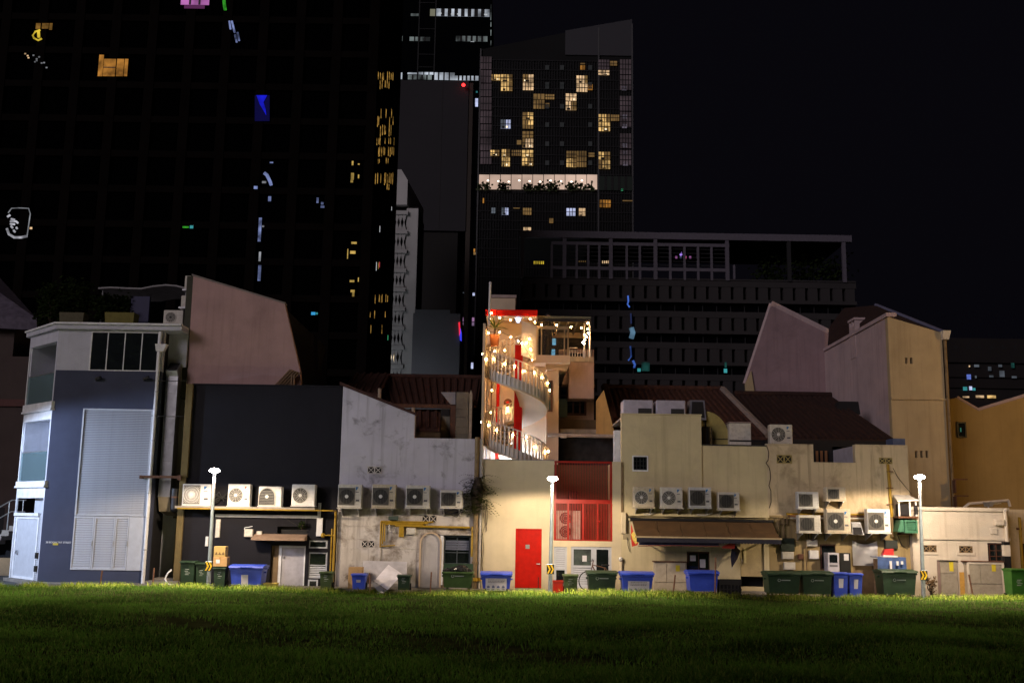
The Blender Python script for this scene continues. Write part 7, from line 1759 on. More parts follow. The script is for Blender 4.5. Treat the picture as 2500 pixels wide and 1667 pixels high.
def ring_lit(parent, pts, Y, r, m, name='glint_streak'): part(name, MB().tube([tuple(P(x, y, Y-.1)) for x, y in pts], r, 5), m, parent)  # streaky glints on the facades put in as glowing tubes
ring_lit(TW, [(98, 74), (86, 78), (80, 87), (83, 94), (93, 99), (102, 95)], YS1, .09, YEL); ring_lit(TW, [(94, 76), (95, 92)], YS1, .14, YEL)
for (x, y) in ((62, 132), (68, 137), (70, 142), (82, 136), (90, 145), (90, 149), (86, 152), (96, 140), (102, 155), (108, 154), (114, 166)): lit(TW, x-2, y-1.4, x+2, y+1.6, YS1, WGL if x > 75 else WARM2)
ring_lit(TW, [(20, 520), (28, 509), (45, 508), (70, 509), (74, 522), (70, 550), (66, 577)], YS1, .05, WGL); ring_lit(TW, [(17, 558), (22, 572), (35, 580), (52, 580), (66, 577)], YS1, .12, glow('bright_white_glint', (.85, .85, .95), .38, .6, 1.2))
for p_ in ([(18, 530), (25, 525)], [(27, 535), (36, 537)], [(25, 541), (40, 541), (44, 545)], [(25, 547), (36, 548)], [(27, 552), (31, 557)], [(33, 562), (37, 567)], [(40, 555), (42, 559)]): ring_lit(TW, p_, YS1, .10, glow('bright_white_glint', (.85, .85, .95), .38, .6, 1.2))
lit(TW, 73, 555, 79, 560, YS1, WARM2)
part('blue_curtain', MB().prism([(P(x, y, YS1-.1).x, P(x, y, YS1-.1).z) for x, y in ((626, 233), (652, 233), (643, 250), (648, 265), (650, 282), (643, 270), (634, 255))], YS1-.1, YS1-.06), BLU, TW)
part('blue_glow', MB().prism([(P(x, y, YS1-.05).x, P(x, y, YS1-.05).z) for x, y in ((622, 233), (658, 233), (658, 296), (622, 296))], YS1-.05, YS1-.02), glow('deep_blue_room', (.0, .0, 1.), .035), TW)
ring_lit(TW, [(645, 423), (652, 428), (660, 445), (662, 452)], YS1, .16, LBL); lit(TW, 655, 480, 662, 492, YS1, LBL); lit(TW, 620, 455, 629, 462, YS1, LBL); lit(TW, 640, 443, 650, 448, YS1, WGL); lit(TW, 659, 396, 667, 399, YS1, LBL)
lit(TW, 631, 532, 638, 590, YS1, LBL); lit(TW, 632, 615, 637, 638, YS1, WGL); lit(TW, 630, 648, 637, 686, YS1, LBL); lit(TW, 640, 551, 645, 555, YS1, WGL)
for p_ in ([(560, 52), (563, 72)], [(566, 52), (573, 80)], [(574, 85), (578, 104)], [(580, 80), (584, 100)]): ring_lit(TW, p_, YS1, .10, LBL)
ring_lit(TW, [(547, 2), (548, 12), (550, 25)], YS1, .16, GRE); lit(TW, 446, 553, 461, 557, YS1, GRE); lit(TW, 464, 551, 472, 558, YS1, CYN)
for r_ in ((773, 483, 778, 496), (784, 494, 790, 500), (783, 503, 792, 508)): lit(TW, *r_, YS1, LBL)
for r_ in ((857, 423, 864, 440), (859, 394, 863, 404), (874, 400, 878, 403), (856, 440, 862, 446), (858, 591, 871, 596), (848, 608, 850, 632), (855, 613, 868, 620), (854, 684, 865, 689), (874, 678, 876, 688), (856, 708, 866, 714), (860, 714, 865, 724), (874, 427, 877, 436)): lit(TW, *r_, YS1, glow('small_amber_light', (1., .66, .16), .40, .5, 1.))
lit(TW, 760, 762, 770, 769, YS1, glow('aqua_light', (.05, .45, .9), .7)); lit(TW, 771, 763, 776, 768, YS1, CYN)
# --- pierced white tower
YPT = 170.
m_pw = mat('pale_concrete_fins', (.50, .50, .50), .8, var=.12, scale=.2)
PTW = thing('pierced_white_tower', 'slim pale tower with bow-tie openings on every floor', 'building', (P(985, 920, YPT).x, YPT, 0))
x0_, x1_ = P(962, 700, YPT).x-6, P(987, 700, YPT).x
zt_ = P(975, 414, YPT).z; zfl = [P(975, 520 + 47*k, YPT).z for k in range(0, 11)]; zb_ = P(975, 500, YPT).z
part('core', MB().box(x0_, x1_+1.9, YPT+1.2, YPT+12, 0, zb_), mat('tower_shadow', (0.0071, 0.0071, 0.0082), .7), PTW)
part('crown', MB().prism([(x0_, zb_), (x1_, zb_), (x1_, P(975, 440, YPT).z), (P(980, 414, YPT).x, zt_), (x0_, zt_)], YPT, YPT+12), m_pw, PTW)
part('side_crown', MB().add([(x1_, YPT+.02, zb_), (x1_, YPT+.02, P(975, 440, YPT).z), (P(979, 414, YPT).x, YPT+.02, zt_), (x1_+1.9, YPT+10, P(1000, 468, YPT).z), (x1_+1.9, YPT+10, zb_-8)], [(0, 4, 3, 1), (1, 3, 2)]), m_pw, PTW)
for k, z_ in enumerate(zfl): part('floor_slab', MB().box(x0_, x1_+.25, YPT-.25, YPT+1.2, z_-.3, z_+.35), m_pw, PTW)
for k in range(len(zfl)-1):
    za_, zc_ = zfl[k]-.3, zfl[k+1]+.35; zm_ = (za_+zc_)/2
    for i, px in enumerate((963.5, 972, 981)):
        xm_ = P(px - k*1.0, 700, YPT).x if False else P(px, 700, YPT).x
        part('bow_tie_fin', MB().prism([(xm_-.38, zc_), (xm_-.06, zm_), (xm_-.38, za_), (xm_+.38, za_), (xm_+.06, zm_), (xm_+.38, zc_)], YPT, YPT+.6), m_pw, PTW)
part('side_wall', MB().box(x1_-.05, x1_+1.9, YPT+.3, YPT+10, 0, zb_-.5), m_pw, PTW)
lit(PTW, 949, 860, 962, 895, YPT+.9, glow('warm_stair', (1., .8, .55), .8, .6, .8))
# --- grey slab tower, with its dark lower part
YGS = 200.
m_gs = mat('blank_grey_cladding', (.020, .0195, .025), .8, var=.08, scale=.1)
GS = thing('grey_slab_tower', 'blank grey slab tower with a small red roof light', 'building', (P(1050, 900, YGS).x, YGS, 0))
x0_, x1_ = P(968, 400, YGS).x, P(1140, 400, YGS).x; z1_, z0_ = P(1050, 197, YGS).z, P(1050, 563, YGS).z
part('slab', MB().box(x0_, x1_, YGS, YGS+25, z0_, z1_), m_gs, GS)
part('joint', MB().box(P(1075, 400, YGS).x-.12, P(1075, 400, YGS).x+.12, YGS-.04, YGS-.002, z0_, z1_), mat('joint_dark', (0.0206, 0.0200, 0.0235), .8), GS)
part('base', MB().box(x0_-1, x1_-1.5, YGS+.5, YGS+24, 0, z0_-.01), mat('dark_brown_base', (0.0059, 0.0053, 0.0053), .8), GS)
part('edge_strip', MB().box(x1_+.02, x1_+.9, YGS+.2, YGS+20, 20, z1_-.3), mat('edge_brown', (0.0353, 0.0265, 0.0206), .7), GS)
q = P(1132, 213, YGS); part('roof_light', MB().sphere((q.x, q.y-1, q.z), .35, 8, 6), glow('red_beacon', (1., .02, .02), 6.), GS, True)
YGB = 150.
GB = thing('grey_block', 'plain grey block standing before the slab tower', 'building', (P(1062, 920, YGB).x, YGB, 0))
m_gb = mat('mid_grey_render', (.17, .17, .195), .85, var=.1, scale=.15)
a = R(1006, 760, 1122, 940, YGB)
part('block', MB().box(a[0], a[1], YGB, YGB+15, 0, a[3]-.3), m_gb, GB)
b_ = R(1013, 756, 1098, 765, YGB); part('parapet', MB().box(b_[0], b_[1], YGB+.01, YGB+14.9, a[3]-.299, b_[3]), m_gb, GB)
part('red_neon', MB().prism([(P(x, y, YGB-.3).x, P(x, y, YGB-.3).z) for x, y in ((1119, 787), (1123, 786), (1124, 812), (1121, 820))], YGB-.3, YGB-.15), glow('neon_red', (1., .03, .06), .9), GB)
part('blue_neon', MB().prism([(P(x, y, YGB-.3).x, P(x, y, YGB-.3).z) for x, y in ((1124, 800), (1127, 812), (1127, 833), (1123, 830), (1122, 815))], YGB-.3, YGB-.15), glow('neon_blue', (.05, .06, 1.), .9), GB)
# --- office tower far behind
YOF = 260.
m_of = mat('office_black_glass', (0.0024, 0.0029, 0.0035), .9, spec=0)
OF = thing('office_tower', 'dark office tower with two lit office floors, topmost at centre', 'building', (P(1080, 900, YOF).x, YOF, 0))
x0_, x1_ = P(960, 300, YOF).x, P(1199, 100, YOF).x
part('body', MB().box(x0_, x1_, YOF, YOF+30, 0, 140), m_of, OF)
m_line = mat('grey_mullion', (0.0176, 0.0194, 0.0212), .8)
for px in (1022, 1062): x_ = P(px, 100, YOF).x; part('vertical_rib', MB().box(x_-.15, x_+.15, YOF-.25, YOF-.002, 60, 140), m_line, OF)
for py in (8, 72, 134, 165): z_ = P(1042, py, YOF).z; part('rail', MB().box(P(1022, py, YOF).x, P(1062, py, YOF).x, YOF-.22, YOF-.003, z_-.08, z_+.08), m_line, OF)
OFF = glow('office_floor', (.80, .88, 1.), .42, .7, .22); OFD = glow('office_floor_dim', (.75, .88, .88), .13, .9, .22)
lit(OF, 1050, 23, 1064, 40, YOF, glow('office_warm', (.8, .78, .55), .2)); lit(OF, 1065, 23, 1195, 41, YOF, OFF, 7); lit(OF, 1003, 34, 1022, 40, YOF, OFD)
lit(OF, 975, 89, 983, 101, YOF, OFD); lit(OF, 1000, 91, 1050, 101, YOF, OFD, 3); lit(OF, 1113, 89, 1190, 102, YOF, OFD, 5); lit(OF, 1149, 100, 1158, 103, YOF, WHT)
lit(OF, 971, 178, 982, 194, YOF, OFF); lit(OF, 995, 178, 1018, 182, YOF, OFF); lit(OF, 996, 184, 1054, 195, YOF, OFD, 4); lit(OF, 1058, 178, 1110, 196, YOF, OFF, 3); lit(OF, 1022, 177, 1060, 183, YOF, OFF, 2); lit(OF, 1110, 186, 1168, 197, YOF, OFF, 5)
for k, (x, y) in enumerate(((1074, 33), (1105, 35), (1120, 35), (1186, 36))): lit(OF, x-4, y-1.2, x+4, y+1.6, YOF-.2, WHT)
for y0_, y1_ in ((12, 50), (55, 66), (74, 88), (100, 112)): lit(OF, 1197.5, y0_, 1199.5, y1_, YOF-.1, OFD)
for r_ in ((1160, 241, 1167, 261, COOL), (1162, 223, 1166, 227, CYN), (1143, 344, 1155, 356, DIMC), (1142, 377, 1151, 390, DIMC), (1142, 420, 1146, 423, CYN), (1132, 517, 1155, 521, DIMC), (1135, 570, 1153, 580, DIMC), (1130, 607, 1160, 615, ORNG), (1131, 616, 1162, 622, DIMW), (1135, 650, 1141, 653, DIMW), (1130, 714, 1160, 716, DIMC), (1152, 715, 1160, 722, COOL), (1130, 775, 1160, 785, glow('pink_shop', (.8, .4, .8), .35, .5, .5)), (1130, 787, 1160, 795, glow('pink_shop2', (.8, .5, .9), .25, .5, .5)), (1148, 885, 1158, 900, COOL), (1123, 868, 1127, 880, glow('small_amber_light', (1., .66, .16), .4))): lit(OF, *r_[:4], YOF, r_[4])
# --- condominium tower
YCO = 170.
m_co = mat('condo_dark_glass', (0.0041, 0.0044, 0.0053), .9, var=.4, scale=.1)
m_cof = mat('condo_grey_frame', (0.0129, 0.0129, 0.0153), .8)
CO = thing('apartment_tower', 'apartment tower with slanted roof line and many warm lit windows', 'building', (P(1360, 900, YCO).x, YCO, 0))
xl_, xr_ = P(1168, 400, YCO).x, P(1544, 400, YCO).x
zl_, zr2 = P(1170, 121, YCO).z, P(1541, 48, YCO).z
part('body', MB().prism([(xl_, 0), (xr_, 0), (xr_, zr2), (xl_, zl_)], YCO, YCO+25), m_co, CO)
a = R(1380, 75, 1541, 137, YCO); part('roof_screen', MB().prism([(a[0], a[2]), (xr_-.01, a[2]), (xr_-.01, zr2-.1), (a[0], P(1380, 77, YCO).z)], YCO-.25, YCO-.002), mat('roof_screen_grey', (0.0441, 0.0441, 0.0529), .8, var=.06), CO)
first = None
for k in range(58):
    x_ = xl_ + (xr_-xl_)*k/57
    if first is None: first = part('mullion', MB().box(x_-.05, x_+.05, YCO-.16, YCO-.004, 15, P(1300, 150, YCO).z), m_cof, CO)
    else: again(first, dx=x_-xl_)
for px in (1168, 1461, 1544): x_ = P(px, 400, YCO).x; part('edge_line', MB().box(x_-.12, x_+.12, YCO-.3, YCO-.162, 15, P(px, 60 if px > 1500 else (70 if px > 1400 else 121), YCO).z), mat('edge_pale', (0.0706, 0.0706, 0.0765), .6), CO)
for k in range(24):
    z_ = P(1360, 150+23*k, YCO).z; part('floor_line', MB().box(xl_, xr_, YCO-.2, YCO-.165, z_-.07, z_+.07), m_cof, CO)
def cz(x, y): return 1150+x*.3443, 40+y*.3443
crr = random.Random(77)
def cl(x0, y0, x1, y1, m, b=2, h=1):
    p0, p1 = cz(x0, y0), cz(x1, y1); w = lit(CO, p0[0], p0[1], p1[0], p1[1], YCO-.25, m, b, h)
    if m in (WARM, WARM2, COOL):               # random dim panel and bright spot added to vary the glow, dark block as furniture
        a = R(p0[0], p0[1], p1[0], p1[1], YCO-.25); W, H = a[1]-a[0], a[3]-a[2]
        f = crr.choice((.0, .22, .35, .5)); s_ = crr.random() < .5
        if f: part('dim_panel', MB().box(a[0] if s_ else a[1]-W*f, a[0]+W*f if s_ else a[1], YCO-.35, YCO-.33, a[2], a[3]), DIMW if m is not COOL else DIMC, w)
        if crr.random() < .6: q = a[0]+W*crr.uniform(.15, .85); part('bright_spot', MB().box(q-W*.09, q+W*.09, YCO-.36, YCO-.34, a[2]+H*.08, a[2]+H*.28), HOT, w)
        if crr.random() < .7: q = a[0]+W*crr.uniform(.0, .5); part('furniture', MB().box(q, q+W*crr.uniform(.2, .45), YCO-.365, YCO-.345, a[2], a[2]+H*crr.uniform(.12, .3)), m_black, w)
for q in ((143, 415, 207, 455, WARM, 3, 1), (213, 415, 293, 465, WARM, 3, 1), (213, 470, 293, 530, WARM, 3, 1), (368, 415, 443, 467, WARM2, 3, 1), (368, 473, 443, 525, WARM2, 3, 1), (748, 423, 825, 475, WARM2, 3, 1), (748, 480, 825, 537, WARM2, 3, 1), (828, 485, 862, 525, ORNG, 0, 0),
          (443, 552, 520, 590, DIMW, 2, 0), (443, 595, 520, 657, DIMW, 3, 1), (672, 550, 747, 600, WARM2, 2, 1), (672, 607, 747, 667, WARM2, 3, 1), (366, 683, 440, 733, WARM, 2, 1), (366, 740, 440, 770, WARM, 3, 0), (366, 775, 440, 798, DIMW, 3, 0), (210, 735, 280, 797, COOL, 3, 1),
          (905, 697, 985, 748, WARM, 3, 1), (905, 755, 985, 815, WARM, 3, 1), (992, 700, 1050, 743, DIMW, 3, 1), (365, 817, 440, 862, DIMW, 2, 1), (365, 870, 440, 932, WARM2, 3, 1), (137, 950, 200, 990, WARM, 3, 1), (218, 945, 275, 998, WARM, 2, 1), (218, 1003, 275, 1065, WARM, 3, 1), (288, 950, 355, 990, DIMW, 4, 1),
          (362, 950, 440, 998, WARM, 2, 1), (362, 1006, 440, 1060, WARM, 3, 1), (677, 957, 747, 1003, DIMW, 3, 1), (677, 1010, 747, 1070, WARM, 3, 1), (750, 957, 818, 1070, DIMW, 3, 2), (833, 968, 875, 998, DIMW, 0, 1), (905, 963, 985, 1018, WARM, 3, 1), (905, 1024, 985, 1083, WARM, 3, 1),
          (775, 350, 808, 380, ORNG, 1, 0), (775, 333, 808, 342, DIMW, 0, 0), (903, 385, 980, 418, WARM2, 2, 1), (903, 310, 980, 380, PINK, 3, 2), (985, 320, 1035, 352, DIMW, 1, 1), (528, 555, 590, 590, DIMW, 3, 1), (528, 617, 555, 648, DIMW, 0, 0), (325, 880, 356, 910, DIMW, 0, 0),
          (912, 1303, 990, 1355, ORNG, 3, 1), (677, 1362, 740, 1415, COOL, 2, 1), (765, 1362, 810, 1415, WARM2, 1, 1), (368, 1360, 428, 1408, DIMW, 3, 1), (217, 1358, 265, 1408, COOL, 2, 1), (145, 1358, 172, 1397, DIMC, 1, 1), (372, 1497, 425, 1523, WARM2, 1, 0), (555, 1433, 583, 1467, DIMW, 0, 0), (83, 1290, 92, 1325, ORNG, 0, 0), (300, 1358, 345, 1364, DIMW, 0, 0), (1075, 1305, 1145, 1312, DIMW, 0, 0)):
    cl(*q)
for k in range(8): cl(67, 288+k*96, 145, 376+k*96, PINK, 3, 1)
for y in (308, 420, 567, 680, 832, 950): cl(1056, y, 1135, y+104, PINK, 3, 2)
for (x, y) in ((1085, 512), (1088, 712), (1088, 780), (1088, 918), (1090, 970), (1095, 1045)): cl(x-17, y-14, x+17, y+14, glow('lilac_blind', (.75, .65, .85), .14), 1, 0)
for y in (365, 485, 500, 640, 770, 905, 1040): 
    for x in (540, 645, 845): cl(x-14, y-16, x+14, y+16, glow('faint_grey_blind', (.6, .62, .66), .022), 0, 0)
# sky lobby
SKY_ = glow('sky_lobby', (1., .70, .55), .55, .25, .15)
for k in range(11): cl(57+k*76.5, 1124, 57+k*76.5+72, 1228, SKY_, 0, 0)
for k in range(10):
    p0 = cz(120+k*74, 1165 + (k % 3)*4); q = P(p0[0], p0[1], YCO-.6); part('downlight', MB().sphere(tuple(q), .2, 6, 4, .6), glow('lobby_downlight', (1., .9, .75), 3.), CO)
rr = random.Random(9); fb = MB()
for k in range(420):
    x = rr.choice((70, 110, 215, 240, 400, 420, 470, 500, 545, 570, 600, 700, 730, 790, 850)) + rr.gauss(0, 14); y = 1225 - abs(rr.gauss(0, 20)); p0 = cz(x, y); q = P(p0[0], p0[1], YCO-.7)
    u = Vector((rr.gauss(0, 1), 0, rr.gauss(0, 1))).normalized()*.5; v = Vector((-u.z, 0, u.x))*.4
    fb.add([q, q+u*.5+v, q+u, q+u*.5-v], [(0, 1, 2, 3)])
part('lobby_plants', fb, mat('lobby_leaf', (.03, .05, .01), .7), CO, kind='stuff')
cl(907, 1135, 1145, 1235, glow('lobby_dark_glass', (.25, .35, .30), .012), 4, 0); cl(1063, 1222, 1078, 1238, GRN, 0, 0)
# --- long podium block with roof frame
YPO = 125.
m_po = mat('podium_concrete', (0.0294, 0.0265, 0.0282), .85, var=.12, scale=.2)
m_pog = mat('podium_dark_glass', (0.0024, 0.0024, 0.0035), .9, spec=0)
PO = thing('office_podium', 'long dark office block with a steel roof frame behind the row', 'building', (P(1680, 900, YPO).x, YPO, 0))
xl_, xr_ = P(1272, 800, YPO).x, P(2090, 700, YPO).x
zr0 = P(1660, 684, YPO).z
part('body', MB().box(xl_, xr_, YPO+.7, YPO+25, 0, zr0-.2), m_pog, PO)
def pzv(y): return 550 + y*.3699
def pxv(x): return 1250 + x*.3699
zrow = [(352, 372, 432, 458), (548, 570, 640, 668), (752, 778, 850, 880)]
fh = P(1660, pzv(362), YPO).z - P(1660, pzv(566), YPO).z
for r_ in range(4):
    zt_ = zr0 - r_*fh
    part('spandrel', MB().box(xl_, xr_, YPO, YPO+.68, zt_-.75, zt_), m_po, PO)
    part('sill_band', MB().box(xl_, xr_, YPO-.15, YPO+.69, zt_-2.35-.42, zt_-2.35), m_po, PO)
    first = None; n = 27
    for k in range(n):
        x_ = xl_ + (xr_-xl_)*(k+.14)/n
        if first is None: first = part('panel', MB().box(x_, x_+(xr_-xl_)/n*.74, YPO+.05, YPO+.66, zt_-2.345, zt_-.755), m_po, PO)
        else: again(first, dx=(xr_-xl_)*k/n)
    part('slot_back', MB().box(xl_, xr_, YPO+.665, YPO+.695, zt_-2.34, zt_-.76), m_dark, PO)
    first = None
    for k in range(24):
        x_ = xl_ + (xr_-xl_)*k/24
        if first is None: first = part('mullion', MB().box(x_, x_+.1, YPO+.5, YPO+.69, zt_-fh+.02, zt_-2.78), m_cof, PO)
        else: again(first, dx=(xr_-xl_)*k/24)
# roof frame
m_st = mat('lilac_grey_steel', (0.1000, 0.0912, 0.1176), .6)
zb0, zb1 = P(1670, 586, YPO).z, P(1670, 570, YPO).z
xrf = P(2078, 590, YPO).x; xlf = P(1268, 600, YPO).x
part('roof_beam', MB().box(xlf, xrf, YPO-.3, YPO+.3, zb0, zb1), m_st, PO)
part('roof_plate', MB().box(xlf, xrf, YPO+.31, YPO+14, zb1-.3, zb1-.05), mat('roof_plate', (0.0176, 0.0165, 0.0176), .8), PO)
for px in (1275, 1378, 1491, 1600, 1775, 1926, 2060):
    x_ = P(px, 630, YPO).x; part('post', MB().box(x_-.22, x_+.22, YPO-.2, YPO+.2, zr0, zb0), m_st if px != 1926 else m_cof, PO)
for py in (597, 657): z_ = P(1560, py, YPO).z; part('frame_rail', MB().box(P(1346, py, YPO).x, P(1780, py, YPO).x, YPO-.15, YPO+.15, z_-.2, z_+.2), m_st, PO)
for px in (1347, 1408, 1436, 1463, 1530, 1562, 1636, 1671, 1704, 1737): x_ = P(px, 630, YPO).x; part('frame_stile', MB().box(x_-.14, x_+.14, YPO-.13, YPO+.13, zr0, P(1560, 597, YPO).z-.2), m_st, PO)
for py in (606, 616, 626, 636, 646): z_ = P(1560, py, YPO).z; part('louvre_blade', MB().box(P(1346, py, YPO).x, P(1775, py, YPO).x, YPO+.14, YPO+.2, z_-.05, z_+.05), m_cof, PO)
part('parapet_rail', MB().box(xlf, xr_, YPO-.1, YPO+.1, zr0+.02, zr0+.2), m_po, PO)
x_ = P(1792, 650, YPO).x; part('short_post', MB().box(x_-.12, x_+.12, YPO-.1, YPO+.1, zr0+.21, P(1792, 647, YPO).z), m_st, PO)
for k in range(6): lit(PO, 1303+k*4.4, 638, 1305.5+k*4.4, 645, YPO+3, YEL)
for k in range(4): lit(PO, 1470+k*5, 637, 1472.5+k*5, 643, YPO+3, WARM2)
for k in range(4): lit(PO, 1413+k*5, 637, 1415+k*5, 640, YPO+3, DIMW)
for (x, m_) in ((1651, PUR), (1662, LBL), (1673, glow('hot_pink_spot', (1., .15, .4), 1.)), (1685, PUR)): lit(PO, x-2.4, 626, x+2.4, 631, YPO+2.5, m_)
part('purple_screen', MB().prism([(P(x, y, YPO+2.4).x, P(x, y, YPO+2.4).z) for x, y in ((1659, 621), (1664, 615), (1666, 622), (1662, 625))], YPO+2.4, YPO+2.5), glow('violet_screen', (.45, .25, 1.), .9), PO)
BST = glow('blue_streak', (.10, .25, 1.), .35, .7, .5)
ring_lit(PO, [(1533, 722), (1534, 735), (1532, 743), (1537, 750)], YPO-.1, .10, BST); ring_lit(PO, [(1541, 800), (1545, 812), (1541, 826)], YPO-.1, .32, glow('pale_blue_streak', (.25, .5, .75), .25, .6, .6)); ring_lit(PO, [(1540, 765), (1541, 790)], YPO-.1, .10, glow('dim_blue_streak', (.1, .15, .5), .12)); ring_lit(PO, [(1539, 845), (1541, 870), (1534, 880)], YPO-.1, .1, BST); ring_lit(PO, [(1545, 880), (1550, 890), (1548, 898)], YPO-.1, .14, BST)
lit(PO, 1556, 899, 1564, 907, YPO-.1, CYN); lit(PO, 1566, 884, 1586, 906, YPO-.1, glow('dim_teal', (.05, .4, .35), .08, .7, 1.)); lit(PO, 1767, 900, 1775, 910, YPO-.1, CYN); lit(PO, 1769, 884, 1774, 897, YPO-.1, glow('dim_teal', (.05, .4, .35), .08))
rr = random.Random(2); fb = MB()
c0 = P(2010, 660, YPO+2)
for k in range(800):
    q = P(rr.choice((1870, 1900, 1950, 1985, 2020, 2045)) + rr.gauss(0, 17), 682 - abs(rr.gauss(0, 26)), YPO+2 + rr.random()*2); u = Vector((rr.gauss(0, 1), rr.gauss(0, 1), rr.gauss(0, 1))).normalized()*.55; v = u.orthogonal().normalized()*.22
    fb.add([q, q+u*.5+v, q+u, q+u*.5-v], [(0, 1, 2, 3)])
part('roof_garden_plants', fb, m_leaf, PO, kind='stuff')
# --- far right block
YFR = 150.
FR = thing('distant_block', 'dim brown block with a few lit shop windows at the far right', 'building', (P(2410, 980, YFR).x, YFR, 0))
m_fr = mat('dim_brown_block', (0.0106, 0.0076, 0.0076), .8, var=.2, scale=.2)
a = R(2316, 826, 2500, 1000, YFR)
part('body', MB().box(a[0], a[1]+25, YFR+.4, YFR+15, 0, a[3]), m_fr, FR)
part('spandrel', MB().box(a[0], a[1]+25, YFR, YFR+.39, P(2400, 885, YFR).z, a[3]), m_fr, FR)
first = None
for k in range(11):
    r_ = R(2330+k*29, 843, 2338+k*29, 852, YFR); part('slot', MB().box(r_[0], r_[1], YFR-.03, YFR-.002, r_[2], r_[3]), m_dark, FR)
for py in (915, 941): z_ = P(2400, py, YFR).z; part('floor_band', MB().box(a[0], a[1]+25, YFR+.1, YFR+.39, z_-.35, z_+.35), m_fr, FR)
for r_ in ((2350, 967, 2366, 971, WARM2), (2382, 965, 2402, 971, WARM2), (2410, 965, 2431, 972, WARM), (2360, 914, 2370, 926, glow('blue_shop', (.2, .3, 1.), .5, .5, .8)), (2380, 917, 2384, 923, DIMC), (2351, 944, 2361, 953, CYN), (2366, 943, 2373, 952, COOL), (2373, 947, 2381, 953, CYN), (2365, 892, 2368, 896, WARM2), (2378, 890, 2390, 896, DIMC), (2412, 895, 2420, 905, DIMC), (2437, 890, 2446, 896, DIMC), (2468, 886, 2476, 898, glow('dim_teal', (.05, .4, .35), .08)), (2440, 905, 2452, 920, DIMC), (2470, 918, 2482, 923, DIMC), (2415, 916, 2425, 921, DIMC)): lit(FR, *r_[:4], YFR+.05, r_[4])
# ------------------------------------------------------------------ bins and clutter along the lane
wheelie(437, 474, 1369, 1440, 'dark green wheelie bin beside the recess, leftmost of all bins', m_bingreen, 34.9)
wheelie(475, 505, 1373, 1440, 'dark green wheelie bin just left of the left lamp post', m_bingreen, 34.95)
wheelie(519, 550, 1384, 1440, 'dark green wheelie bin carrying two cardboard boxes', m_bingreen, 34.95)
def carton(label, a, b, c, d, Y, z0, tape=True, m=None):
    x0, x1, _, z1 = R(a, b, c, d, Y)
    t = thing('cardboard_box', label, 'box', ((x0+x1)/2, Y, z0), 'cardboard boxes by the left lamp post')
    part('carton', MB().cbox(x0, x1, Y, Y+.36, z0, z1, .008), m or m_card, t)
    if tape: part('tape', MB().box((x0+x1)/2-.025, (x0+x1)/2+.025, Y-.002, Y+.362, z0+(z1-z0)*.6, z1+.002), mat('brown_tape', (.30, .17, .06), .4), t)
    return t, x0, x1, z1
zb3 = Z(535, 1384, 34.95) + .02
t_, x0, x1, z1 = carton('brown box with a white label, lower of the stacked pair', 520, 1359, 554, 1383, 34.98, zb3)
part('white_label', MB().box(x0+.10, x0+.22, 34.974, 34.979, zb3+.10, zb3+.22), m_paper, t_)
t_, x0, x1, z1 = carton('patterned brown box on top of the stacked pair', 522, 1333, 550, 1358, 35.0, z1+.002, False, mat('yellowed_card', (.40, .28, .10), .85))
zz = z1
for k in range(3): part('printed_mark', MB().prism([(x0+.04+.11*k, zz-.26), (x0+.09+.11*k, zz-.17), (x0+.13+.11*k, zz-.27)], 34.995, 34.999), mat('card_print', (.12, .07, .03), .8), t_)
big_bin(558, 641, 1378, 1440, 'blue recycling bin with a small grey sticker under the black wall', m_binblue, 34.7, poster=(.36, .56, .30, 1.0))
yb = P(660, 1436, 34.9)
single('yellow_crate', MB().frustum((yb.x-.18, yb.x+.15, 34.9, 35.2, .1), (yb.x-.23, yb.x+.2, 34.87, 35.23, .26)).box(yb.x-.25, yb.x+.22, 34.85, 35.25, .262, .28), mat('yellow_plastic', (.50, .38, .08), .5), 'low yellow crate in the grass right of the blue bin', 'crate', (yb.x, 34.9, .1))
wheelie(779, 811, 1395, 1440, 'green wheelie bin at the foot of the yellow gas riser', m_binolive, 34.9)
wheelie(857, 892, 1400, 1440, 'small blue wheelie bin beside the leaning white board', m_binblue, 34.8, m_paper)
def board(label, pts, Y0_, Y1_, m, name='foam_board', th=.05):
    q = [P(x, y, Y0_ + (Y1_-Y0_)*f) for x, y, f in pts]
    n = len(q); d = Vector((0, th, .0))
    zmin = min(p.z for p in q)
    if zmin < .104: q = [p + Vector((0, 0, .104-zmin)) if False else p for p in q]
    V = [tuple(p) for p in q] + [tuple(p+d) for p in q]
    return single(name, MB().add(V, [tuple(range(n)), tuple(reversed(range(n, 2*n)))] + [((i+1) % n, i, i+n, (i+1) % n + n) for i in range(n)]), m, label, 'board', (q[0].x, Y0_, .1))
m_foam = mat('white_foam_board', (.80, .76, .78), .7, dirt=.2, scale=3)
board('large white board leaning on the stained white wall', [(884, 1424, 0), (992, 1424, 0), (994, 1371, 1), (886, 1368, 1)], 35.9, 36.35, mat('greyed_foam_board', (.46, .44, .45), .8, dirt=.2))
board('tilted square white board in front of the large board', [(913, 1417, .3), (946, 1440, 0), (982, 1401, .6), (948, 1378, 1)], 35.2, 35.8, m_foam)
board('grey board lying at the foot of the tilted white square', [(905, 1420, .5), (912, 1417, 1), (946, 1442, .3), (925, 1446, 0)], 35.0, 35.3, mat('grey_board', (.26, .26, .28), .7), th=.03)
t_, x0, x1, z1 = carton('open brown carton behind the small blue wheelie bin', 850, 1384, 884, 1432, 35.6, .104, False)
wheelie(969, 1001, 1403, 1440, 'dark green wheelie bin right of the tilted white board', m_bingreen, 34.8)
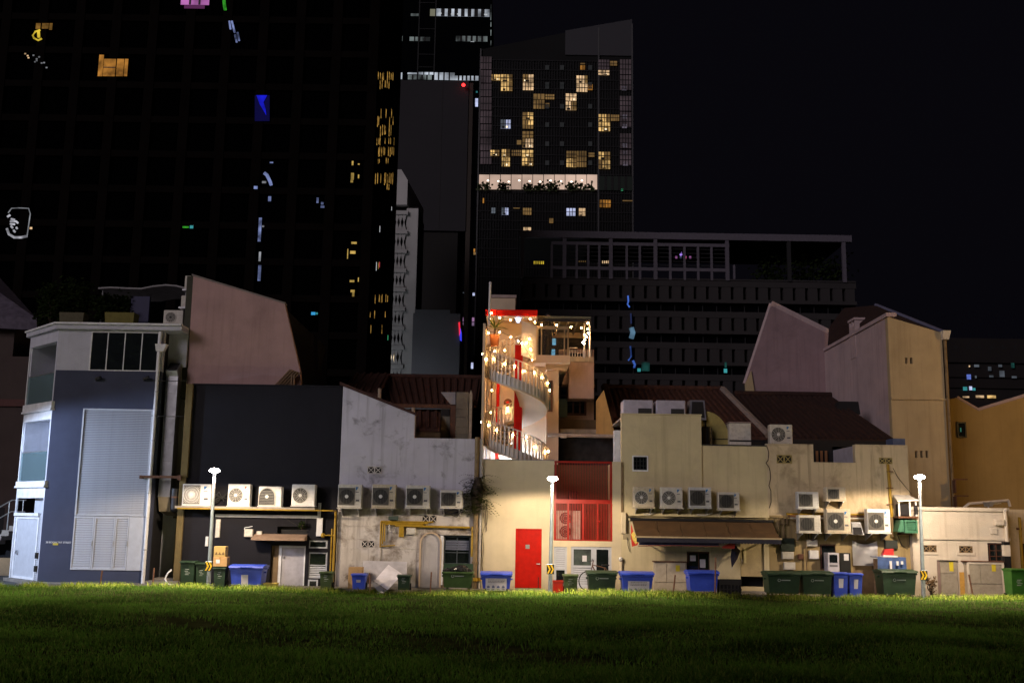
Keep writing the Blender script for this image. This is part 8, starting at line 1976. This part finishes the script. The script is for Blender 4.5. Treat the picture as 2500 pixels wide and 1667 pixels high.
for i, (a, b, c, d, lab) in enumerate(((902, 1398, 904, 1440, 'rusty iron stake standing by the leaning white boards'), (1053, 1396, 1050, 1436, 'rusty iron stake before the blind arch'), (1649, 1403, 1642, 1452, 'rusty leaning stake before the beige cupboard'), (2367, 1402, 2378, 1450, 'leaning iron bar by the grey meter cupboard'), (248, 1392, 244, 1422, 'short iron peg under the louvre doors'), (375, 1386, 373, 1424, 'iron peg beside the recess step'), (1748, 1360, 1744, 1394, 'thin stick propped behind the plain blue bin'))):
    q0, q1 = P(a, b, 34.4), P(c, d, 34.3)
    single('iron_stake', MB().tube([(q1.x, 34.3, 0.0), (q0.x, 34.45, q0.z)], .026, 6), m_rust, lab, 'stake', (q1.x, 34.3, 0), 'stakes along the lane')
# open dumpster with rubbish
du_ = big_bin(1078, 1156, 1394, 1440, 'green dumpster with its lid up and black rubbish bags heaped inside', mat('mid_green_bin', (.035, .075, .018), .5, var=.2, dirt=.3), 34.8, lid=False)
a = R(1080, 1376, 1156, 1400, 35.5)
part('raised_lid', MB().add([(a[0], 35.62, Z(1118, 1398, 35.5)), (a[1], 35.62, Z(1118, 1398, 35.5)), (a[1]-.03, 35.78, a[3]), (a[0]+.03, 35.78, a[3]), (a[0], 35.67, Z(1118, 1398, 35.5)), (a[1], 35.67, Z(1118, 1398, 35.5)), (a[1]-.03, 35.83, a[3]), (a[0]+.03, 35.83, a[3])], [(0, 1, 2, 3), (7, 6, 5, 4), (0, 4, 5, 1), (1, 5, 6, 2), (2, 6, 7, 3), (3, 7, 4, 0)]), m_bingreen, du_)
rr = random.Random(6)
m_bag = mat('black_bin_bag', (.02, .02, .02), .25, bump=1., bscale=9)
for i, (px, py, r_) in enumerate(((1092, 1396, .17), (1110, 1394, .2), (1128, 1391, .22), (1143, 1397, .15))):
    c = P(px, py, 35.1); b = MB().sphere((c.x, 35.15, c.z), r_, 12, 8, .75)
    b.v = [(x+rr.uniform(-.025, .025), y+rr.uniform(-.025, .025), z+rr.uniform(-.025, .025)) for x, y, z in b.v]
    single('rubbish_bag', b, m_bag, ('leftmost', 'second', 'third and largest', 'rightmost')[i] + ' black rubbish bag heaped in the open dumpster', 'bag', (c.x, 35.15, c.z-r_*.7), 'rubbish bags in the open dumpster')
big_bin(1173, 1250, 1395, 1445, 'blue recycling bin with a white poster left of the red door', m_binblue, 34.7, poster=(.16, .83, .12, 1.0))
# red crate, olive bin, dumpster, bicycle
a = R(1350, 1417, 1375, 1441, 34.9)
rc = thing('red_crate', 'small red plastic crate behind the centre lamp post', 'crate', ((a[0]+a[1])/2, 34.9, .1))
part('body', MB().wall(a[0], a[1], .1, a[3], 34.9, 34.93, [(a[0]+.03+.08*k, a[0]+.09+.08*k, .16, a[3]-.10) for k in range(4)]), m_redframe, rc)
part('sides', MB().box(a[0], a[0]+.02, 34.931, 35.2, .1, a[3]).box(a[1]-.02, a[1], 34.931, 35.2, .1, a[3]).box(a[0], a[1], 35.2, 35.22, .1, a[3]).box(a[0], a[1], 34.931, 35.2, .1, .12), m_redframe, rc)
part('rim', MB().wall(a[0]-.015, a[1]+.015, a[3]-.04, a[3], 34.88, 34.899), m_redframe, rc)
wheelie(1375, 1412, 1402, 1450, 'faded olive wheelie bin right of the red crate', m_binolive, 34.6)
big_bin(1434, 1507, 1393, 1450, 'dark green wheeled dumpster in front of the white kitchen window', m_bingreen, 34.6)
bk = thing('bicycle', 'dark bicycle parked behind the dumpster by the white louvres', 'bicycle', (P(1470, 1440, 35.8).x, 35.75, .1))
wl, wr = P(1437, 1432, 35.75), P(1500, 1432, 35.75)
for q in (wl, wr):
    part('tyre', MB().ring((q.x, 35.74, .45), .34, .035, .035, 28), m_black, bk)
    sp_ = MB()
    for k in range(12): an = k*math.pi/6; sp_.cyl((q.x, 35.757, .45), (q.x+.31*math.cos(an), 35.757, .45+.31*math.sin(an)), .004, n=3)
    part('spokes', sp_, m_steel, bk)
bbx = (wl.x+wr.x)/2
part('frame', MB().cyl((wr.x, 35.757, .45), (bbx+.12, 35.757, .90), .016).cyl((bbx+.12, 35.757, .9), (bbx, 35.757, .42), .018).cyl((bbx, 35.757, .42), (wr.x, 35.757, .45), .014).cyl((bbx, 35.757, .42), (wl.x+.12, 35.757, .95), .02).cyl((bbx+.12, 35.757, .88), (wl.x+.12, 35.757, .98), .018), m_rust, bk)
part('fork', MB().cyl((wl.x, 35.757, .45), (wl.x+.16, 35.757, 1.12), .016), m_rust, bk)
part('handlebar', MB().cyl((wl.x+.14, 35.5, 1.13), (wl.x+.14, 36.0, 1.16), .014).cyl((wl.x-.04, 35.5, 1.10), (wl.x+.14, 35.5, 1.13), .014), m_black, bk)
part('saddle', MB().cbox(bbx+.0, bbx+.26, 35.69, 35.82, .95, 1.0, .02), m_black, bk)
big_bin(1517, 1597, 1395, 1455, 'blue recycling bin with a white poster left of the beige cupboard', m_binblue, 34.3, poster=(.21, .86, .26, 1.0))
big_bin(1681, 1756, 1392, 1445, 'plain blue bin without a poster under the awning', m_binblue, 34.9, poster=(.60, .61, .5, .51))
a = R(1757, 1413, 1811, 1443, 34.9)
dc = thing('black_crate', 'black plastic crate right of the plain blue bin', 'crate', ((a[0]+a[1])/2, 34.9, .1))
part('body', MB().wall(a[0], a[1], .1, a[3], 34.9, 34.93, [(a[0]+.04+.12*k, a[0]+.13+.12*k, .16+.16*j, .28+.16*j) for k in range(6) for j in range(2)]), m_black, dc)
part('box', MB().box(a[0]+.01, a[1]-.01, 34.94, 35.4, .1, a[3]-.03), m_dark, dc)
big_bin(1874, 1957, 1394, 1455, 'dark green dumpster right of the yellowed door, left of a pair', m_bingreen, 34.4)
big_bin(1959, 2035, 1394, 1455, 'dark green dumpster beside the two blue wheelie bins', m_bingreen, 34.4)
wheelie(2036, 2073, 1397, 1455, 'blue wheelie bin with a pale sticker, left of the two', m_binblue, 34.4, m_paper)
wheelie(2074, 2108, 1399, 1455, 'blue wheelie bin with a pale sticker, right of the two', m_binblue, 34.45, m_paper)
dz_ = big_bin(2154, 2241, 1390, 1450, 'dark green dumpster left of the right lamp post', m_bingreen, 34.7)
a = R(2143, 1361, 2212, 1395, 35.6)
tp = thing('covered_crates', 'crates under a blue tarpaulin behind the right dumpster', 'tarpaulin', ((a[0]+a[1])/2, 35.8, .1))
part('crates', MB().box(a[0]+.06, a[1]-.06, 35.62, 36.2, .1, a[3]-.06), m_wood, tp)
V = []; rr = random.Random(17)
for j in range(7):
    for i in range(12):
        u, v = i/11, j/6; V.append((a[0]-.05*v*(1 if i == 0 else 0)+(a[1]-a[0])*u + (.03*v if i == 11 else 0), 35.6-.06*v-.05*rr.random()*v, a[3]+.02*rr.random()-(a[3]-.25)*v))
m_tarp = mat('blue_tarpaulin', (.05, .09, .22), .45, var=.35, scale=5, bump=.8, bscale=8)
part('front_sheet', MB().add(V, [(j*12+i, (j+1)*12+i, (j+1)*12+i+1, j*12+i+1) for j in range(6) for i in range(11)]), m_tarp, tp, True)
part('top_sheet', MB().box(a[0]-.02, a[1]+.02, 35.6, 36.25, a[3]+.0, a[3]+.02), m_tarp, tp)
for (f, g) in ((.38, .9), (.62, .6), (.78, .5)): part('white_glimpse', MB().box(a[0]+(a[1]-a[0])*f, a[0]+(a[1]-a[0])*(f+.08), 35.49, 35.5, a[3]-.40*g, a[3]-.1), m_paper, tp)
rb = thing('red_white_bag', 'red and white plastic bag on the blue tarpaulin', 'bag', (P(2168, 1358, 35.7).x, 35.7, a[3]+.02))
part('bag', MB().prism([(X(x, y, 35.7), Z(x, y, 35.7)) for x, y in ((2154, 1355), (2160, 1340), (2180, 1339), (2181, 1357), (2168, 1356))], 35.65, 35.85), mat('bag_red', (.55, .03, .03), .5, var=.25, scale=12), rb)
part('white_bag', MB().prism([(X(x, y, 35.65), Z(x, y, 35.65)) for x, y in ((2152, 1363), (2156, 1354), (2190, 1356), (2192, 1363))], 35.6, 35.9), m_paper, rb)
bush('potted_shrub', 'small brown shrub in a basket right of the right lamp post', 'shrub', (P(2274, 1436, 35.6).x, 35.6, .42), .17, .15, .3, 160, .09, 5, m=mat('dry_leaf', (.10, .06, .025), .8, var=.4))
wheelie(2470, 2512, 1388, 1455, 'bright green wheelie bin cut off by the right edge', mat('bright_green_bin', (.03, .12, .014), .45, dirt=.2), 34.5)

# ------------------------------------------------------------------ loose cables and litter
for pts, lab in (
    (((2180, 1142), (2192, 1165), (2208, 1185), (2226, 1206)), 'thin wire slanting from the stained downpipe to the little shelter'),
    (((1533, 1262), (1600, 1266), (1680, 1263), (1770, 1267), (1872, 1262)), 'long grey cable sagging along the ledge above the awning'),
    (((1880, 1262), (1935, 1268), (1990, 1262)), 'black cable sagging behind the lower left outdoor unit'),
    (((1178, 1300), (1181, 1340), (1177, 1380), (1180, 1404)), 'thin cable hanging down the left edge of the cream wall'),
    (((1530, 1300), (1533, 1330), (1537, 1345)), 'short cable end dangling under the rainwater box'),
    (((670, 1246), (690, 1256), (702, 1268), (725, 1282)), 'black cable drooping across the black wall above the door canopy'),
    (((745, 1250), (746, 1268), (747, 1283)), 'thin cord hanging to the weed on the black wall'),
    (((2250, 1232), (2300, 1240), (2352, 1243)), 'slack cable resting on the parapet of the low white building')):
    q = [P(x, y, (Y0 if x < 2240 else YI0)-.05-.03*(i % 2)) for i, (x, y) in enumerate(pts)]
    single('wall_cable', MB().tube([tuple(p) for p in q], .011, 5), m_cable, lab, 'cable', tuple(q[-1]))
rr = random.Random(40)
for px, py, s_, lab in ((1288, 1441, .16, 'crumpled pale paper bag in the grass below the dumpster by the bicycle'), (1426, 1449, .13, 'crumpled scrap of paper in the grass left of the dark dumpster'), (930, 1446, .12, 'white polystyrene scrap by the tilted board')):
    q = P(px, py, 33.2); b = MB().sphere((q.x, 33.2, .1), s_, 8, 6, .6)
    b.v = [(x+rr.uniform(-.03, .03), y+rr.uniform(-.03, .03), max(.0, z+rr.uniform(-.03, .03))) for x, y, z in b.v]
    single('paper_scrap', b, m_paper, lab, 'litter', (q.x, 33.2, 0), 'litter along the lane')
